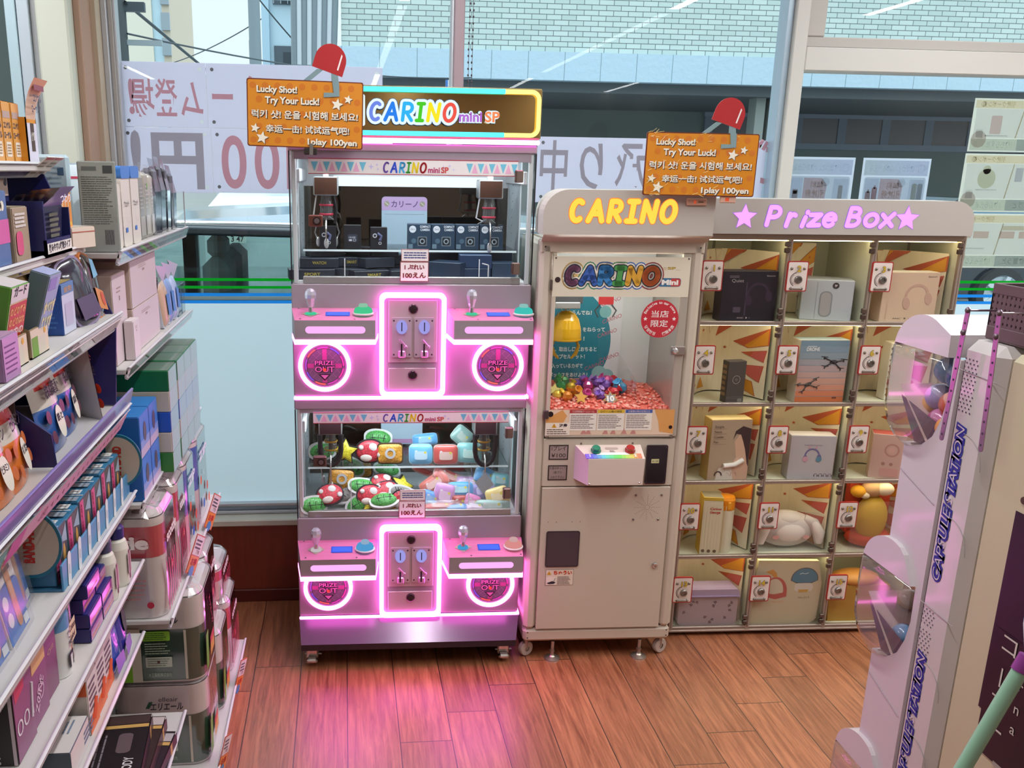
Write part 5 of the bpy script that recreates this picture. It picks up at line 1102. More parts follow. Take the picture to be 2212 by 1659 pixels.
for r in range(5):
    for c in range(3):
        num += 1; x0, x1 = XS[c] + .0075, XS[c + 1] - .0075; z0, z1 = ZS[r + 1] + .004, ZS[r] - .009
        b = B(); g = clear('locker_glass', (.97, .98, .95), 1.4, boost=.6)
        b.add([(x0 + .001, .001, z0 + .001), (x1 - .001, .001, z0 + .001), (x1 - .001, .001, z1 - .001), (x0 + .001, .001, z1 - .001)], [(0, 1, 2, 3)], g)
        for hz in (z1 - .022, z0 + .026): b.box(x1 - .012, x1 + .004, -.010, .002, hz - .018, hz - .002, M('#5c4c44', .4, .6), .002); b.box(x1 - .012, x1 + .004, -.010, .002, hz + .002, hz + .018, M('#6c5c52', .4, .6), .002)
        d = b.obj('door', pb)
        tx = x0 + .028 - .006; tz = z0 + .148; b = B(); b.prism(b.rrect(tx - .035, tx + .035, tz - .049, tz + .049, .006), -.009, -.003, M('#a8302c', .4)); b.poly(b.rrect(tx - .0315, tx + .0315, tz - .0455, tz + .0455, .004), M('#e6d8cf', .5), -.0094)
        for s in (-1, 1): b.ball((tx + s * .021, -.010, tz + .025), .005, .004, .005, M('#8d867c', .3, .8), 8, 6)
        b.ring(tx, tz - .010, .021, .0235, M('#4a403c', .5), -.0098, 20, PI * .55, PI * 1.35); b.ring(tx, tz - .010, .0175, .019, M('#4a403c', .5), -.0098, 16, PI * .7, PI * 1.3)
        b.tube([(tx - .017, -.012, tz - .039), (tx + .017, -.012, tz - .039)], .0026, M('#8a8078', .3, .8), 6)
        for s in (-1, 1): b.ball((tx + s * .018, -.0115, tz - .039), .005, .004, .005, M('#8a8078', .3, .8), 8, 6)
        for m, o, y in ((M('#5a4a30', .5), .06, -.0150), (M('#d8b52e', .45), .02, -.0156)): b.text(str(num), tx + .002, tz + .016, .019, m, y, 'c', None, o)
        b.obj('number_plate', d)
        b = B(); b.T = TR(tx + .004, -.0094, tz - .010) @ RX(PI / 2); b.lathe([(.0125, 0), (.0125, .005), (.010, .008), (.006, .008), (.006, .005), (0, .005)], M('#8a8580', .3, .85), 20); b.obj('lock', d)
        if num != 14 and num != 15:
            b = B(); top = z0 + (.220 if r == 0 else .252 if r < 3 else .262)
            if num == 2: top = z0 + .240
            pattern_card(b, x0 + .004, x1 - (.006 if num != 2 else .095), z0, min(top, z1 - .004), .19 if num != 2 else .21, .145 if num != 2 else .02); b.obj('backing_card', pb)
for x in (-.236, .172, .59):
    b = B(); b.T = TR(x, .03, .010); b.T = b.T @ RZ(PI / 2) @ RX(PI / 2); b.lathe([(0, .005), (.010, .005), (.010, -.005), (0, -.005)], M('#c9bfae', .4), 16); b.T = TR(x, .03, 0); b.box(-.005, .007, -.006, .008, .010, ZS[5] - .0165, M('#c9bfae', .4), .002); b.obj('caster', pb)
for x in (-.236, .59):
    b = B(); b.T = TR(x, .26, .010) @ RZ(PI / 2) @ RX(PI / 2); b.lathe([(0, .005), (.010, .005), (.010, -.005), (0, -.005)], M('#c9bfae', .4), 16); b.T = TR(x, .26, 0); b.box(-.005, .007, -.006, .008, .010, ZS[5] - .0165, M('#c9bfae', .4), .002); b.obj('caster', pb)
# ------------------------------------------------------------------ prizes inside
def prize(n, dx, y, a=0.0):
    """where prize n stands: middle of its box plus dx"""
    r, c = divmod(n - 1, 3); x = (XS[c] + XS[c + 1]) / 2 + dx; p = PBF(x, y, ZS[r + 1] - .0005); return p, PBF.a + a
def carton(name, n, dx, y, a, w_, d, h, face, side, top, label, art=None, cat='box', sart=None):
    y = y * .22; d = min(d, .062); p, rz = prize(n, dx, y, a); b = B(); b.box(-w_ / 2, w_ / 2, 0, d, 0, h, M(side, .45), .0015); b.rect(-w_ / 2 + .001, w_ / 2 - .001, .001, h - .001, M(face, .4), -.0004)
    b.T = TOPF(h); b.rect(-w_ / 2 + .002, w_ / 2 - .002, .002, d - .002, M(top, .5), -.0004); b.T = Matrix()
    if art: art(b, w_, h)
    if sart: b.T = TR(-w_ / 2, 0, 0) @ RZ(-PI / 2) @ TR(-d, 0, 0); sart(b, d, h); b.T = Matrix()
    return b.obj(name, None, p, rz, label, cat, 'prizes in the locker boxes')
def phones(b, x, z, s, m, y, tilt=.2):
    b.T = TR(x, 0, z) @ RY(-tilt); b.ring(0, .0, s * .80, s, m, y, 24, .05 * PI, .95 * PI)
    for q in (-1, 1): b.poly([(q * s * .9 + s * .30 * math.cos(t * PI / 8), -s * .35 + s * .48 * math.sin(t * PI / 8)) for t in range(16)], m, y - .0002)
    b.T = Matrix()
def q1(b, w_, h):
    phones(b, .03, .09, .038, M('#3f2f42', .3), -.0012); b.rect(-.012, -.008, .02, h - .035, M('#4b4152', .3), -.0010); b.text('Quiet', -.042, h - .036, .011, M('#b9aeb4', .5), -.0012, 'c', .04); b.text('Bluetooth', .068, h - .017, .005, M('#c9bec4', .5), -.0012, 'c', .028); b.text('ANC  ◗  ▸', -.012, .010, .005, M('#c9bec4', .5), -.0012, 'c', .045); b.poly(b.rrect(-.05, -.025, .03, .048, .003), M('#54485a', .4), -.0012); b.lines(-.07, -.035, h - .022, h - .014, 2, M('#8a7a86', .5), -.0012)
carton('headphone_box', 1, .030, .10, 0, .185, .09, .165, '#241d2a', '#2e2632', '#3a343c', 'black headphone carton reading Quiet behind the plate numbered one', q1)
p, rz = prize(2, .022, .05, -.35)
b = B(); b.box(-.075, .085, 0, .12, 0, .135, M('#b9bdc4', .4), .002); b.poly(b.rrect(-.018, .022, .012, .098, .018), M('#8f9096', .4), -.0006); b.poly(b.rrect(-.014, .018, .016, .094, .015), M('#a9a4a4', .35), -.0010); b.disc(.028, .117, .0105, M('#40383c', .4), -.0008, 18); b.poly([(.024, .121), (.034, .120), (.027, .112)], M('#c9c0c0', .4), -.0012); b.rect(-.029, -.0275, .004, .128, M('#8d9097', .5), -.0006)
b.T = TR(-.075, 0, 0) @ RZ(-PI / 2) @ TR(-.12, 0, 0); b.disc(.065, .062, .034, M('#3a4048', .4), -.0006, 26, .044); b.disc(.067, .058, .027, M('#ced2d2', .35), -.0010, 22, .034); b.disc(.06, .072, .007, M('#3d3a40', .3), -.0014, 14); b.rect(.01, .018, .03, .10, M('#39506f', .4), -.0006); b.T = Matrix()
b.obj('gadget_box', None, p, rz, 'silver-grey carton with an oval cut-out behind the plate numbered two', 'box', 'prizes in the locker boxes')
def q3(b, w_, h): phones(b, .025, .085, .042, M('#c7a08f', .5), -.0012); b.text('Bluetooth', .07, h - .016, .005, M('#5a4a44', .5), -.0012, 'c', .03); b.text('ANC  ◗  ▸', -.02, .010, .005, M('#6a5a50', .5), -.0012, 'c', .06); b.rect(-.075, -.072, .01, .06, M('#cfae94', .5), -.0012)
carton('headphone_box', 3, .006, .10, 0, .190, .09, .165, '#d8b9a0', '#d3b49a', '#efe4cf', 'beige headphone carton behind the plate numbered three', q3)
def q4(b, w_, h): b.ring(.0, h * .56, .013, .0142, M('#c9c4bc', .5), -.0010, 24); b.ring(.0, h * .56, .003, .004, M('#a9a49c', .5), -.0010, 12); b.rect(-.032, .03, .02, .0206, M('#8a8480', .5), -.0010); b.rect(-.032, .03, .015, .0156, M('#8a8480', .5), -.0010); b.poly(b.rrect(.010, .028, .002, .014, .005), M('#7d7a76', .4), -.0010)
def q4s(b, d, h): b.lines(.004, d - .004, .02, h - .01, 6, M('#8a6a4a', .5), -.0008, .6)
carton('power_bank_box', 4, .016, .09, .18, .068, .035, .142, '#4d4644', '#3c3532', '#5a5250', 'slim dark charger carton behind the plate numbered four', q4, 'box', q4s)
def drone(b, x, z, s, m, y, a):
    b.T = TR(x, 0, z) @ RY(-a); b.poly([(-.4 * s, -.10 * s), (-.2 * s, .16 * s), (.25 * s, .18 * s), (.42 * s, 0), (.2 * s, -.22 * s), (-.25 * s, -.2 * s)], m, y); b.disc(.12 * s, -.06 * s, .07 * s, M('#8a8684', .4), y - .0003, 12)
    for (u, v) in ((-.95, .3), (.95, .25), (-.75, -.55), (.8, -.6)): b.tube([(0, y, 0), (u * s, y, v * s)], .06 * s, m, 5); b.rect(u * s - .34 * s, u * s + .34 * s, v * s + .06 * s, v * s + .12 * s, m, y - .0004); b.rect(u * s - .05 * s, u * s + .05 * s, v * s - .18 * s, v * s + .06 * s, m, y - .0004)
    b.T = Matrix()
def q5(b, w_, h):
    for i, c in enumerate(('#7b94a6', '#8398a8', '#8d9ba6', '#a29ea4', '#b59f9f', '#c19f98', '#c99a8a', '#cf9179', '#d08060', '#cf7448')): b.rect(-w_ / 2 + .001, w_ / 2 - .001, h * (1 - (i + 1) / 10) + .001, h * (1 - i / 10) - .0005, M(c, .4), -.0008)
    b.text('DRONE', -.040, h - .036, .012, M('#e6e6e6', .5), -.0014, 'c', .045, .03); b.lines(-.06, -.02, h - .024, h - .018, 1, M('#d8dade', .5), -.0014); drone(b, .035, h * .66, .036, M('#2b2a30', .4), -.0016, -.1); drone(b, -.045, h * .30, .034, M('#4a4442', .4), -.0020, .35); b.rect(.045, .06, .015, .021, M('#7a3a22', .5), -.0014)
carton('drone_box', 5, .025, .07, 0, .170, .10, .215, '#8fa2ae', '#c9bfae', '#a9bcc6', 'tall drone carton with a sunset print behind the plate numbered five', q5)
p, rz = prize(6, .03, .05)
b = B(); b.box(-.045, .045, 0, .05, 0, .20, M('#e3dccb', .5), .002)
for i in range(9): b.disc(-.038, .02 + i * .02, .005, M('#8a7a6a', .5), -.0008, 10)
b.obj('spiral_pack', None, p, rz, 'pale pack with a dotted edge behind the plate numbered six', 'box', 'prizes in the locker boxes')
def q7(b, w_, h):
    SK = M('#d2ab93', .5); HR = M('#3b2a2e', .5); y = -.0010
    b.rect(-w_ / 2 + .001, w_ / 2 - .001, .001, h - .001, M('#b09a84', .4), -.0007)
    b.poly([(.0, .001), (.01, .055), (.025, .085), (.02, .11), (.015, .14), (.03, .165), (w_ / 2 - .002, .165), (w_ / 2 - .002, .001)], SK, y)
    b.poly([(.008, .146), (.015, .178), (.04, .195), (w_ / 2 - .002, .185), (w_ / 2 - .002, .05), (.066, .06), (.055, .11), (.045, .14), (.035, .165), (.018, .168)], HR, y - .0004)
    b.poly([(-.045, .001), (-.035, .045), (.01, .06), (.02, .001)], M('#d9cfc4', .5), y - .0003); b.tube([(-.02, y - .003, .055), (.02, y - .003, .058), (.05, y - .003, .075)], .009, M('#e9e2da', .5), 8)
    for t, z in (('Simple', h - .028), ('Neck', h - .046), ('Cooler', h - .064), ('Fan', h - .082)): b.text(t, -w_ / 2 + .012, z, .009, M('#5a4a40', .5), y - .001, 'l'); b.rect(-w_ / 2 + .01, -w_ / 2 + .055, z - .004, z - .0034, M('#6a5a50', .5), y - .001)
    for x, c in ((-.035, '#3a2a2a'), (-.005, '#e6ded6'), (.022, '#cfae9a')): b.ring(x, .022, .010, .014, M(c, .5), y - .0014, 20, -.2, PI + .2)
carton('neck_fan_box', 7, .016, .06, .06, .145, .075, .218, '#b09a84', '#b89a5a', '#d8c49a', 'brown carton printed with a person in a neck fan, plate numbered seven', q7)
def q8(b, w_, h):
    phones(b, .0, .088, .026, M('#6f6a9a', .5), -.0012, .1); b.disc(-.022, .075, .010, M('#c79aa8', .5), -.0016, 14); b.disc(.024, .075, .010, M('#5a8aa0', .5), -.0016, 14)
    for q in (-1, 1): b.poly([(q * .006, .113), (q * .016, .115), (q * .014, .127)], M('#c79aa8', .5), -.0016)
    b.text('headphones', .0, h - .035, .007, M('#9a94a0', .5), -.0012, 'c', .06)
    for i in range(4): phones(b, .02 + i * .016, .018, .006, M('#5a5060', .5), -.0012, 0)
carton('headphone_box', 8, .028, .07, -.10, .155, .10, .158, '#b9b3b8', '#a9a4a8', '#e6ddd8', 'pale grey carton with cat-ear headphones behind the plate numbered eight', q8)
def q9(b, w_, h): b.ring(.012, .105, .018, .024, M('#b98a80', .5), -.001, 20); b.disc(.012, .105, .010, M('#d8aaa0', .5), -.0012, 14); b.disc(-.01, .055, .006, M('#a97a70', .5), -.001, 12); b.disc(.015, .055, .006, M('#a97a70', .5), -.001, 12); b.poly(b.rrect(-.02, .04, .01, .04, .008), M('#cf9a92', .5), -.001)
carton('hand_fan_box', 9, .010, .08, -.4, .105, .085, .160, '#cda79c', '#d8b9a8', '#c9605a', 'small pink carton with a round fan, behind the plate numbered nine', q9)
def q10(b, w_, h):
    for i in range(8): b.rect(-w_ / 2 + .004 + i * .0105, -w_ / 2 + .006 + i * .0105, .01, h - .03, M('#d2c8a8', .5), -.0010)
    b.text('Curious', .010, h - .045, .009, M('#b8423a', .5), -.0014, 'c', .038, .03, .3); b.text('George', .008, h - .058, .009, M('#b8423a', .5), -.0014, 'c', .036, .03, .3)
    for i in range(3): b.disc(-.022 + .02 * i, .016, .006, M('#6a5a44', .5), -.0014, 14)
    b.rect(-w_ / 2 + .001, w_ / 2 - .001, h - .012, h - .001, M('#c9a83a', .5), -.0012)
def q10t(b, d, h): b.rect(.002, d - .002, .002, h - .002, M('#d8b23a', .5), -.0006)
carton('bottle_box', 10, -.022, .05, -.15, .068, .065, .215, '#d9d0b4', '#d6b04a', '#8a8478', 'tall cream and yellow bottle carton behind the plate numbered ten', q10, 'box', q10t)
p, rz = prize(10, .040, .055)
r_ = root('drink_bottle', 'cream bottle with an orange cap beside the tall cream and yellow carton', 'bottle', p, rz, 'prizes in the locker boxes')
b = B(); b.lathe([(0, 0), (.030, 0), (.031, .004), (.031, .155), (.029, .162)], M('#d9d2bc', .4), 24); b.obj('body', r_)
b = B(); b.lathe([(.0315, .160), (.032, .165), (.032, .195), (.027, .206), (0, .208)], M('#e08a12', .35), 24); b.box(-.006, .006, -.036, -.028, .165, .192, M('#e8a02a', .4), .002); b.obj('cap', r_)
p, rz = prize(11, .0, .065)
r_ = root('plush_pillow', 'white plush cushion with long floppy flaps, wrapped, behind the plate numbered eleven', 'cushion', p, rz, 'prizes in the locker boxes')
b = B(); WP = M('#e8ddd6', .8); b.ball((0, .02, .068), .105, .055, .066, WP, 24, 14); b.ball((.0, .02, .105), .06, .045, .03, WP, 20, 10); b.obj('body', r_)
for s in (-1, 1):
    b = B(); b.tube([(s * .055, .0, .115), (s * .085, -.012, .10), (s * .105, -.02, .065), (s * .108, -.02, .028)], [.014, .020, .022, .014], WP, 12); b.obj('flap', r_)
b = B()
for s in (-1, 1): b.disc(s * .055 - .002, .055, .012, M('#d8a09a', .8), -.034, 16, .008)
b.obj('patch', r_, label='small pink patch')
b = B(); b.prism([(-.12, 0), (.12, 0), (.118, .13), (.09, .145), (-.08, .15), (-.118, .13)], -.028, -.027, BAG); b.obj('clear_wrap', r_)
p, rz = prize(12, .0, .05)
r_ = root('plush_pack', 'soft toy pack with a yellow cloth and a red padded base, plate numbered twelve', 'plush toy', p, rz, 'prizes in the locker boxes')
b = B(); RO = M('#d8492a', .7); b.ball((.02, .03, .035), .085, .05, .035, RO, 20, 10); b.prism(b.rrect(-.06, .095, .03, .255, .03), .05, .075, RO); b.obj('padded_back', r_)
b = B(); YB = M('#d8aa2a', .7); b.ball((.01, .012, .115), .058, .04, .085, YB, 18, 12); b.ball((-.05, .01, .215), .028, .025, .022, M('#e0a020', .7), 12, 8); b.obj('yellow_cloth', r_)
b = B(); b.ball((.0, .01, .225), .040, .032, .030, M('#c9a27a', .8), 16, 10); b.ball((.035, -.005, .228), .034, .026, .024, M('#e6d6bc', .8), 16, 10); b.ball((-.03, .0, .205), .018, .016, .014, M('#e6d6bc', .8), 12, 8); b.obj('tan_fur', r_)
b = B(); b.prism([(-.085, .0), (.11, .0), (.11, .19), (-.085, .19)], -.032, -.031, BAG); b.obj('clear_wrap', r_)
p, rz = prize(13, -.005, .015)
r_ = root('vanity_pouch', 'lilac vanity pouch with dark scattered motifs behind the plate numbered thirteen', 'bag', p, rz, 'prizes in the locker boxes')
b = B(); PV = M('#b9a6ae', .6); b.prism(b.rrect(-.105, .110, .0, .115, .018), .0, .065, PV); rr = random.Random(5)
for i in range(13):
    X, Z = rr.uniform(-.09, .09), rr.uniform(.012, .10); b.T = TR(X, 0, Z) @ RY(rr.uniform(0, 6)); b.poly([(-.008, -.004), (-.002, .006), (.007, .004), (.004, -.003), (.008, -.007), (0, -.004)], M('#6f5a66', .6), -.0006)
b.T = Matrix(); b.obj('body', r_)
b = B(); b.prism(b.rrect(-.108, .112, .112, .142, .014), -.004, .069, M('#b8a4c4', .5)); b.tube([(-.108, -.005, .116), (.112, -.005, .116)], .004, M('#9f88b4', .5), 8); b.obj('lid', r_)
b = B(); b.prism([(-.115, .0), (.12, .0), (.118, .14), (.10, .155), (-.1, .152), (-.115, .135)], -.009, -.008, BAG); b.obj('clear_wrap', r_)
p, rz = prize(14, .0, .02)
r_ = root('tote_bag', 'cream cloth bag printed with a blue dome and a red shape, plate numbered fourteen', 'bag', p, rz, 'prizes in the locker boxes')
b = B(); TB = M('#d8caa6', .8); b.prism([(-.125, .002), (-.10, .0), (.10, .002), (.122, .02), (.125, .16), (.105, .245), (-.115, .25), (-.128, .12)], -.004, .012, TB)
y = -.0045; BLs = M('#2f7d9a', .7); b.poly([(.06 + .050 * math.cos(t * PI / 14), .175 + .045 * math.sin(t * PI / 14)) for t in range(15)] + [(.01, .170), (.035, .158), (.085, .158), (.11, .170)], M('#2a3338', .7), y); b.poly([(.06 + .047 * math.cos(t * PI / 14), .176 + .041 * math.sin(t * PI / 14)) for t in range(15)] + [(.014, .170), (.036, .162), (.084, .162), (.107, .170)], BLs, y - .0004)
b.tube([(.04, y - .001, .195), (.05, y - .001, .199), (.06, y - .001, .196), (.072, y - .001, .200)], .0012, M('#cfe0e0', .6), 5)
b.poly(b.rrect(.026, .094, .128, .160, .012), M('#e9e0cf', .7), y - .0002); b.poly([(.04, .135), (.08, .135), (.075, .125), (.045, .125)], M('#d9a52a', .7), y - .0006)
b.poly([(-.045 + .045 * math.cos(t * PI / 14), .125 + .06 * math.sin(t * PI / 14)) for t in range(15)] + [(-.085, .11), (-.04, .098), (.0, .108)], M('#c5473a', .7), y); b.poly([(-.048 + .034 * math.cos(t * PI / 14), .128 + .05 * math.sin(t * PI / 14)) for t in range(15)] + [(-.08, .124), (-.048, .118), (-.016, .124)], M('#e3d6b8', .7), y - .0004)
b.poly([(-.085, .205), (-.06, .215), (-.045, .20), (-.04, .182), (-.055, .185), (-.065, .195)], M('#e0952a', .7), y); b.text('No.013', -.03, .085, .007, M('#d98a5a', .6), y, 'c', .04); b.text('No.013', .065, .10, .007, M('#5a5648', .6), y, 'c', .04)
b.obj('cloth', r_)
b = B(); b.prism([(-.13, .0), (.13, .0), (.132, .2), (.12, .252), (-.12, .254), (-.132, .2)], -.011, -.0102, BAG); b.obj('clear_wrap', r_)
p, rz = prize(15, -.01, .03)
r_ = root('storage_basket', 'mustard yellow basket with a wrapped orange top behind the plate numbered fifteen', 'basket', p, rz, 'prizes in the locker boxes')
b = B(); b.prism([(-.105, .0), (.105, .0), (.115, .14), (-.115, .14)], .0, .10, M('#b5893a', .8)); b.obj('body', r_)
b = B(); b.ball((.0, .04, .155), .09, .05, .03, M('#d8964a', .5), 18, 8); b.obj('wrapped_top', r_)
# ------------------------------------------------------------------ goods inside the pink machine
G1 = 'black boxes in the top display of the pink machine'
def blackbox(x, y, z, rz, w_, d, h, label, col='#1d2230', mark=None, name='gadget_box', grp=G1, tilt=0.0, art=None):
    b = B(); b.box(-w_ / 2, w_ / 2, 0, d, 0, h, M(col, .35), .0012)
    if mark: b.text(mark, 0, h * .40, min(.009, h * .35), M('#b5a24a', .4), -.0005, 'c', w_ * .35, .02)
    if art: art(b, w_, h)
    return b.obj(name, None, PKF(x, y, z), 0, label, 'box', grp, rot=(tilt, 0, PKF.a + rz))
def watch(b, w_, h): b.poly(b.rrect(-.015, .015, h * .30, h * .62, .004), M('#3f4654', .3), -.0006); b.text('10:09', -.001, h * .46, .005, M('#d8dce6', .4), -.001, 'c', .02); b.ring(.006, h * .38, .0035, .0045, M('#c9cdd8', .4), -.001, 12); b.rect(-.011, -.002, h * .34, h * .41, M('#c9cdd8', .4), -.001)
def strap(b, w_, h): b.tube([(-.004, -.001, h * .72), (.008, -.001, h * .6), (.004, -.001, h * .4)], .005, M('#53587e', .4), 6); b.ring(-.012, h * .62, .004, .007, M('#c9cdd8', .4), -.001, 14); b.ring(.004, h * .28, .003, .005, M('#c9cdd8', .4), -.001, 14)
for x, w_, h, ar, lb in ((-.259, .052, .070, strap, 'black box with a curled strap print under the lock side claw, on the glass shelf'), (-.182, .054, .074, watch, 'black watch box with a digital clock face, on the glass shelf'), (-.100, .053, .068, strap, 'black box with a curled strap print next to the name board, on the glass shelf')):
    blackbox(x, .135, 1.3582, 0, w_, .03, h, lb, '#23252b', None, 'watch_box', G1, 0, ar)
def camart(b, w_, h):
    b.disc(-w_ * .29, h * .80, .011, M('#dfe6ee', .4), -.0006, 20); b.text('2in1', -w_ * .29, h * .77, .006, M('#2b4a68', .5), -.001, 'c', .014); b.text('COMPACT', w_ * .24, h * .86, .007, M('#dfe8f0', .4), -.0006, 'c', .033, .03); b.text('CAMERA', w_ * .24, h * .74, .007, M('#dfe8f0', .4), -.0006, 'c', .030, .03)
    b.poly(b.rrect(-.006, .024, h * .14, h * .52, .004), M('#6f7c86', .3), -.0006); b.poly(b.rrect(-.003, .021, h * .18, h * .48, .004), M('#1f2830', .3), -.001); b.disc(.009, h * .33, .0085, M('#9fb0ba', .25), -.0014, 16); b.disc(.009, h * .33, .005, M('#20262c', .2), -.0018, 14); b.disc(-.018, h * .34, .008, M('#4f6a7e', .3), -.001, 14); b.rect(-w_ / 2 + .002, -w_ / 2 + .016, h * .04, h * .22, M('#6a8494', .4), -.0006)
for i, (x, lb) in enumerate(((.028, 'compact camera box at the name board end of the shelf row'), (.1035, 'compact camera box second along the shelf row from the name board'), (.180, 'compact camera box third along the shelf row, beside the hanging claw'), (.2565, 'compact camera box at the hinge end of the shelf row, behind the claw'))):
    blackbox(x, .135, 1.3582, 0, .074, .05, .079, lb, '#2b4258', None, 'camera_box', 'compact camera boxes on the upper glass shelf', 0, camart)
zb = 1.2715
pile = [(-.305, .055, 0, .14, .14, .075, .030, 'SPORT'), (-.205, .085, 0, -.25, .13, .075, .030, None), (-.115, .055, 0, .35, .13, .08, .028, 'SMART'), (-.005, .06, 0, .25, .12, .075, .028, None), (-.30, .20, 0, .1, .13, .09, .03, None), (-.12, .19, 0, -.1, .14, .09, .03, None), (-.02, .2, 0, .0, .1, .09, .03, None),
        (-.285, .095, 1, .05, .12, .075, .030, 'WATCH'), (-.185, .13, 1, .0, .09, .075, .030, 'SMART'), (-.095, .12, 1, .55, .11, .07, .030, None), (-.24, .215, 1, -.05, .14, .07, .03, None), (-.062, .215, 1, .2, .10, .07, .03, None), (-.26, .15, 2, .35, .11, .06, .014, None), (-.165, .185, 2, -.4, .10, .06, .026, None), (-.08, .165, 2, .15, .09, .06, .024, None)]
wl = ['at the bottom left against the glass, reading sport', 'at the bottom, second along the front, turned away', 'at the bottom in the middle of the front row, reading smart', 'at the bottom beside the price notice', 'at the bottom, behind the leftmost one', 'at the bottom in the second row, middle', 'at the bottom in the second row, near the notice', 'in the second layer at the left, reading watch', 'in the second layer behind the chute corner, reading smart', 'in the second layer, turned almost sideways', 'in the second layer at the back left', 'in the second layer at the back, near the notice', 'thin and lying on top at the left', 'on top in the middle, turned', 'on top towards the notice']
for (x, y, l, rz, w_, d, h, mk), t in zip(pile, wl): blackbox(x, y, zb + l * .031, rz, w_, d, h, 'flat black box ' + t, ('#262b36', '#2c3340', '#20242e')[l], mk)
pile2 = [(.10, .055, 0, -.5, .11, .08, .055, '#27384e', 'navy box tipped towards the price notice, front of the right pile'), (.195, .06, 0, .05, .105, .08, .036, '#263a58', 'navy box lying flat at the front of the right pile'), (.20, .065, 1.01, -.03, .10, .075, .040, '#2d4468', 'navy box lying on the flat one at the front of the right pile'), (.29, .075, 0, .0, .075, .075, .052, '#33465c', 'slate navy box at the hinge end of the front row'), (.285, .18, 0, .2, .10, .08, .085, '#20314a', 'navy box standing behind the slate one by the hinges'), (.12, .2, 0, .1, .11, .08, .07, '#2a3d55', 'navy box at the back, just right of the notice'), (.20, .225, 0, -.1, .09, .075, .078, '#22344c', 'navy box at the back centre of the right pile'), (.165, .235, 2.2, .25, .09, .06, .03, '#31506e', 'small navy box with pale print at the back, under the shelf')]
for (x, y, l, rz, w_, d, h, c, lb) in pile2: blackbox(x, y, zb + (.0365 if 1 < l < 2 else .0785 if l > 2 else 0), rz, w_, d, h, lb, c, None, 'camera_box', 'navy boxes piled in the top display')
b = B(); b.tube([(.0, 0, .0), (.0, 0, .05)], .002, METW, 6); b.tube([(0, 0, .05), (-.02, 0, .055)], .002, METW, 6); b.obj('hook_rod', None, PKF(.235, .03, zb), 0, 'thin white rod standing in front of the navy boxes', 'rod')
# cushions and pouches in the lower display
GC = 'sparkly cushions in the lower display'
def glit(h, nm):
    k = ('glit', h)
    if k in _mc: return _mc[k]
    m, N, L, bb = nodes_of(nm); tc = N.new('ShaderNodeTexCoord'); vo = N.new('ShaderNodeTexVoronoi'); vo.inputs['Scale'].default_value = 260; L(tc.outputs['Object'], vo.inputs['Vector'])
    mx = N.new('ShaderNodeMix'); mx.data_type = 'RGBA'; c = rgb(h); mx.inputs[6].default_value = (*[v * .62 for v in c], 1); mx.inputs[7].default_value = (*[min(1, v * 1.25 + .05) for v in c], 1)
    sp = N.new('ShaderNodeSeparateColor'); L(vo.outputs['Color'], sp.inputs[0]); L(sp.outputs[0], mx.inputs[0]); L(mx.outputs[2], bb.inputs['Base Color']); bb.inputs['Roughness'].default_value = .4
    _mc[k] = m; return m
def puff(b, pts, t, m, edge, rim=.004):
    """stuffed flat shape: dark backing with a bulging coloured front"""
    cx = sum(p[0] for p in pts) / len(pts); cz = sum(p[1] for p in pts) / len(pts)
    big = [(cx + (p[0] - cx) * 1.0 + (rim if p[0] > cx else -rim), cz + (p[1] - cz) + (rim if p[1] > cz else -rim)) for p in pts]
    b.prism(big, -.001, t * .7, edge); n = len(pts); a = sum(pts[i][0] * pts[(i + 1) % n][1] - pts[(i + 1) % n][0] * pts[i][1] for i in range(n))
    if a < 0: pts = pts[::-1]
    vs = []
    for s, d in ((1, -.0015), (.92, -t * .45), (.6, -t * .85), (.2, -t)):
        vs += [(cx + (p[0] - cx) * s, d, cz + (p[1] - cz) * s) for p in pts]
    vs.append((cx, -t * 1.02, cz)); fs = []
    for k in range(3):
        for i in range(n): j = (i + 1) % n; fs.append((k * n + i, k * n + j, (k + 1) * n + j, (k + 1) * n + i))
    for i in range(n): fs.append((3 * n + i, 3 * n + (i + 1) % n, 4 * n))
    b.add(vs, fs, m, True)
    return t
def oval(rx, rz, n=20, q=2.0): return [(rx * math.copysign(abs(math.cos(2 * PI * i / n)) ** (2 / q), math.cos(2 * PI * i / n)), rz * math.copysign(abs(math.sin(2 * PI * i / n)) ** (2 / q), math.sin(2 * PI * i / n))) for i in range(n)]
EDG = M('#26242a', .7); GREY = M('#b9babd', .7)
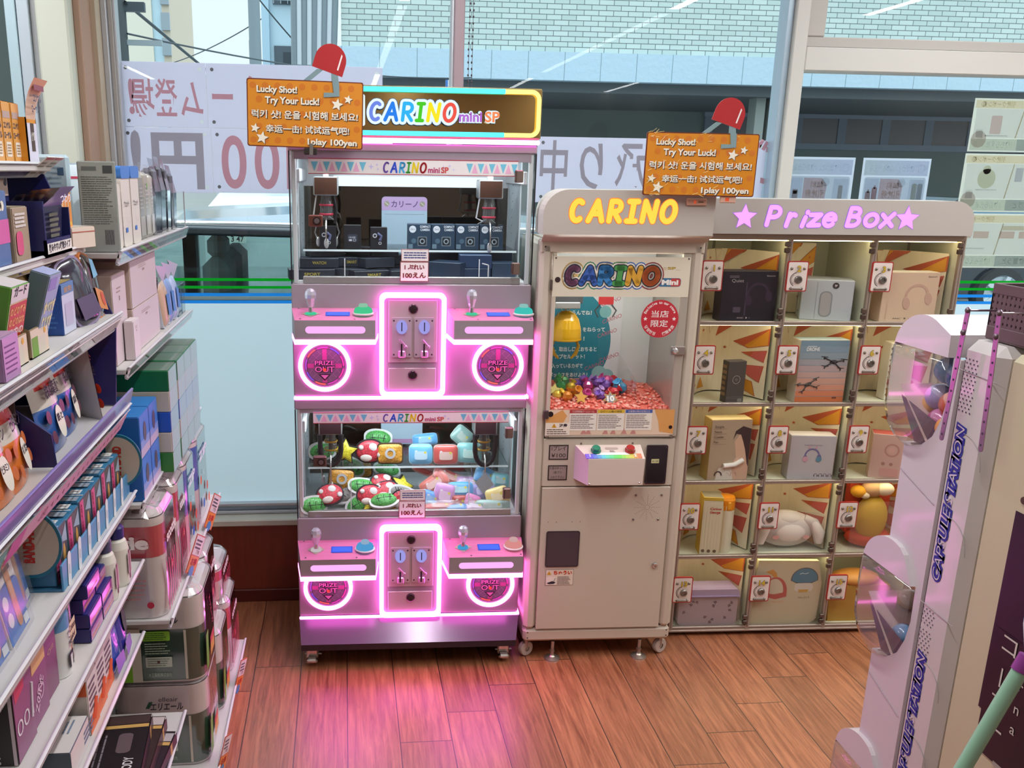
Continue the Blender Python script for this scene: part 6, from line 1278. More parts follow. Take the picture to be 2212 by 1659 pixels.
def cushion(kind, x, y, z, tilt, roll, rz, label, s=1.0):
    b = B()
    if kind == 'star': puff(b, [((.043 if i % 2 == 0 else .022) * s * math.sin(PI * i / 5), (.043 if i % 2 == 0 else .022) * s * math.cos(PI * i / 5)) for i in range(10)], .012, glit('#e6d62a', 'yellow_sparkle'), EDG)
    if kind == 'dome':
        puff(b, oval(.042 * s, .034 * s), .013, glit('#cf2f42', 'red_sparkle'), EDG); W_ = M('#e3e0de', .7)
        for (u, v, r) in ((.01, .012, .014), (-.026, .014, .008), (.03, -.012, .009)): b.ball((u * s, -.010, v * s), r * s, .004, r * s, W_, 14, 6)
        b.ball((-.012 * s, -.009, -.019 * s), .019 * s, .007, .012 * s, M('#d9cdc4', .7), 16, 8)
    if kind == 'square':
        puff(b, oval(.040 * s, .032 * s, 24, 6), .010, glit('#d99a2a', 'orange_sparkle'), M('#4a3420', .7)); b.ring(0, .002, .010 * s, .018 * s, GREY, -.0125, 20)
    if kind == 'oval':
        puff(b, oval(.044 * s, .026 * s, 22), .013, glit('#4fae4f', 'green_sparkle'), M('#dcdcda', .7), .006)
        for q in (-.018, .0, .018): b.tube([(q * s, -.0118, -.012 * s), (q * s * 1.2, -.0128, .012 * s)], .0012, EDG, 5)
        b.tube([(-.026 * s, -.0125, .0), (.026 * s, -.0125, .0)], .0012, EDG, 5)
    if kind == 'grey':
        puff(b, oval(.046 * s, .024 * s, 22), .014, M('#8f8b88', .7), M('#cfd0d0', .7), .006)
        for q in range(-3, 4): b.tube([(q * .010 * s - .006, -.012, .012 * s), (q * .010 * s + .006, -.013, -.012 * s)], .0012, EDG, 5)
    return b.obj(kind + '_cushion', None, PKF(x, y, z), 0, label, 'cushion', GC, rot=(tilt, roll, PKF.a + rz))
zs2 = .6445
cushion('star', -.213, .14, zs2 + .046, -.15, .1, .05, 'yellow star cushion standing on the lower glass shelf')
cushion('dome', -.130, .15, zs2 + .044, -.15, -.05, 0, 'red dome cushion with pale spots standing on the lower glass shelf', 1.08)
cushion('square', -.062, .14, zs2 + .038, -.12, 0, 0, 'orange square cushion with a grey ring on the lower glass shelf')
cushion('oval', -.29, .2, zs2 + .03, -.2, 0, .3, 'green oval cushion at the far left of the lower glass shelf')
cushion('oval', -.10, .25, zs2 + .06, -.3, .1, 0, 'green oval cushion peeping above the red dome on the glass shelf')
zd = .5175
cl = [('square', -.225, .11, .085, -.3, .1, .1, 'orange square cushion leaning left below the glass shelf'), ('square', -.165, .22, .088, -.2, -.1, 0, 'darker placed orange square cushion right under the glass shelf edge'),
      ('oval', -.19, .20, .10, -.3, .5, .2, 'green oval cushion tucked behind the left claw'), ('oval', -.07, .24, .075, -.9, .2, .2, 'green oval cushion lying at the back, left of the pouches'), ('oval', -.155, .09, .068, -.8, .15, .1, 'green oval cushion near the middle of the upper heap'),
      ('dome', -.085, .11, .073, -.9, .1, .2, 'red dome cushion lying near the middle of the upper heap'), ('star', -.02, .11, .062, -.9, .5, .3, 'yellow star cushion lying at the upper right of the heap'),
      ('dome', -.262, .06, .052, -.7, -.2, .2, 'red dome cushion at the left, above the chute guard'), ('oval', -.312, .03, .026, -.35, .1, .5, 'green oval cushion at the left glass'), ('grey', -.20, .085, .045, -.8, -.35, .2, 'grey ridged oval cushion at the chute guard top'),
      ('dome', -.13, .055, .048, -.45, .0, .1, 'red dome cushion facing out in the middle of the heap'), ('dome', -.075, .07, .058, -.8, -.1, .0, 'red dome cushion half hidden at the centre of the heap'), ('grey', -.020, .06, .050, -.7, .35, .1, 'dark grey ridged cushion beside the rule notice'),
      ('oval', -.085, .035, .040, -1.0, -.1, .1, 'green oval cushion above the grey ridged front one'), ('grey', -.070, .055, .030, -.5, .1, .05, 'grey ridged oval cushion low in the front row'), ('oval', -.165, .05, .022, -.5, -.5, .1, 'green oval cushion low at the front left'),
      ('star', -.125, .052, .024, -.95, .1, .0, 'yellow star cushion lying at the front glass'), ('dome', -.024, .045, .026, -.3, .9, .0, 'red dome cushion beside the price notice'), ('square', -.065, .045, .010, -1.2, .0, .0, 'small orange square cushion at the bottom front', .8)]
for (k, x, y, z, t, r, rz, lb, *s) in cl: cushion(k, x, y, zd + z, t, r, rz, lb, *(s or [1.0]))
GPO = 'wrapped pouches in the lower display'
def pouch(x, y, z, w_, h, col, col2, tilt, roll, rz, label):
    b = B(); t = .011; n = 16; pts = oval(w_ / 2, h / 2, 20, 5); puff(b, pts, t, M(col, .3, 0, coat=.3), M(col2, .4), .001)
    b.poly([(p[0] * .55, p[1] * .42 - h * .05) for p in pts], M(col2, .4), -t * 1.03); b.star(w_ * .18, h * .1, .006, M('#e6d84a', .4), -t * 1.1, .5); b.disc(-w_ * .2, h * .14, .005, M('#f0f0ee', .4), -t * 1.0, 10)
    o = b.obj('snack_pouch', None, PKF(x, y, z), 0, label, 'pouch', GPO, rot=(tilt, roll, PKF.a + rz))
    b = B(); b.poly([(p[0] * 1.16, p[1] * 1.2) for p in pts], BAG, -t * 1.3); b.obj('clear_wrap', o)
    return o
pouch(.040, .13, zs2 + .038, .078, .068, '#6fc0ee', '#c9e6f6', -.2, 0, 0, 'sky blue pouch standing on the lower glass shelf'); pouch(.124, .13, zs2 + .036, .082, .066, '#d85a52', '#e9c9c0', -.15, 0, 0, 'red framed pouch standing on the lower glass shelf'); pouch(.205, .14, zs2 + .038, .085, .066, '#8fd6d6', '#c9efe6', -.2, .05, 0, 'mint pouch with colourful dots on the lower glass shelf'); pouch(.19, .23, zs2 + .070, .07, .06, '#a9d8cf', '#d8ece0', -.2, .7, 0, 'pale green pouch tilted into a peak behind the mint one'); pouch(.06, .22, zs2 + .062, .085, .04, '#5fb0e6', '#9fd0ee', -.2, -.1, 0, 'blue pouch behind the sky blue one on the glass shelf')
pl = [(.065, .19, .095, .10, .05, '#d8554e', '#e0a09a', -.9, .4, 0, 'red pouch lying under the glass shelf, near the notices'), (.15, .2, .11, .10, .05, '#cf4a46', '#d89a94', -.8, .2, .1, 'deep red pouch under the middle of the glass shelf'), (.135, .13, .083, .11, .05, '#dc6258', '#e6b0a8', -.8, .45, .1, 'red pouch sliding down the centre of the heap'), (.085, .11, .068, .10, .055, '#e0766a', '#ecc0b8', -.6, -.6, .1, 'coral pouch leaning left in the heap'), (.235, .2, .10, .08, .05, '#d9c9b0', '#e9e0cc', -.6, .3, .1, 'cream pouch with a printed card under the shelf end'), (.26, .13, .085, .075, .06, '#5fa8e0', '#a9d0f0', -.5, .5, .2, 'blue pouch under the hanging claw'),
      (.205, .12, .065, .09, .045, '#c9a0d0', '#e0c9e6', -.8, .1, 0, 'lilac pouch in the middle of the heap'), (.07, .05, .035, .07, .05, '#5aa0e4', '#a0ccf4', -.4, .4, 0, 'blue pouch just right of the price notice'), (.115, .055, .047, .07, .075, '#d9a0dc', '#efd0ec', -.35, .25, 0, 'pink-violet pouch in the front row'), (.17, .07, .060, .085, .05, '#58b0ea', '#b0e0e8', -.5, 0, 0, 'bright blue and green pouch at the centre of the front'), (.245, .07, .055, .08, .05, '#9a94cf', '#cfc9ee', -.5, -.2, 0, 'violet pouch below the grey paddle'), (.165, .04, .026, .05, .045, '#b0463c', '#d0887e', -.3, 0, 0, 'small dark red pouch low in the front row'), (.205, .035, .028, .05, .05, '#e08ac0', '#f0c0dc', -.3, .4, 0, 'small pink pouch low in the front row'), (.29, .04, .045, .075, .06, '#e3cf80', '#f0e6b8', -.4, -.3, 0, 'yellow pouch with drawn lines by the hinges'), (.31, .12, .072, .06, .05, '#7fc9d4', '#bfe6ea', -.5, .1, 0, 'aqua pouch by the side glass'), (.27, .025, .020, .12, .035, '#a9d0c4', '#d0e6dc', -.3, 0, 0, 'pale green pouch with dark lettering at the front glass'),
      (.10, .028, .014, .11, .03, '#c95a54', '#d8a09a', -1.0, 0, 0, 'red pouch at the very bottom beside the notice'), (.15, .022, .012, .10, .03, '#4a94dc', '#9ac4ec', -1.1, -.1, 0, 'blue pouch flat at the very bottom front'), (.215, .02, .014, .07, .03, '#d8c9dc', '#ece0ec', -1.0, .1, 0, 'pale lilac pouch flat at the bottom front')]
for a_ in pl: pouch(a_[0], a_[1], zd + a_[2], *a_[3:])
b = B(); b.prism([(-.032, 0), (0, .036), (.032, 0), (0, -.034)], 0, .002, M('#8d9092', .4)); b.obj('tag_plate', None, PKF(.247, .055, zd + .085), 0, 'grey square tag standing on its corner below the hanging claw', 'tag', rot=(-.2, .1, PKF.a))

# ------------------------------------------------------------------ capsule vending tower in the foreground
cs = root('capsule_vending_machine', 'white three-tier capsule machine tower with blue vertical lettering', 'vending machine', (1.1, 1.41, 0), -PI / 2)
LV = M('#d3c9cc', .38, coat=.35); LV2 = M('#cfc6c2', .35, coat=.5)
TH = .30
b = B(); b.box(-.217, -.094, TH - .02, TH, 0, 1.29, LV); b.box(-.216, -.1, .005, TH, 0, .17, LV)
for k in range(3):
    dz = -.455 * k; cv = [(-.114, 1.283), (-.112, 1.21), (-.121, 1.165), (-.138, 1.128), (-.165, 1.104), (-.200, 1.091), (-.217, 1.094)]
    b.prism([(-.217, .828 + dz), (-.094, .828 + dz), (-.094, 1.283 + dz)] + [(x, z + dz) for x, z in cv], .004, .012, LV); b.box(-.217, -.21, .012, TH - .02, .828 + dz, 1.094 + dz, LV); b.box(-.217, -.094, .012, TH - .02, 1.086 + dz, 1.090 + dz, LV)
    b.box(-.1, -.094, .012, TH - .02, .828 + dz, 1.283 + dz, M('#5a4450', .6))
b.box(-.094, .012, .0, TH, 0, 1.325, LV2, .018)
for z0 in (1.240, .785, .33):
    b.tube([(-.092, -.001, z0 + .03), (.01, -.001, z0 + .025)], .0008, M('#a89a9c', .5), 4)
    for k in range(2): P_ = [(-.005 - .055 * (1 - math.cos(t * PI / 20)), -.0006, z0 - .08 - .16 * k - .055 + .055 * math.sin(t * PI / 20) * 1.0) for t in range(11)]; b.tube([(p[0] + .012, p[1], p[2] + 0.0) for p in P_], .0008, M('#a39a98', .5), 4)
    b.tube([(-.215, .003, z0 - .20), (-.1, .003, z0 - .235)], .0008, M('#b0a0aa', .5), 4)
b.obj('body', cs)
for k in range(3):
    dz = -.455 * k
    b = B(); hood = [(-.279, 1.284 + dz)]
    for i in range(13): a = PI - i * PI / 12 * .62; hood.append((-.196 + .085 * math.cos(a) - .0, 1.278 + dz + .072 * math.sin(a)))
    hood += [(-.118, 1.325 + dz if k == 0 else 1.31 + dz), (-.116, 1.284 + dz)] if k == 0 else [(-.150, 1.335 + dz), (-.116, 1.284 + dz)]
    b.prism(hood, -.006, TH, LV); b.obj('hood', cs)
    # clear bulging window wrapping round the side
    def outline(s=1.0, ox=-.198, oz=1.20 + dz):
        p = [(-.279, 1.283 + dz), (-.283, 1.20 + dz), (-.279, 1.15 + dz), (-.262, 1.12 + dz), (-.235, 1.100 + dz), (-.200, 1.091 + dz), (-.165, 1.104 + dz), (-.138, 1.128 + dz), (-.121, 1.165 + dz), (-.112, 1.21 + dz), (-.114, 1.283 + dz)]
        return [(ox + (x - ox) * s, oz + (z - oz) * s) for x, z in p]
    b = B(); o = outline(); n = len(o)
    vs = [(x, -.004, z) for x, z in o] + [(x, TH - .01, z) for x, z in o]
    b.add(vs, [(i, i + 1, n + i + 1, n + i) for i in range(0, 6)], ACRYL, True)
    o2 = [outline(s) for s in (1.0, .94, .75)]; yy = (-.004, -.012, -.016); vs = [(x, y, z) for oo, y in zip(o2, yy) for x, z in oo]
    fs = []
    for q in range(2): fs += [(q * n + i, q * n + (i + 1) % n, (q + 1) * n + (i + 1) % n, (q + 1) * n + i) for i in range(n)]
    b.add(vs, fs, ACRYL, True); b.add([(x, -.016, z) for x, z in o2[2]], [tuple(range(n))], ACRYL); b.obj('clear_cover', cs)
    b = B(); b.add([(-.268, .01, 1.20 + dz), (-.150, .006, 1.105 + dz), (-.150, TH - .03, 1.105 + dz), (-.268, TH - .03, 1.20 + dz)], [(0, 1, 2, 3)], M('#d9bcb4', .5)); b.add([(-.262, .012, 1.18 + dz), (-.20, .012, 1.10 + dz), (-.14, .012, 1.10 + dz), (-.125, .012, 1.15 + dz)], [(0, 1, 2, 3)], M('#5a4650', .5)); b.obj('chute', cs)
    # lettering and perforation run up the side
    b = B(); zc = 1.0225 + dz
    for m, bo, y in ((M('#1d2f94', .45), .14, -.0009), (M('#d9cdd6', .45), -.012, -.0016)):
        b.text('CAPSULE STATION', -.0465, zc, .0215, m, y, 'c', .300 + (.008 if bo > .1 else 0), bo, .18, rot=PI / 2, res=3)
    b.obj('side_lettering', cs)
    b = B()
    for i in range(14):
        for j in range(4):
            if k > 0 and i in (8,): continue
            b.disc(-.0755 + .0095 * j + (.000 if i % 2 else .004), 1.180 + dz + .0072 * i + (.018 if k == 0 else -.012), .0016, M('#3a2f4a', .6), -.0009, 8)
    b.obj('perforation', cs)
GQ = 'capsules inside the capsule tower'
caps = [(0, -.185, .05, 1.245, .026, 'blue', '#3f7fb0'), (0, -.15, .05, 1.24, .026, 'blue', '#4a78a8'), (0, -.20, .05, 1.19, .026, 'violet', '#a89ad0'), (0, -.155, .05, 1.185, .027, 'orange-red', '#d0664a'), (0, -.225, .06, 1.165, .024, 'amber', '#d89a3a'), (0, -.175, .045, 1.145, .028, 'magenta', '#c8328a'), (0, -.135, .03, 1.145, .022, 'orange', '#e0954a'), (0, -.13, .08, 1.20, .022, 'white', '#d8cfd8'), (0, -.24, .13, 1.21, .026, 'pink', '#c86a9a'), (1, -.235, .08, .74, .022, 'cream', '#d8b08a'), (1, -.175, .04, .688, .026, 'blue', '#2f6cb0'), (1, -.15, .12, .70, .024, 'dark violet', '#5a4a7a')]
pos = ['at the top of the upper window', 'at the top right of the upper window', 'in the middle of the upper window', 'right of the middle in the upper window', 'at the outer edge of the upper window', 'low in the upper window', 'at the lower right edge of the upper window', 'half hidden by the frame of the upper window', 'deep inside the upper window', 'at the outer edge of the lower window', 'alone at the bottom of the lower window', 'deep inside the lower window']
for (k, x, y, z, r, nm, h), wv in zip(caps, pos):
    wx, wy = 1.1 + y, 1.41 - x
    c = root('toy_capsule', nm + ' toy capsule ' + wv, 'capsule', (wx, wy, z), RN.random() * 6, GQ, rot=(RN.random(), RN.random(), 0))
    b = B(); b.ball((0, 0, 0), r, r, r, M(h, .25, coat=.3), 16, 8, -1, .02); b.obj('coloured_half', c)
    b = B(); b.ball((0, 0, 0), r * .99, r * .99, r * .99, M(tuple(int(v * 255) for v in (min(1, rgb(h)[0] ** .45 * .6 + .35), min(1, rgb(h)[1] ** .45 * .6 + .35), min(1, rgb(h)[2] ** .45 * .6 + .35))), .2, coat=.4), 16, 8, 0, 1); b.obj('pale_half', c)
# older cream unit beside it with the black corner sign
cu = root('capsule_stand', 'cream cabinet in the foreground carrying a black corner sign', 'cabinet', (1.1, 1.41, 0), -PI / 2)
b = B(); b.box(.014, .62, .010, .36, 0, 1.318, M('#c9bd9c', .5), .012); b.obj('body', cu)
b = B(); b.rect(.093, .60, .700, 1.068, M('#1a1216', .35), .0088); b.rect(.102, .60, .626, .86, M('#17100f', .35), .0080); b.rect(.15, .6, .622, .630, M('#a39a90', .5), .0076); b.rect(.165, .6, .40, .60, M('#241a2a', .4), .0085)
LW = M('#cfc8bc', .5)
b.text('コ', .138, .828, .030, LW, .0070, 'c', .032); b.rect(.131, .1345, .762, .797, LW, .0070); b.text('ナ', .139, .722, .030, LW, .0070, 'c', .036); b.text('ー', .14, .67, .03, LW, .0070, 'c', .034)
for ch, z in (('C', .848), ('o', .815), ('r', .78), ('n', .738), ('a', .700)): b.text(ch, .178, z, .020, LW, .0070, 'c')
b.obj('corner_sign', cu, label='black corner sign with white characters')
b = B(); b.T = TR(.106, .010, 1.090) @ RX(PI / 2); b.lathe([(.007, 0), (.006, .003), (0, .003)], M('#5a4a3a', .4, .5), 14); b.obj('bolt', cu)
# mesh basket on top with its steel straps
bk_ = root('mesh_basket', 'brown mesh basket with punched steel straps on top of the capsule tower', 'basket', (1.1, 1.41, 0), -PI / 2)
b = B(); BR = M('#5f4a4c', .45)
def mesh_side(T, w_, h, nx, nz):
    b.T = T; px_, pz_ = w_ / nx, h / nz
    for i in range(nx + 1): b.box(i * px_ - .0035 if i else 0, i * px_ + .0035 if i < nx else w_, 0, .003, 0, h, BR)
    for j in range(nz + 1): b.box(0, w_, .0002, .0028, j * pz_ - .0035 if j else 0, j * pz_ + .0035 if j < nz else h, BR)
    b.box(0, w_, -.001, .004, h - .014, h + .004, BR, .001); b.box(0, w_, -.001, .004, 0, .022, BR, .001); b.T = Matrix()
mesh_side(TR(-.078, .03, 1.329), .094 + .012, .092, 10, 8)
mesh_side(TR(.028, .03, 1.329) @ RZ(PI / 2), .26, .092, 20, 8)
mesh_side(TR(-.078, .29, 1.329), .106, .092, 10, 8); mesh_side(TR(-.075, .03, 1.329) @ RZ(PI / 2), .26, .092, 20, 8)
b.box(-.076, .028, .03, .29, 1.327, 1.331, BR); b.obj('basket_body', bk_)
ST = M('#a08d9c', .28, .9)
for (x0, z0, x1, z1) in ((-.060, 1.385, -.074, 1.140), (.016, 1.392, .029, 1.150)):
    b = B(); L_ = math.hypot(x1 - x0, z1 - z0); b.T = TR(x1, -.024 if x0 < 0 else -.024, z1) @ RY(math.atan2(x0 - x1, z0 - z1)); b.prism(b.rrect(-.0055, .0055, 0, L_, .0054), 0, .0015, ST)
    for i in range(11): b.disc(0, .012 + i * (L_ - .02) / 11, .0021, M('#3a2f38', .6), -.0004, 10)
    for z in (L_ - .006, L_ - .045): b.ball((0, -.001, z), .005, .003, .005, M('#7a6a70', .35, .8), 10, 6)
    for z in (L_ - .006, ): b.tube([(0, 0, z), (0, .056, z)], .002, ST, 6)
    b.obj('steel_strap', bk_)
# stick in the corner of the view
st = root('flag_stick', 'mint green stick with a blue and white tuft leaning in the near corner', 'stick', (0, 0, 0))
b = B(); P0, P1 = Vector((.7098, .85, .9314)), Vector((.7583, .85, 1.0613)); b.tube([P0 + (P0 - P1) * 7.15, P0, P1], .0085, M('#93bfa2', .35, coat=.4), 14); b.obj('shaft', st)
b = B(); d = (P1 - P0).normalized(); b.tube([P1, P1 + d * .02], .0098, M('#8a3a86', .35), 14); b.obj('collar', st)
b = B()
for i in range(9):
    a = 2 * PI * i / 9; q = Vector((math.cos(a), math.sin(a), .9)).normalized(); b.tube([P1 + d * .02, P1 + d * .05 + q * .015, P1 + d * .062 + q * .03], [.004, .009, .002], M('#4f9ade' if i % 2 else '#e6eef2', .5), 6)
b.obj('tuft', st)
# ------------------------------------------------------------------ drugstore shelving along the aisle
RAIL = M('#c9bccb', .28, .05, coat=.4); RAILW = M('#d8d4d6', .3, coat=.3); SHW = M('#d5d0cc', .5); NAVY = M('#171a5c', .4)
gd = root('shelf_rack', 'white drugstore shelving with clear price rails along the aisle', 'shelving', (0, 0, 0))
SX = PI / 2
NB = [(1.600, -.565), (1.445, -.512), (1.310, -.452), (1.118, -.448), (.925, -.450), (.764, -.445), (.590, -.455), (.312, -.398)]
FB = [(1.430, -.450), (1.190, -.450), (.890, -.440), (.612, -.395), (.105, -.335)]
def rail(x, z, y0, y1, h, lab, par, tint=None, lean=.35):
    """tilted price channel on a shelf edge with paper slips"""
    b = B(); b.T = TR(x, y0, z) @ RZ(SX) @ RX(lean); L_ = y1 - y0
    b.box(0, L_, -.002, .003, -h, 0, tint or RAIL, .001); b.box(0, L_, -.005, .001, -h - .002, -h + .003, RAILW); b.box(0, L_, -.0035, .001, -.002, .001, RAILW)
    rr = random.Random(int(x * 1000 + z * 977)); u = .02
    while u < L_ - .05:
        wv = rr.uniform(.028, .05)
        if rr.random() < lab: b.rect(u, u + wv, -h + .004, -.003, M(rr.choice(('#e8e0e4', '#e9e4e0', '#e6d3dc', '#dfe2de')), .4), -.0026); b.text(str(rr.choice((298, 302, 773, 780, 350, 598, 248, 498))), u + wv * .6, -h * .75, h * .3, M('#7a6478', .5), -.003); b.lines(u + .003, u + wv * .6, -h * .45, -.005, 2, M('#9a8a96', .5), -.003)
        elif rr.random() < .3: b.rect(u, u + wv, -h + .004, -.003, M('#d99ac0', .3), -.0026)
        u += wv + rr.choice((.0, .004, .02))
    b.rect(0, L_, -h + .003, -.001, clear('rail_front', (.97, .96, .98), 1.5, haze=.05, boost=1.5), -.0048)
    return b.obj('price_rail', par)
def shelf(x, z, y0, y1, back, h, lab, tint=None, lean=.35):
    b = B(); b.box(back, x, y0, y1, z - .012, z, SHW, .002); s = b.obj('shelf', gd); rail(x + .001, z + .004, y0, y1, h, lab, s, tint, lean)
for i, (z, x) in enumerate(NB): shelf(x, z, .55, 1.885 if i < 7 else 2.0, -.90, (.036, .032, .040, .034, .036, .034, .034, .032)[i], (.9, .55, .5, .9, .8, .8, .8, .6)[i], (M('#cfd3d8', .3), M('#9b93b4', .3), M('#bcc0c8', .25, coat=.5), None, None, None, None, None)[i], (.9, .8, .5, .5, .5, .6, .6, .6)[i])
for i, (z, x) in enumerate(FB): shelf(x, z, 1.90, 2.725, -.90, (.028, .024, .026, .026, .026)[i], .35, M('#d3ccd4', .3, coat=.3))
b = B(); b.box(-.905, -.90, .55, 2.72, 0, 1.60, M('#cfcac6', .6)); b.obj('back_panel', gd)
b = B(); b.box(-.90, -.36, 1.90, 2.70, .0, .09, SHW, .003); b.box(-.90, -.44, .55, 1.88, .0, .29, SHW, .003); b.obj('plinth', gd)
for y in (1.892, 2.722):
    b = B(); b.box(-.90, -.86, y - .008, y + .008, 0, 1.60, STEEL); b.obj('upright', gd)
b = B(); b.T = TR(0, 1.876, 0); b.prism([(-.88, 1.12), (-.475, 1.12), (-.462, 1.296), (-.515, 1.425), (-.578, 1.583), (-.88, 1.583)], 0, .006, NAVY); b.obj('side_panel', gd, label='navy side panel with a slanting front edge')
b = B(); b.T = TR(0, 1.45, 0); b.prism([(-.8, 1.125), (-.468, 1.125), (-.472, 1.18), (-.56, 1.25), (-.8, 1.25)], 0, .004, NAVY); b.obj('divider', gd)
b = B(); b.T = TR(-.450, .55, 1.126) @ RZ(SX) @ RX(.25); b.box(0, 1.335, -.004, .001, .0, .030, M('#8d7fc0', .2, coat=.7), .001); b.obj('front_lip', gd, label='violet clear front lip')
b = B(); b.T = TR(-.444, 1.0, 1.116) @ RZ(SX) @ RX(.45); b.rect(.14, .80, -.026, .012, M('#e9a9c6', .35), -.006); b.rect(.14, .20, -.026, .012, M('#e24fae', .35), -.0064); b.rect(-.4, .13, -.026, .010, M('#5fa9a6', .35), -.006)
for i in range(16): b.rect(.33 + i * .028, .335 + i * .028, -.012, -.004, M('#a03a5a', .5), -.0066)
b.text('-150', .285, -.014, .016, M('#a03a5a', .5), -.0066); b.text('健康おうえんポイント', .03, -.012, .011, M('#cfe9e4', .5), -.0066, 'c', .17); b.obj('rail_banner', gd, label='pink and teal banner slip on the rail')
# ---------------- helpers for goods: front faces the aisle
def goods(name, label, y0, y1, x, z, h, d, face, side, top, art=None, cat='box', group=None, rot=0.0, sart=None, bev=.0015, lean=0.0):
    w_ = y1 - y0; b = B(); b.box(-w_ / 2, w_ / 2, 0, d, 0, h, M(side, .4), bev); b.rect(-w_ / 2 + .001, w_ / 2 - .001, .001, h - .001, M(face, .35), -.0005)
    b.T = TOPF(h); b.rect(-w_ / 2 + .001, w_ / 2 - .001, .001, d - .001, M(top, .4), -.0005); b.T = Matrix()
    if art: art(b, w_, h)
    if sart: b.T = TR(-w_ / 2, 0, 0) @ RZ(-PI / 2) @ TR(-d, 0, 0); sart(b, d, h); b.T = Matrix()
    return b.obj(name, None, (x, (y0 + y1) / 2, z + .0005), 0, label, cat, group, rot=(lean, 0, SX + rot))
# S1 orange medicine boxes
def yk(b, w_, h):
    b.rect(-w_ / 2 + .003, w_ / 2 - .003, h * .74, h * .85, M('#b9a09a', .5), -.001); b.text('ユンケル', 0, h * .58, .010, M('#3f4660', .5), -.001, 'c', w_ * .8, .03); b.text('ローヤル', 0, h * .42, .010, M('#3f4660', .5), -.001, 'c', w_ * .8, .03); b.poly(b.rrect(-w_ * .3, w_ * .3, h * .12, h * .36, .003), M('#e9ded0', .5), -.001); b.lines(-w_ * .2, w_ * .25, h * .15, h * .33, 4, M('#a98a6a', .5), -.0014)
def yks(b, d, h): b.text('ROYAL', d - .012, h * .5, .010, M('#5a3a1a', .5), -.001, 'c', .05, .02, rot=-PI / 2); b.lines(d - .03, d - .018, .01, h * .4, 8, M('#6a3f1a', .5), -.001)
for y0, y1, lb in ((1.70, 1.742, 'orange tonic carton nearest the frame edge on the top shelf'), (1.746, 1.788, 'orange tonic carton second from the frame edge on the top shelf'), (1.794, 1.836, 'orange tonic carton beside the opened display box on the top shelf')):
    goods('medicine_box', lb, y0, y1, -.60, 1.60, .108, .10, '#e0a45c', '#d98f22', '#c9ae74', yk, 'box', 'orange tonic cartons on the top shelf', 0, yks)
r_ = root('display_box', 'opened orange and pink display box with a raised flap on the top shelf', 'box', (-.585, 1.872, 1.6005), SX)
b = B(); 
for a_ in ((-.045, .012, 0, .002, 0, .085), (-.045, -.042, 0, .09, 0, .085), (.009, .012, 0, .09, 0, .085)): b.box(*a_, M('#d98f22', .5))
b.box(-.045, .012, .088, .09, 0, .115, M('#8a7440', .6)); b.box(-.045, .012, 0, .09, 0, .002, M('#a98a5a', .6)); b.rect(-.043, .010, .002, .075, M('#d9d6e6', .4), -.0006); b.rect(-.026, -.006, .024, .075, M('#4a3a2e', .5), -.001); b.text('個性派', -.016, .045, .012, M('#e9e2d6', .5), -.0014, 'c', .018, .03); b.obj('body', r_)
b = B(); n = 8
for i in range(n):
    z0, z1 = .082 + i * .009, .082 + (i + 1) * .009; w0 = .026 + .0016 * i; y0, y1 = -.0004 * i * i, -.0004 * (i + 1) ** 2
    b.add([(-.017 - w0, y0, z0), (-.017 + w0, y0, z0), (-.017 + w0 + .0016, y1, z1), (-.017 - w0 - .0016, y1, z1)], [(0, 1, 2, 3)], M('#e6a585' if i > 4 else '#e0b9a0', .5), True)
b.T = TR(-.017, -.006, 0); b.rect(-.028, .028, .133, .143, M('#8a4a5a', .5), -.014); b.text('ユンケル', 0, .113, .013, M('#4a4a66', .5), -.009, 'c', .046, .03); b.text('ローヤル錠', 0, .094, .012, M('#4a4a66', .5), -.006, 'c', .05, .03); b.obj('flap', r_)
for i, y in enumerate((1.80, 1.852)):
    b = B(); b.box(0, .048, -.002, 0, -.04, .02, M('#e6e0dc', .4)); b.rect(0, .048, .013, .02, M('#c9545c', .4), -.0026); b.lines(.004, .04, -.03, .008, 4, M('#9a9a92', .5), -.0026); b.obj('price_card', None, (-.560, y, 1.603), 0, ('white price card with a red edge under the orange cartons', 'white price card with a red edge under the opened display box')[i], 'price card', rot=(.9, 0, SX))
# S2
goods('toothbrush_pack', 'blue pack with flower print cut by the photo edge', 1.44, 1.522, -.53, 1.445, .115, .02, '#5f78a8', '#4a5f90', '#a9b6cc', lambda b, w_, h: [b.disc(.01 + .01 * i, h * .8, .008, M('#e9e0d0', .5), -.001, 10) for i in range(2)] and b.rect(-w_ / 2, w_ / 2, h * .3, h * .62, M('#d868a8', .4), -.0012), 'pack')
goods('carton', 'brown card tray with a clear pink pack beside the navy display', 1.528, 1.60, -.525, 1.445, .088, .07, '#b09a84', '#a08c74', '#b5a488', lambda b, w_, h: (b.poly(b.rrect(-.03, .0, .012, .05, .01), M('#e0608a', .3), -.002), b.lines(-.03, .03, .055, .08, 4, M('#e6dcd8', .3), -.002, .6)), 'box')
r_ = root('display_box', 'navy display tray of folded pouches reading easy to take tablets', 'box', (-.505, 1.695, 1.4455), SX); NV = M('#22265e', .4)
b = B(); b.box(-.075, .075, 0, .11, 0, .012, NV); b.box(-.075, -.070, 0, .11, 0, .095, NV); b.box(.070, .075, 0, .11, 0, .08, NV); b.box(-.075, .075, .105, .11, 0, .13, NV); b.box(-.075, .075, 0, .004, 0, .030, NV); b.rect(-.070, .072, .006, .024, M('#e6e0da', .5), -.0006); b.text('飲みやすい錠剤タイプ', 0, .0105, .0105, INK, -.001, 'c', .125, .03); b.obj('tray', r_)
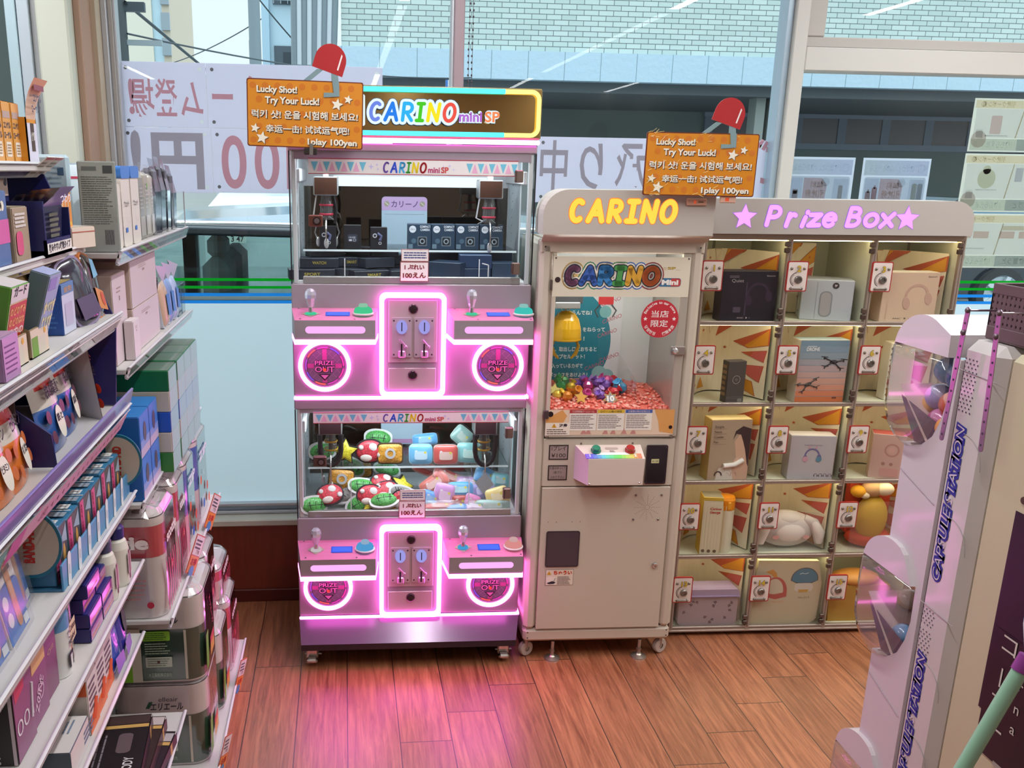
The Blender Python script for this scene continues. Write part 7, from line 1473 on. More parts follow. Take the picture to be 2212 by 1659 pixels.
b = B(); b.T = TR(.03, .1, 0); b.prism([(-.10, .10), (.03, .10)] + [(.03 - .032 + .032 * math.cos(a * PI / 12), .128 + .035 * math.sin(a * PI / 12)) for a in range(13)] + [(-.034, .118), (-.10, .118)], .0, .003, M('#d9bcae', .5)); b.rect(-.012, .012, .125, .150, M('#d0b2a4', .5), -.0008); b.poly([(-.012, .125), (-.010, .125), (-.010, .152), (.012, .152), (.012, .154), (-.012, .154)], INK, -.001); b.rect(-.006, .006, .138, .146, INK, -.001); b.disc(.018, .124, .007, M('#3a3a48', .5), -.001, 14); b.poly([(-.04, .117), (-.02, .12), (-.018, .108), (-.04, .106)], M('#d8587a', .5), -.001); b.rect(-.095, -.072, .102, .114, M('#c0463f', .5), -.001); b.obj('header_card', r_)
for i in range(5):
    b = B(); y = .012 + i * .016; P_ = [(-.062, y, .020), (-.060, y - .004, .085 - i * .002), (-.03, y - .018, .104), (.05 - i * .012, y - .030, .118 - i * .002)]
    for k in range(3): (x0, yy0, z0), (x1, yy1, z1) = P_[k], P_[k + 1]; b.add([(-.06 + .03 * (k == 2), yy0, z0), (.055, yy0, z0), (.060, yy1, z1), (-.055 + .03 * (k > 0), yy1, z1)], [(0, 1, 2, 3)], M(('#8f7fc4' if k else '#2a2a4a') if i == 0 else '#4a4550', .3, coat=.4), True)
    if i == 0: b.text('つわり', .005, .092, .012, M('#e6e0f0', .4), -.016, 'c', .06, .03); b.lines(-.03, .03, .03, .075, 5, M('#6a6a5a', .5), .004, .6)
    b.obj('pouch', r_)
goods('medicine_box', 'orange carton leaning beside the navy pouch tray', 1.785, 1.838, -.525, 1.445, .110, .03, '#e29350', '#d5803c', '#e0a870', lambda b, w_, h: (b.rect(-w_ * .4, w_ * .4, h * .40, h * .46, M('#e0b84a', .5), -.001), b.disc(.012, h * .28, .008, M('#efe2d0', .5), -.001, 14), b.text('R11', 0, h * .68, .014, M('#f0d9c0', .5), -.001, 'c', .03)), 'box', None, -.2)
goods('medicine_box', 'small open white carton lying by the navy side panel', 1.80, 1.868, -.500, 1.445, .040, .05, '#e0cfc0', '#d9c4b2', '#e6dcd0', lambda b, w_, h: b.rect(-w_ / 2, w_ / 2, h * .75, h * .8, M('#b05a4a', .5), -.001), 'box', None, -.4)
# S3
def gm(b, w_, h):
    b.rect(-w_ / 2 + .001, w_ / 2 - .001, h * .80, h - .001, M('#dcd6d6', .4), -.001); b.text('ガード', 0, h * .88, .012, INK, -.0014, 'c', w_ * .7, .02); b.rect(-w_ / 2 + .004, w_ / 2 - .002, h * .22, h * .78, M('#c8431f', .4), -.001)
    for i, t in enumerate(('のどの痛み', 'のどのはれ', '口内の', '殺菌・消毒')): b.text(t, 0, h * (.64 - .135 * i), .010, M('#f0b070' if i != 2 else '#efe0d6', .5), -.0014, 'c', w_ * .85, .03)
goods('medicine_box', 'white and red throat medicine carton standing in a card tray', 1.335, 1.41, -.495, 1.315, .118, .05, '#d9cf9a', '#5f9a3a', '#dcd6d6', gm, 'box', None, 0, None, .0015, .22)
def bl2(b, w_, h):
    b.text('食べすぎ', 0, h * .52, .015, M('#e9dfa8', .5), -.0014, 'c', w_ * .9, .05); b.text('飲みすぎ', 0, h * .32, .015, M('#e9dfa8', .5), -.0014, 'c', w_ * .9, .05); b.rect(-w_ * .4, w_ * .4, h * .2, h * .26, M('#2c3f66', .5), -.001); b.rect(-w_ * .4, w_ * .2, h * .8, h * .95, M('#8a86c9', .4), -.001)
goods('medicine_box', 'tall light blue stomach medicine carton leaning back in its tray', 1.455, 1.515, -.490, 1.312, .128, .03, '#8fa9cc', '#6f7f8a', '#a9b0d8', bl2, 'box', None, 0, None, .0015, .30)
for i, (y0, y1) in enumerate(((1.30, 1.40), (1.415, 1.50))):
    r_ = root('card_tray', ('empty brown card tray nearest the photo edge on the medicine shelf', 'empty brown card tray before the tall light blue carton')[i], 'tray', (-.478, (y0 + y1) / 2, 1.3105), SX); w_ = y1 - y0; b = B(); BRW = M('#9a8468', .7)
    b.box(-w_ / 2, w_ / 2, 0, .12, 0, .003, BRW); b.box(-w_ / 2, w_ / 2, 0, .003, 0, .045, BRW)
    for s in (-1, 1): b.prism([(0, 0), (.12, 0), (.12, .09), (.05, .075), (0, .045)], -.0015, .0015, BRW) if False else None
    for s in (-1, 1): X = s * (w_ / 2 - .001); b.add([(X, 0, 0), (X, .12, 0), (X, .12, .095), (X, .05, .07), (X, 0, .045)], [(0, 1, 2, 3, 4)], BRW)
    b.rect(-w_ / 2 + .001, w_ / 2 - .001, .002, .044, M('#d9c4b0', .5), -.0006); b.rect(-w_ * .45, -.01, .002, .032, M(('#d8b02a', '#6f9a3a')[i], .5), -.001); b.rect(-.01, w_ * .3, .002, .03, M('#cfc4b4', .5), -.001); b.disc(w_ * .3, .036, .005, M('#d9a02a', .5), -.001, 12); b.obj('body', r_)
goods('medicine_box', 'pink lilac carton cut by the photo edge, in front of the trays', 1.255, 1.318, -.462, 1.31, .062, .04, '#b88ab8', '#9a72a0', '#c9a0c4', lambda b, w_, h: b.lines(-w_ * .4, w_ * .4, .008, h - .01, 6, M('#7a4a80', .5), -.001, .3), 'box')
for i, (y0, y1, lb) in enumerate(((1.555, 1.615, 'blue carton with its lid torn open, behind the other on the medicine shelf'), (1.625, 1.70, 'blue carton with an upright torn lid and white front on the medicine shelf'))):
    o = goods('medicine_box', lb, y0, y1, -.49 - .03 * (1 - i), 1.31, .090, .06, '#c9cbe0', '#1f4a92', '#a9914a', (lambda b, w_, h: (b.rect(-w_ / 2 + .001, w_ / 2 - .001, h * .78, h - .001, M('#5f86b8', .4), -.001), b.text('錠剤', 0, h * .82, .008, M('#e0a040', .5), -.0014, 'c', w_ * .6), b.rect(-w_ * .3, w_ * .3, h * .15, h * .6, M('#b9b4cc', .4), -.001), b.poly([(-w_ / 2, h), (w_ / 2, h), (w_ / 2 + .005, h + .035), (-w_ / 2 - .005, h + .03)], M('#b59a5a', .5), .045)), None)[0], 'box', None, 0, lambda b, d, h: (b.text('食物繊維', d * .45, h * .3, .009, M('#b9a84a', .5), -.001, 'c', .035, .02, rot=PI / 2), b.lines(.008, d - .008, .01, h - .02, 7, M('#3f6fb0', .5), -.0008, .4)))
b = B(); b.add([(0, 0, 0), (.09, 0, 0), (.10, .035, .10), (-.01, .035, .10)], [(0, 1, 2, 3)], M('#a98a5a', .6)); b.add([(0, .002, 0), (.09, .002, 0), (.10, .037, .10), (-.01, .037, .10)], [(3, 2, 1, 0)], M('#5a3a1a', .5)); b.obj('opened_sleeve', None, (-.535, 1.545, 1.375), 0, 'open card sleeve with a tan inside standing behind the blue cartons', 'sleeve', rot=(0, 0, SX))
for i, (y, rz_, c, c2, lb) in enumerate(((1.745, -.3, '#2a2035', '#8a7a9a', 'glossy dark pouch behind the blue cartons'), (1.79, .2, '#33263f', '#a09ab0', 'glossy dark pouch leaning on the navy panel'), (1.84, .0, '#3a2a26', '#c9763a', 'pouch with an orange fruit print by the navy panel'))):
    b = B(); puff(b, oval(.040, .062, 18, 4), .012, M(c, .15, 0, coat=.8), M(c2, .4)); b.poly([(-.03, -.05), (.03, -.05), (.025, -.012), (-.028, -.008)], M(('#5a4a6a', '#6a5a7a', '#d8854a')[i], .3), -.0125)
    if i == 2: b.disc(.01, -.028, .014, M('#c9543a', .4), -.0132, 14); b.poly([(-.02, .01), (.02, .02), (.01, .05), (-.015, .05)], M('#7fb0d0', .3), -.0128)
    b.obj('snack_pouch', None, (-.495, y, 1.372), 0, lb, 'pouch', None, rot=(-.25, .2 * (i - 1), SX + rz_))
# S4 gummy pouches
def gummy(y, x, c1, c2, c3, t1, t2, lb, rz_=0.0, lean=-.22, s=1.0):
    r_ = root('gummy_pouch', lb, 'pouch', (x, y, 1.1185), 0, 'gummy pouches on the pouch shelf', rot=(lean, 0, SX + rz_)); H = .150 * s; W = .110 * s
    pts = [(-W / 2, 0), (W / 2, 0), (W * .48, H * .5), (W / 2, H), (-W / 2, H), (-W * .48, H * .5)]
    b = B(); vs = []; nx, nz = 8, 10
    for j in range(nz + 1):
        for i in range(nx + 1):
            u, v = i / nx * 2 - 1, j / nz; t = .020 * s * (1 - u * u) * math.sin(PI * min(1, v * .9 + .05)) ** .6; vs.append((u * W / 2, -t, v * H))
    lo = [(j * (nx + 1) + i, j * (nx + 1) + i + 1, (j + 1) * (nx + 1) + i + 1, (j + 1) * (nx + 1) + i) for j in range(nz) for i in range(nx)]
    def zone(f): i = lo.index(f); j, k = divmod(i, nx); u = (k + .5) / nx * 2 - 1; return 0 if j >= 8 or (j == 7 and abs(u) < .75) else 1 if j >= 5 else 2
    for q, c in enumerate((c1, c2, c3)): b.add(vs, [f for f in lo if zone(f) == q], M(c, .22, coat=.6), True)
    b.add([(v[0], -v[1] * .6 + .001, v[2]) for v in vs], [f[::-1] for f in lo], M('#c9c0bc', .35), True)
    b.obj('bag', r_)
    b = B(); b.text('グミサプリ', 0, H * .82, .012 * s, M('#f2e6e2', .4), -.0175 * s, 'c', W * .62, .02); b.text(t1, 0, H * .60, .018 * s, INK, -.0205 * s, 'c', W * .62, .02); b.poly([(-.002 + .017 * s * math.cos(a * PI / 10), H * .30 + .027 * s * math.sin(a * PI / 10)) for a in range(20)], M('#e9dfcf', .4), -.0207 * s); b.text(t2, -.002, H * .32, .010 * s, INK, -.0212 * s, 'c', .028 * s, .02)
    for (u, v) in ((-.32, .18), (.33, .22), (.3, .42), (-.33, .4)): b.disc(u * W, v * H, .011 * s, M('#c96a3a' if c3 != '#2f5aa0' else '#6a3a4a', .4), -.0165 * s, 12)
    b.obj('print', r_)
gummy(1.30, -.50, '#c8271f', '#cfc4ba', '#d8742a', 'ビタミン', 'ビタミン', 'orange vitamin gummy pouch cut by the photo edge'); gummy(1.395, -.505, '#c8271f', '#cfc4ba', '#d8742a', 'ビタミン', '補給', 'orange vitamin gummy pouch with grapefruit print, next to the navy divider', .15)
gummy(1.575, -.505, '#c8271f', '#cfc4ba', '#2f5aa0', '鉄&葉酸', '鉄と', 'blue and red iron gummy pouch, the nearer of the pair', 0, -.2, 1.08); gummy(1.70, -.515, '#c8271f', '#cfc4ba', '#2f5aa0', '鉄&葉酸', '葉酸', 'blue and red iron gummy pouch, the farther of the pair', .1, -.2, 1.05); gummy(1.80, -.515, '#b8202f', '#d8b9c0', '#a82034', '美容', '肌', 'slim red gummy pouch turned edge-on behind the iron pouches', .9, -.15, .95)
for i, (y, lb) in enumerate(((1.44, 'dark brown pack standing behind the navy divider'), (1.835, 'dark brown pack near the end of the pouch shelf'), (1.862, 'black and silver pack at the very end of the pouch shelf'))): goods('card_pack', lb, y, y + .05, -.53, 1.1185, .14 - .01 * i, .02, '#4a3230', '#3a2826', '#5a4440', lambda b, w_, h: b.lines(-w_ * .4, w_ * .4, .02, h * .9, 9, M('#8a6a5a', .5), -.001, .3), 'pack', None, .4)
# S5 adhesive bandage boxes in their tray
r_ = root('display_tray', 'blue counter tray with round bandage headers and bandage print along the front', 'tray', (0, 0, 0))
b = B(); BT = M('#3a7396', .4); b.box(-.60, -.465, 1.405, 1.87, .9255, .93, BT); b.T = TR(-.463, 1.405, .9255) @ RZ(SX); b.box(0, .475, -.002, .002, 0, .046, M('#4f8fb8', .35), .001)
for i in range(7): b.T = TR(-.463, 1.44 + i * .062, .951) @ RZ(SX) @ RY(.15); b.poly(b.rrect(-.009, .009, -.030, .030, .0088), M('#dfe2e4', .4), -.003); b.rect(-.004, .004, -.008, .008, M('#b9c9d2', .4), -.0034)
b.obj('tray', r_)
for Y, cx, cz in ((1.40, -.505, 1.012), (1.868, -.478, 1.000)):
    b = B(); b.T = TR(cx, Y, cz); R0 = .052; half = [(R0 * math.cos(a), R0 * math.sin(a) * 1.12) for a in [(-90 + 180 * i / 20) * PI / 180 for i in range(21)]]
    b.prism([(-.06, -R0 * 1.12)] + [(x * .95, z) for x, z in half] + [(-.06, R0 * 1.12)], 0, .004, M('#1f6f86', .4)); b.poly([(-.020, -R0 * 1.0)] + [(x * .86, z * .9) for x, z in half] + [(-.024, R0 * 1.0)], M('#c2b4a0', .5), -.0006); b.text('BAND-AID', .006, 0, .017, M('#c2301f', .5), -.0012, 'c', .064, .05, rot=PI / 2 - .06); b.obj('round_header', r_)
def bd(b, w_, h): b.rect(-w_ / 2 + .002, w_ / 2 - .002, .002, h - .002, M('#5a5658', .3), -.0008); b.rect(-w_ * .42, -w_ * .12, .002, h - .003, M('#d85a90', .35), -.0012); b.text('BAND-AID', -w_ * .27, h / 2, .008, M('#a02038', .5), -.0016, 'c', h * .8, .04, rot=PI / 2); b.poly([(w_ * .2 + .007 * math.cos(a * PI / 8), h * .4 + .02 * math.sin(a * PI / 8)) for a in range(16)], M('#d8a05a', .4), -.0012); b.poly([(-.002, h * .7), (w_ * .45, h * .95), (w_ * .45, h * .6)], M('#9ab0c0', .35), -.0012)
kk = 0
for c_ in range(2):
    for i in range(6):
        y0 = 1.412 + i * .075; x = -.474 - c_ * .066
        o = goods('bandage_box', 'bandage carton in the blue counter tray, ' + ('aisle row, ' if c_ == 0 else 'rear row, ') + ('nearest the round header', 'second from the near header', 'third from the near header', 'fourth from the near header', 'fifth from the near header', 'farthest, at the far header')[i], y0, y0 + .072, x, .9305, .092 - .004 * (i % 2), .060, '#6a6a70', '#2f6a8f', '#3d7fa6', bd, 'box', 'bandage cartons in the counter tray')
        b = B(); b.T = TOPF(.0925); b.rect(-.033, -.012, .004, .056, M('#9aa4b0', .4), -.0010); b.text('救急', -.022, .03, .010, M('#c0504a', .5), -.0014, 'c', .016); b.rect(.004, .026, .008, .028, M('#e3e3df', .4), -.0010); b.text('3', .015, .014, .009, INK, -.0014); b.rect(-.006, -.002, .0, .06, M('#e3e3df', .4), -.0012); b.obj('top_label', o)
# S6
def bandpack(y, x, z, lb, rz_, ln):
    r_ = root('bandage_pack', lb, 'pack', (x, y, z), 0, 'clear packs of large bandages', rot=(ln, 0, SX + rz_)); b = B(); b.box(-.045, .045, 0, .006, 0, .165, M('#e0dcd8', .4), .001); b.rect(-.044, .044, .002, .075, M('#2f6fc0', .35), -.0006); b.disc(.0, .075, .044, M('#2f6fc0', .35), -.0005, 24, .012); b.poly(b.rrect(.0, .020, .012, .13, .0098), M('#cf8a5a', .5), -.0012); b.rect(.003, .017, .055, .085, M('#e0a47a', .5), -.0016); b.disc(-.024, .062, .011, M('#dfe4e6', .4), -.0012, 16); b.disc(-.022, .035, .011, M('#dfe4e6', .4), -.0012, 16); b.lines(-.035, .03, .095, .15, 4, M('#5a6272', .5), -.0012, .5); b.rect(.022, .042, .006, .02, M('#dfe4e6', .4), -.0012); b.obj('card', r_)
    b = B(); b.prism([(-.048, .0), (.048, .0), (.048, .18), (-.048, .18)], -.006, -.005, BAG); b.obj('clear_front', r_)
bandpack(1.165, -.480, .9255, 'clear bandage pack nearest the photo edge below the round header', 0, -.15); bandpack(1.265, -.482, .9255, 'clear bandage pack below the near round header, its bandage facing out', .05, -.18); bandpack(1.345, -.505, .9255, 'clear bandage pack behind, half covered, with a barcode corner', .1, -.15)
def spray(y, x, lb, capc='#2a2a6a'):
    r_ = root('spray_bottle', lb, 'bottle', (x, y, .7645), 0, 'white spray bottles on the first aid shelf'); b = B(); b.lathe([(0, 0), (.022, 0), (.023, .004), (.023, .080), (.019, .096), (.012, .104)], M('#d9d4c8', .35), 22); b.T = RZ(SX); b.rect(-.012, .012, .025, .07, M('#b9a8a0', .4), -.0235); b.rect(-.003, .003, .012, .075, M('#8a3a5a', .4), -.0238); b.obj('body', r_)
    b = B(); b.lathe([(.0135, .100), (.0165, .103), (.0165, .124), (.014, .128), (0, .128)], M(capc, .3), 20); b.obj('cap', r_)
spray(1.775, -.470, 'white spray bottle with a navy cap beside the toilet rolls'); spray(1.705, -.478, 'white spray bottle half hidden behind the pink price rail', '#4a4a6a')
def hz(b, w_, h): b.rect(-w_ / 2 + .002, w_ / 2 - .002, .003, h - .003, M('#c25ab0', .12, 0, coat=1.0), -.0008); b.lines(-w_ * .4, w_ * .4, .006, h * .4, 3, M('#e6a04a', .4), -.0012, .5)
SP = [(1.525, 0, 'lowest of the near stack'), (1.525, 1, 'second from the bottom of the near stack'), (1.525, 2, 'third from the bottom of the near stack'), (1.525, 3, 'top of the near stack'), (1.612, 0, 'lowest of the far stack'), (1.612, 1, 'middle of the far stack'), (1.612, 2, 'top of the far stack')]
for y, k, t in SP: goods('plaster_box', 'navy carton with a shiny violet front, ' + t, y, y + .083, -.462 - .010 * (k == 2), .7645 + k * .0285, .0275, .075, '#3a2a7a', '#25246a', '#2a2a72', hz, 'box', 'navy cartons with violet fronts')
goods('plaster_box', 'white carton with dark letters behind the navy cartons', 1.70, 1.79, -.470, .7645, .030, .075, '#dcd6d0', '#d0cac4', '#e0dcd6', lambda b, w_, h: b.text('CI', 0, .008, .014, INK, -.001, 'c', .03), 'box')
# S7
def cotton(y, x, z, lb, r, h):
    r_ = root('swab_tub', lb, 'tub', (x, y, z), 0); b = B(); b.lathe([(0, 0), (r, 0), (r, h * .86)], clear('tub_clear', (.95, .92, .9), 1.45, haze=.25, hazecol=(.9, .85, .82)), 24); b.lathe([(r * .9, .004), (r * .9, h * .55)], M('#e0702a', .4), 20); b.T = RZ(SX); b.poly([(-.022, h * .25), (.020, h * .30), (.018, h * .60), (-.016, h * .58)], M('#e6c9a8', .5), -r - .001); b.text('Cotton', 0, h * .46, .012, M('#5a3a2a', .5), -r - .0016, 'c', .034, .02); b.text('Label', 0, h * .33, .010, M('#5a3a2a', .5), -r - .0016, 'c', .024, .02); b.obj('tub', r_)
    b = B(); rr = random.Random(4)
    for i in range(70): a, q = rr.random() * 6.28, r * .85 * math.sqrt(rr.random()); b.ball((q * math.cos(a), q * math.sin(a), h * .80 + rr.random() * .008), .0042, .0042, .006, M('#efe6da', .8), 6, 4)
    tag(b.obj('swab_heads', r_), kind='stuff')
cotton(1.475, -.512, .7650, 'clear tub of cotton swabs with an orange label', .034, .125)
r_ = root('cotton_pot', 'white and blue cylindrical pot with bold black lettering', 'pot', (-.495, 1.428, .7650), SX); b = B(); b.lathe([(0, 0), (.027, 0), (.027, .11), (.025, .116), (0, .116)], M('#dcdad6', .4), 24); b.lathe([(.0274, .085), (.0274, .11), (.0254, .1165), (0, .1166)], M('#5f8fbf', .4), 24); b.text('で', -.004, .066, .014, INK, -.0282, 'c'); b.text('綿棒', .006, .050, .010, INK, -.0282, 'c', .022, .03); b.rect(-.012, .010, .014, .042, INK, -.0284); b.rect(-.006, .004, .014, .036, M('#dcdad6', .4), -.0288); b.obj('pot', r_)
def z0(b, w_, h): b.rect(-w_ / 2 + .002, w_ / 2 - .002, .002, h - .002, M('#8d5078', .3), -.0008); b.poly([(-w_ * .45, h * .98), (w_ * .1, h * .98), (w_ * .05, h * .78), (-w_ * .4, h * .72)], M('#c8405a', .4), -.0012); b.text('001', 0, h * .30, .026, M('#e6dce2', .4), -.0014, 'c', w_ * .85, -.01); b.tube([(w_ * .3, -.002, h * .3), (w_ * .42, -.002, h * .7)], .002, M('#e6dce2', .4), 5)
goods('purple_carton', 'black and plum carton with large thin numerals, near corner', 1.175, 1.255, -.472, .7645, .130, .04, '#7a4468', '#2a221f', '#2e2a2e', z0, 'box', None, 0, lambda b, d, h: (b.rect(d - .006, d - .001, .001, h - .001, M('#d0c0c8', .4), -.0008), b.text('001', d * .4, h * .1, .012, M('#c9c0c0', .4), -.001, 'c', None, 0, rot=PI / 2)))
def z1(b, w_, h): b.rect(-w_ * .45, w_ * .45, h * .66, h * .94, M('#d8a86a', .4), -.001); b.text('ZONE', 0, h * .30, .018, M('#dcb4cc', .4), -.001, 'c', h * .42, .02, rot=.9); b.ring(0, h * .36, .012, .015, M('#dcb4cc', .4), -.001, 18)
goods('purple_carton', 'plum carton with a round logo and gold sticker, second from the corner', 1.262, 1.330, -.476, .7645, .135, .035, '#8a4a74', '#3a2430', '#7a3a66', z1, 'box')
goods('purple_carton', 'plum carton with a dark crescent and gold script, third from the corner', 1.337, 1.395, -.480, .7645, .145, .03, '#7d3f66', '#5a2a4c', '#a0408c', lambda b, w_, h: (b.disc(0, h * .86, .018, M('#2a1526', .4), -.001, 20, .022), b.text('cyn', 0, h * .52, .012, M('#c9a08a', .4), -.001, 'c', .03, 0, .3), b.ring(0, h * .86, .018, .0186, M('#c9a08a', .4), -.0014, 20)), 'box')
def mo(b, w_, h): b.rect(-w_ / 2 + .001, w_ / 2 - .001, h * .0, h * .3, M('#e8703a', .4), -.001); b.lines(-w_ * .4, w_ * .4, h * .35, h * .9, 5, M('#6a5a66', .5), -.001, .5); b.tube([(-.01, -.002, h * .2), (.012, -.002, h * .5)], .004, M('#e0583a', .4), 5)
for i, (y, x, lb) in enumerate(((1.500, -.470, 'orange-topped white carton nearest, standing just inside the rail'), (1.567, -.472, 'orange-topped white carton in the middle of the three'), (1.634, -.475, 'orange-topped white carton beside the blue pouches'))):
    goods('swab_carton', lb, y, y + .062, x, .5905, .112, .07, '#e3d8d6', '#d8cfc6', '#e0622a', mo, 'box', 'orange-topped cartons by the blue pouches', 0, lambda b, d, h: b.rect(.001, d - .001, h * .72, h - .001, M('#e0622a', .4), -.0008))
def wo(b, d, h): b.lines(d * .2, d * .8, .012, .04, 3, M('#6a7a9a', .5), -.001, .5)
o = goods('swab_carton', 'white carton with a pale red oval on top, standing by the orange-topped ones', 1.375, 1.485, -.468, .5905, .052, .085, '#e0d8d4', '#4f5a66', '#dcd6d2', wo, 'box', None, .0)
b = B(); b.T = TOPF(.0528); b.poly([(-.02 + .018 * math.cos(a * PI / 9), .05 + .012 * math.sin(a * PI / 9)) for a in range(18)], M('#c98078', .5), -.0006); b.lines(-.0, .045, .015, .04, 3, M('#7a8aa0', .5), -.0006, .4); b.obj('top_label', o)
for i, (y, lb) in enumerate(((1.72, 'blue pouch with its torn top bent over, at the shelf end'), (1.79, 'indigo pouch with a dark window at the shelf end'))):
    b = B(); puff(b, oval(.038, .060, 18, 4), .014, M(('#2f55b8', '#3a3a9a')[i], .15, 0, coat=.8), M('#6a5aa8', .35)); b.poly([(-.03, -.055), (.03, -.055), (.03, -.03), (-.03, -.02)], M('#8a6ac0', .3), -.0155)
    if i: b.disc(.0, .02, .02, M('#4a4450', .3), -.0160, 16, .03)
    b.add([(-.036, 0, .055), (.036, 0, .055), (.03, -.03, .085), (-.034, -.014, .08)], [(0, 1, 2, 3)], M('#4a5ab8', .15, coat=.8)); b.obj('sheet_pouch', None, (-.485, y, .655), 0, lb, 'pouch', None, rot=(-.12, 0, SX + .1 * i))
# S8
def stk(b, w_, h): b.rect(w_ * .28, w_ * .34, .001, h - .001, M('#c9a05a', .4), -.0008)
for i, (y0, y1, k, lb, c) in enumerate(((1.62, 1.87, 0, 'black stocking pack lying lowest by the green rolls', '#2a2024'), (1.64, 1.88, 1, 'dark brown stocking pack lying across the lowest one', '#3a2a28'), (1.60, 1.84, 2, 'black crinkled stocking pack with white letters lying on top', '#241e22'))):
    o = goods('stocking_pack', lb, y0, y1, -.405 - .012 * k, .3125 + k * .034, .032, .17, c, c, c, stk, 'pack', 'dark stocking packs', .08 * (i - 1), None, .006)
    b = B(); b.T = TOPF(.0325); b.text(('お肌', '着圧', 'BODY')[i], -.06, .02, .020, M('#e0dcdc', .4), -.0008, 'c', .05, .02); b.rect(.07, .082, .002, .148, M('#d0a860', .4), -.0008); b.rect(.085, .115, .002, .148, M(('#b9b2b4', '#c9bcb8', '#4a3a38')[i], .3), -.0008); b.poly(b.rrect(-.02, .05, .03, .06, .01), M('#6a5a5e', .3), -.0010); b.lines(-.10, .05, .08, .13, 4, M('#8a8288', .5), -.001, .3); b.obj('top_print', o)
# ---------------- far bay goods
b = B(); b.box(-.036, .036, 0, .006, 0, .178, M('#8f958f', .4), .002); b.rect(-.034, .034, .002, .176, M('#a3aaa2', .4), -.0006); b.lines(-.030, .030, .055, .15, 22, M('#5f655f', .5), -.001, .35); b.rect(.012, .030, .155, .170, M('#4a5050', .5), -.001); b.rect(-.028, .0, .160, .168, M('#6a706c', .5), -.001)
for i in range(9): b.rect(.008 + i * .002, .009 + i * .002, .016, .045, INK, -.001)
b.add([(-.036, 0, 0), (.036, 0, 0), (.036, -.02, .01), (.036, -.02, .06), (.036, 0, .07), (-.036, 0, .07), (-.036, -.02, .06), (-.036, -.02, .01)], [(7, 2, 3, 6), (6, 3, 4, 5), (0, 1, 2, 7)], BAG); b.obj('blister_card', None, (-.485, 1.905, 1.4305), 0, 'grey blister card with dense small print, nearest on the upper far shelf', 'pack', rot=(0, 0, .12))
b = B(); b.box(-.03, .03, 0, .02, 0, .19, M('#b3cbd6', .3), .006); b.lines(-.02, .02, .03, .17, 14, M('#8aa4b4', .5), -.001, .3); b.rect(.008, .02, .15, .165, M('#3a5a7a', .5), -.001); b.obj('wipe_pack', None, (-.575, 1.93, 1.4305), 0, 'pale blue pack behind the grey blister card', 'pack', rot=(0, 0, .1))
b = B(); puff(b, oval(.035, .085, 18, 5), .014, M('#d5e2e8', .25, coat=.5), M('#c3d3dc', .4)); b.rect(-.03, .03, .055, .060, M('#c8405a', .5), -.012); b.obj('wipe_pack', None, (-.57, 2.02, 1.517), 0, 'crinkled white and pale blue refill bag behind the blister card', 'pack', rot=(-.1, 0, .2))
for i, (y, lb) in enumerate(((1.985, 'flat white case with a blue corner cut, beside the blister card'), (2.075, 'white wet wipe case with a blue lid, the nearer one'), (2.165, 'white wet wipe case with a blue lid, the farther one'))):
    r_ = root('wipe_case', lb, 'case', (-.470, y, 1.4305), SX, 'white cleaning cases on the upper far shelf'); b = B(); hh = .17 if i else .155
    b.prism(b.rrect(-.040, .040, 0, hh - .022, .012), 0, .055, M('#d9d0c6', .35)); b.T = SIDE
    b.T = Matrix(); b.text('ウェット', 0, .085, .011, INK, -.001, 'c', .045, .01) if i else b.poly([(-.03, .02), (.0, .02), (-.012, .07), (-.03, .06)], M('#3f5a9a', .4), -.001); b.rect(-.02, .0, .03, .04, M('#3f6fc0', .4), -.001); b.ring(.01, .07, .02, .0206, M('#b9b0a8', .5), -.001, 20); b.rect(-.0415, -.040, .0, .05, M('#e6e6e4', .4), .0); b.obj('body', r_)
    if i: b = B(); b.prism(b.rrect(-.042, .042, hh - .026, hh, .008), -.002, .057, M('#3f7cc9', .35)); b.obj('lid', r_)
for i, (y, h, c, c2, lb) in enumerate(((2.255, .165, '#8f8d84', '#b9b6ac', 'slim grey-green brush pack next to the wipe cases'), (2.315, .17, '#a9a596', '#cfcabc', 'slim pale brush pack with a green leaf mark'), (2.375, .165, '#c0bbb0', '#d6d2c8', 'slim cream brush pack in the middle of the row'), (2.43, .18, '#5a5a62', '#8a8a94', 'dark grey brush pack in the row'), (2.50, .185, '#33313a', '#5a5a66', 'black brush pack with a folded bag top'), (2.575, .18, '#2a2830', '#55555f', 'black brush pack second from the shelf end'), (2.65, .165, '#35343c', '#66666f', 'black brush pack at the shelf end'))):
    r_ = root('brush_pack', lb, 'pack', (-.475, y, 1.4305), SX + .05 * (i % 3 - 1), 'slim brush packs on the upper far shelf'); b = B()
    b.box(-.026, .026, .0, .03, .0, h * .92, M(c, .35, coat=.3), .008); b.rect(-.020, .020, .01, .055, M(c2, .3), -.001); b.lines(-.018, .014, .07, h * .75, 6, M(c2, .5), -.001, .4)
    if i == 1: b.disc(.006, h * .72, .008, M('#7fae4a', .4), -.0012, 12)
    b.obj('card', r_); b = B(); b.add([(-.028, -.003, 0), (.028, -.003, 0), (.030, -.006, h * .6), (.026, .01, h * 1.04), (-.022, .012, h * 1.06), (-.030, -.006, h * .6)], [(0, 1, 2, 5), (5, 2, 3, 4)], BAG if i < 3 else clear('dark_bag', (.55, .55, .6), 1.6, haze=.15, hazecol=(.2, .2, .24), rough=.1, boost=1.6)); b.obj('clear_wrap', r_)
b = B(); b.box(-.0015, .0015, -.0015, .0015, 0, .10, M('#c9ccd0', .3, .5)); b.obj('divider_rod', None, (-.452, 2.705, 1.4325), 0, 'thin pale divider rod at the end of the upper far shelf', 'rod')
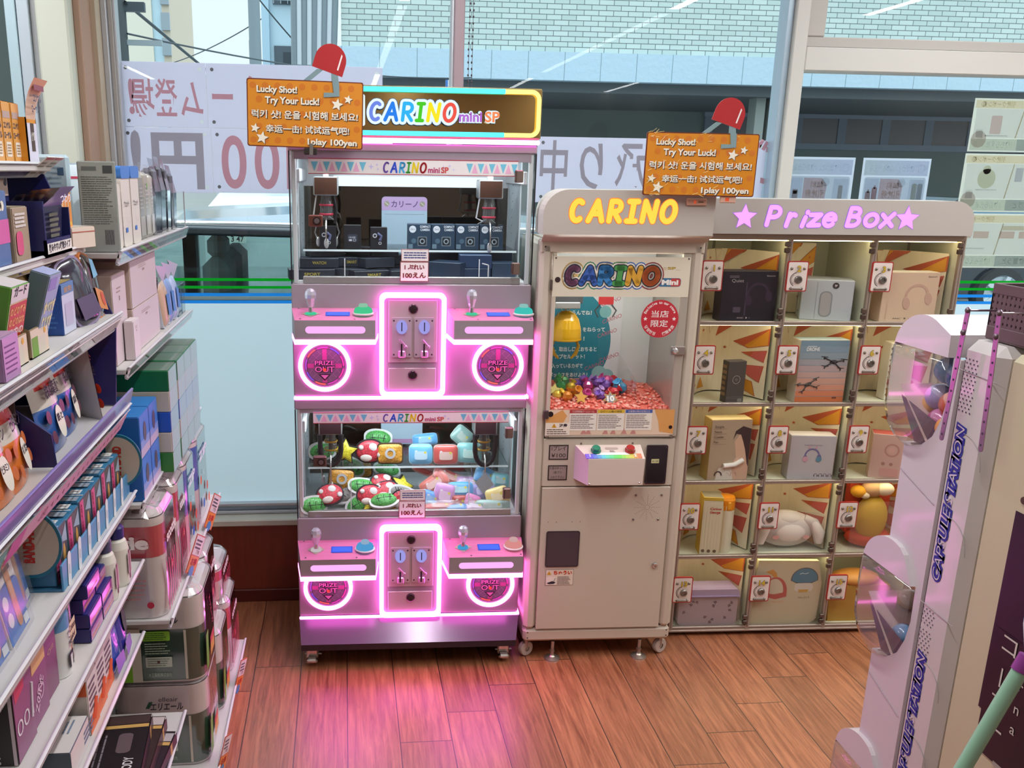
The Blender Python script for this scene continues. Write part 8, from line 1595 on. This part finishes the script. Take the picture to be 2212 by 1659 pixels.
# lower far shelf: plain cartons, refill bags, clear bins
CT = '#c9b3a6'
def ct(b, w_, h): b.lines(-w_ * .2, w_ * .15, h * .78, h * .86, 2, M('#b09a94', .5), -.001, .4); b.rect(-w_ * .05, w_ * .02, h * .70, h * .75, M('#a08a86', .5), -.001)
for y0, y1, x, z, h, d, lb in ((1.925, 2.045, -.478, 1.1905, .19, .20, 'tall plain pinkish carton nearest on the lower far shelf'), (2.06, 2.35, -.470, 1.1905, .100, .24, 'plain pinkish carton at the bottom of the pair'), (2.06, 2.34, -.470, 1.2915, .105, .24, 'plain pinkish carton stacked on top of the pair')):
    goods('plain_carton', lb, y0, y1, x, z, h, d, '#d8c6cc', CT, '#d3c0b6', ct, 'box', 'plain cartons on the lower far shelf')
goods('plain_carton', 'small white carton with a tiny mark in front of the tall plain one', 1.99, 2.05, -.455, 1.1905, .085, .02, '#e0d4d6', '#d3c6c6', '#e0d6d6', ct, 'box')
for i, (y, c, lb) in enumerate(((2.42, '#c9a892', 'refill bag with a crumpled clear top beside the plain cartons'), (2.49, '#7f96c8', 'blue and white refill bag with a torn shiny top'), (2.56, '#a9b6d8', 'pale blue refill bag with a tied shiny top'))):
    b = B(); puff(b, oval(.036, .060, 18, 5), .016, M(c, .25, coat=.4), M('#d0d4e0', .4)); b.poly([(-.02, -.03), (.015, -.035), (.02, .02), (-.015, .025)], M('#5f86c8', .4), -.0175); b.add([(-.036, -.004, .045), (.036, -.004, .045), (.045, -.02, .085), (.0, .0, .10), (-.04, -.012, .09)], [(0, 1, 2, 3, 4)], M('#c9cbe0', .12, .3, coat=.6)); b.obj('refill_bag', None, (-.475, y, 1.255), 0, lb, 'bag', 'refill bags on the lower far shelf', rot=(-.1, .1 * (i - 1), SX))
for i, (y, lb) in enumerate(((2.62, 'clear slim bin between the refill bags and the shelf end'), (2.68, 'clear slim bin with a blue tint at the shelf end'))):
    b = B(); m = clear('bin_clear', (.85, .93, .98), 1.5, haze=.12, hazecol=(.75, .85, .95), boost=1.4)
    for a_ in ((-.025, .025, 0, .002, 0, .085), (-.025, -.023, 0, .07, 0, .085), (.023, .025, 0, .07, 0, .085), (-.025, .025, .068, .07, 0, .095), (-.025, .025, 0, .07, 0, .002)): b.box(*a_, m)
    b.obj('clear_bin', None, (-.465, y, 1.1905), 0, lb, 'bin', rot=(0, 0, SX))
# tissue packs and soft tissue boxes
for i, y in enumerate((2.112, 2.228, 2.330, 2.432)):
    r_ = root('tissue_pack', ('striped five-box tissue pack nearest, its long side showing', 'striped five-box tissue pack right behind the dark gap', 'striped five-box tissue pack third in the row', 'striped five-box tissue pack at the far end of the row')[i], 'tissue pack', (-.412, y + .05, .8905), SX, 'five-box tissue packs on the middle far shelf')
    hw = .0485
    for k, c in enumerate(('#0f6a3a', '#c9bfae', '#1f56b8', '#c9bfae', '#2f7a2f')):
        b = B(); z = .25 - (k + 1) * .05; fc = ('#b9ccc4', '#dccfd6', '#b9c2e6', '#dccfd6', '#c3d0c6')[k]; b.box(-hw, hw, 0, .225, z, z + .0492, M(c, .4), .0015); b.rect(-hw + .001, hw - .001, z + .001, z + .048, M(fc, .35), -.0008); b.obj('tissue_box', r_)
    b = B(); b.T = TOPF(.2505); b.rect(-hw, hw, 0, .225, clear('film_wrap', (.9, .97, .95), 1.5, haze=.38, hazecol=(.82, .92, .88), rough=.12, boost=1.0), -.0006); b.T = Matrix(); b.rect(-hw, hw, 0, .25, clear('film_front', (.97, .95, .98), 1.5, haze=.10, hazecol=(.85, .8, .88), rough=.1, boost=1.6), -.0022); b.obj('film', r_)
def bt(b, w_, h): b.poly([(0 + .015 * math.cos(a * PI / 9), h * .55 + .022 * math.sin(a * PI / 9)) for a in range(18)], M('#5a5266', .4), -.0012); b.rect(-w_ / 2 + .001, w_ / 2 - .001, .001, h * .22, M('#c9b6d8', .35), -.0009); b.rect(-w_ / 2 + .001, w_ / 2 - .001, h * .22, h * .4, M('#8a9ee0', .35), -.0009)
for c_ in range(2):
    for k in range(2): goods('soft_tissue_box', 'blue soft tissue box, ' + (('lower', 'upper')[k] + ' of the ' + ('near' if c_ == 0 else 'far') + ' column beside the striped packs'), 1.915 + c_ * .096, 2.008 + c_ * .096, -.440, .8905 + k * .096, .0945, .12, '#4a7fd8', '#2a68b4', '#3f86cf', bt, 'box', 'blue soft tissue boxes')
# toilet roll packs
PLS = clear('roll_wrap', (.98, .97, .98), 1.5, haze=.06, hazecol=(.9, .88, .9), rough=.10, boost=2.2)
def rolls(name, lb, x, y0, y1, z, h, d, style):
    w_ = y1 - y0; r_ = root(name, lb, 'toilet rolls', (x, (y0 + y1) / 2, z + .0008), SX, 'toilet roll packs on the far shelves')
    b = B(); WR = M('#e6dcd4', .7); nx = 2; rr_ = w_ / 4; b.prism(b.rrect(-w_ / 2 + .003, w_ / 2 - .003, -d + .003, -.003, rr_ * .85, 6), 0, h, WR) if False else None
    out = b.rrect(-w_ / 2 + .003, w_ / 2 - .003, .003, d - .003, rr_ * .8, 6); n = len(out)
    b.add([(p[0], p[1], 0) for p in out] + [(p[0], p[1], h - .006) for p in out], [(i, (i + 1) % n, n + (i + 1) % n, n + i) for i in range(n)], WR, True); b.add([(p[0] * .985, .5 * d + (p[1] - .5 * d) * .985, h - .004) for p in out], [tuple(range(n))], WR)
    for i in range(2):
        for j in range(2):
            cx, cy = (-1 + 2 * i) * w_ / 4, d / 4 + j * d / 2; b.T = TOPF(h - .004); b.ring(cx, cy, rr_ * .36, min(w_, d) / 4 * .97, M('#ebe3dc', .7), -.001, 22); b.disc(cx, cy, rr_ * .36, M('#a08f82', .8), -.0014, 16); b.T = Matrix()
    b.obj('rolls', r_)
    def band(z0, z1, m, o=.0012):
        c = B(); k = [(p[0] * (1 + o * 8), .5 * d + (p[1] - .5 * d) * (1 + o * 8)) for p in out]; c.add([(p[0], p[1], z0) for p in k] + [(p[0], p[1], z1) for p in k], [(i, (i + 1) % n, n + (i + 1) % n, n + i) for i in range(n)], m, True); return c
    if style == 'red':
        c = band(h * .60, h * .90, M('#cf1f3c', .3, coat=.4)); c.text('scottie', 0, h * .70, .026, M('#f3e2e0', .4), -.003, 'c', w_ * .62, .04); c.T = TR(-w_ / 2, 0, 0) @ RZ(-PI / 2) @ TR(-d, 0, 0); c.text('ottie', d * .62, h * .70, .030, M('#f3e2e0', .4), -.003, 'c', d * .5, .05)
        c.lines(d * .45, d * .85, h * .18, h * .5, 7, M('#c98a86', .5), -.003, .3); c.disc(d * .85, h * .14, .008, M('#c9304a', .5), -.003, 14); c.T = Matrix()
        for i in range(7): X = -w_ * .42 + i * w_ * .13; c.poly([(X, h * .05), (X + .008, h * .05), (X + .016, h * .3), (X + .006, h * .54), (X - .002, h * .54), (X + .008, h * .3)], M('#d4456e', .35), -.0032)
        c.disc(-w_ * .1, h * .42, .012, M('#cf2a3c', .4), -.0036, 16); c.text('12', -w_ * .1, h * .40, .010, M('#f3e2e0', .4), -.004); c.obj('label_band', r_)
    if style == 'blue':
        c = band(h * .42, h * .93, M('#1f5cc0', .3, coat=.4)); c.text('ZIP', 0, h * .72, .026, M('#e6ecf6', .4), -.003, 'c', w_ * .6, .03)
        for u, v, q in ((-.25, .50, '#e0603a'), (.2, .3, '#d04a3a'), (-.1, .18, '#3f6fd0'), (.3, .12, '#e0603a')): c.disc(u * w_, v * h, .014, M(q, .4), -.0036, 14)
        c.text('12', .0, h * .5, .014, M('#e6ecf6', .4), -.003); c.obj('label_band', r_)
    if style == 'green':
        c = band(h * .02, h * .62, M('#14452a', .35, coat=.3)); c.T = TR(-w_ / 2, 0, 0) @ RZ(-PI / 2) @ TR(-d, 0, 0)
        c.rect(d * .80, d * .825, .01, h * .62, M('#cfc6b4', .4), -.0030); c.rect(d * .03, d * .36, .004, h * .64, M('#cfc6b4', .5), -.0026); c.rect(d * .03, d * .26, .004, h * .30, M('#7fc02a', .4), -.003); c.poly(c.rrect(d * .38, d * .66, h * .50, h * .61, .004), M('#8cc83a', .4), -.0034); c.lines(d * .40, d * .64, h * .51, h * .60, 4, M('#3a6a2a', .5), -.0038, .4); c.lines(d * .40, d * .66, h * .34, h * .48, 5, M('#a9c0a4', .5), -.0034, .4); c.poly(c.rrect(d * .40, d * .67, h * .19, h * .31, .002), M('#c9d0c0', .5), -.0034); c.lines(d * .42, d * .65, h * .20, h * .30, 4, M('#5a6a5a', .5), -.0038, .3); c.rect(d * .52, d * .545, h * .235, h * .27, M('#5a2a2a', .5), -.004); c.text('大王製紙株式会社', d * .54, h * .08, .009, M('#b9c9b4', .5), -.0034, 'c', d * .24)
        c.text('elleair', d * .60, h * .80, .013, INK, -.002, 'c', d * .2); c.text('エリエール', d * .58, h * .70, .018, INK, -.002, 'c', d * .34, .02, .2); c.poly([(d * .36, h * .72), (d * .40, h * .80), (d * .44, h * .80), (d * .40, h * .72)], M('#1f4a2f', .5), -.002); c.T = Matrix()
        c.text('エリエール', 0, h * .6, .014, M('#c9304a', .5), -.0034, 'c', .10, .02, rot=-1.2); c.rect(-.03, .03, h * .12, h * .34, M('#d8a04a', .4), -.0036); c.rect(-.03, .03, h * .26, h * .34, M('#d04a4a', .4), -.004); c.poly([(-w_ * .45, h * .1), (-w_ * .30, h * .1), (-w_ * .25, h * .5), (-w_ * .42, h * .5)], M('#6faa3a', .4), -.0034)
        c.T = TOPF(h); c.text('エリエール', w_ * .28, d * .45, .016, INK, -.001, 'c', .09, .02, rot=PI / 2); c.disc(-w_ * .28, d * .8, .014, M('#b8304a', .5), -.001, 16); c.text('8', -w_ * .28, d * .8 - .006, .012, M('#f0e4e0', .5), -.0014); c.obj('label_band', r_)
    o2 = [(p[0] * 1.025, .5 * d + (p[1] - .5 * d) * 1.025) for p in out]; b = B(); vs = []
    for (s, z) in ((1, .0), (1, h * .5), (1.0, h - .004), (.90, h + .010), (.45, h + .016)): vs += [(p[0] * s, .5 * d + (p[1] - .5 * d) * s, z + (RN.uniform(-.003, .003) if z > h * .9 else 0)) for p in o2]
    b.add(vs, [(q * n + i, q * n + (i + 1) % n, (q + 1) * n + (i + 1) % n, (q + 1) * n + i) for q in range(4) for i in range(n)], PLS); b.obj('plastic_wrap', r_)
rolls('toilet_roll_pack', 'red and white roll pack nearest on the roll shelf, tall', -.405, 1.905, 2.085, .6125, .245, .23, 'red')
rolls('toilet_roll_pack', 'red and white roll pack second on the roll shelf', -.408, 2.10, 2.235, .6125, .250, .22, 'red'); rolls('toilet_roll_pack', 'blue roll pack with orange dots on the roll shelf', -.412, 2.25, 2.42, .6125, .245, .22, 'blue'); rolls('toilet_roll_pack', 'pale pink and blue roll pack at the far end of the roll shelf', -.415, 2.435, 2.67, .6125, .250, .22, 'blue')
rolls('toilet_roll_pack', 'green-banded roll pack standing on another, nearest on the bottom shelf', -.357, 2.075, 2.29, .3475, .235, .24, 'green'); rolls('toilet_roll_pack', 'green-banded roll pack underneath, nearest on the bottom shelf', -.357, 2.075, 2.29, .106, .235, .24, 'green')
rolls('toilet_roll_pack', 'red-banded roll pack standing on another, second in the bottom row', -.380, 2.31, 2.49, .3475, .23, .24, 'red'); rolls('toilet_roll_pack', 'green-banded roll pack underneath, second in the bottom row', -.352, 2.31, 2.49, .106, .235, .24, 'green'); rolls('toilet_roll_pack', 'red and white roll pack at the far end of the bottom row', -.352, 2.51, 2.70, .106, .235, .22, 'red'); rolls('toilet_roll_pack', 'red and white roll pack lying higher at the far end of the bottom row', -.372, 2.51, 2.70, .3475, .10, .22, 'red')
# price cards clipped to the far rails
def pcard(x, y, z, lb, flat):
    b = B(); b.box(-.028, .028, 0, .0012, -.05, .05, M('#cf6a4a', .4)); b.rect(-.025, .025, -.002, .047, M('#e9e0e0', .4), -.0006); b.lines(-.02, .018, .012, .04, 3, M('#5a5a66', .5), -.001, .5); b.text('778', .004, .002, .010, M('#7a4a4a', .5), -.001)
    b.rect(-.025, .025, -.047, -.004, M('#e8923a', .4), -.0006); b.text('お得', 0, -.026, .014, M('#b8301f', .5), -.001, 'c', .035, .04); b.poly([(.0 + (.016 if i % 2 else .013) * math.cos(i * PI / 9), -.042 + (.016 if i % 2 else .013) * math.sin(i * PI / 9)) for i in range(18)], M('#3f8fc9', .4), -.0014); b.obj('price_card', None, (x, y, z), 0, lb, 'price card', 'orange price cards clipped to the far rails', rot=(.15, .55 if not flat else .35, SX - .25))
pcard(-.378, 2.46, .655, 'orange and white price card clipped by the far end of the roll shelf rail', 0); pcard(-.378, 2.15, .660, 'orange and white price card clipped at the middle of the roll shelf rail', 0); pcard(-.322, 2.47, .125, 'red and orange price card sticking out from the bottom shelf rail over the floor', 1); pcard(-.322, 2.09, .125, 'pinkish price card low on the bottom shelf rail near the photo edge', 1)
b = B(); b.box(-.035, .035, -.02, .02, -.02, .02, M('#a81a1f', .35), .012); b.obj('red_cap', None, (-.330, 1.99, .040), 0, 'glossy red object peeping in at the photo\'s bottom edge by the rolls', 'container')
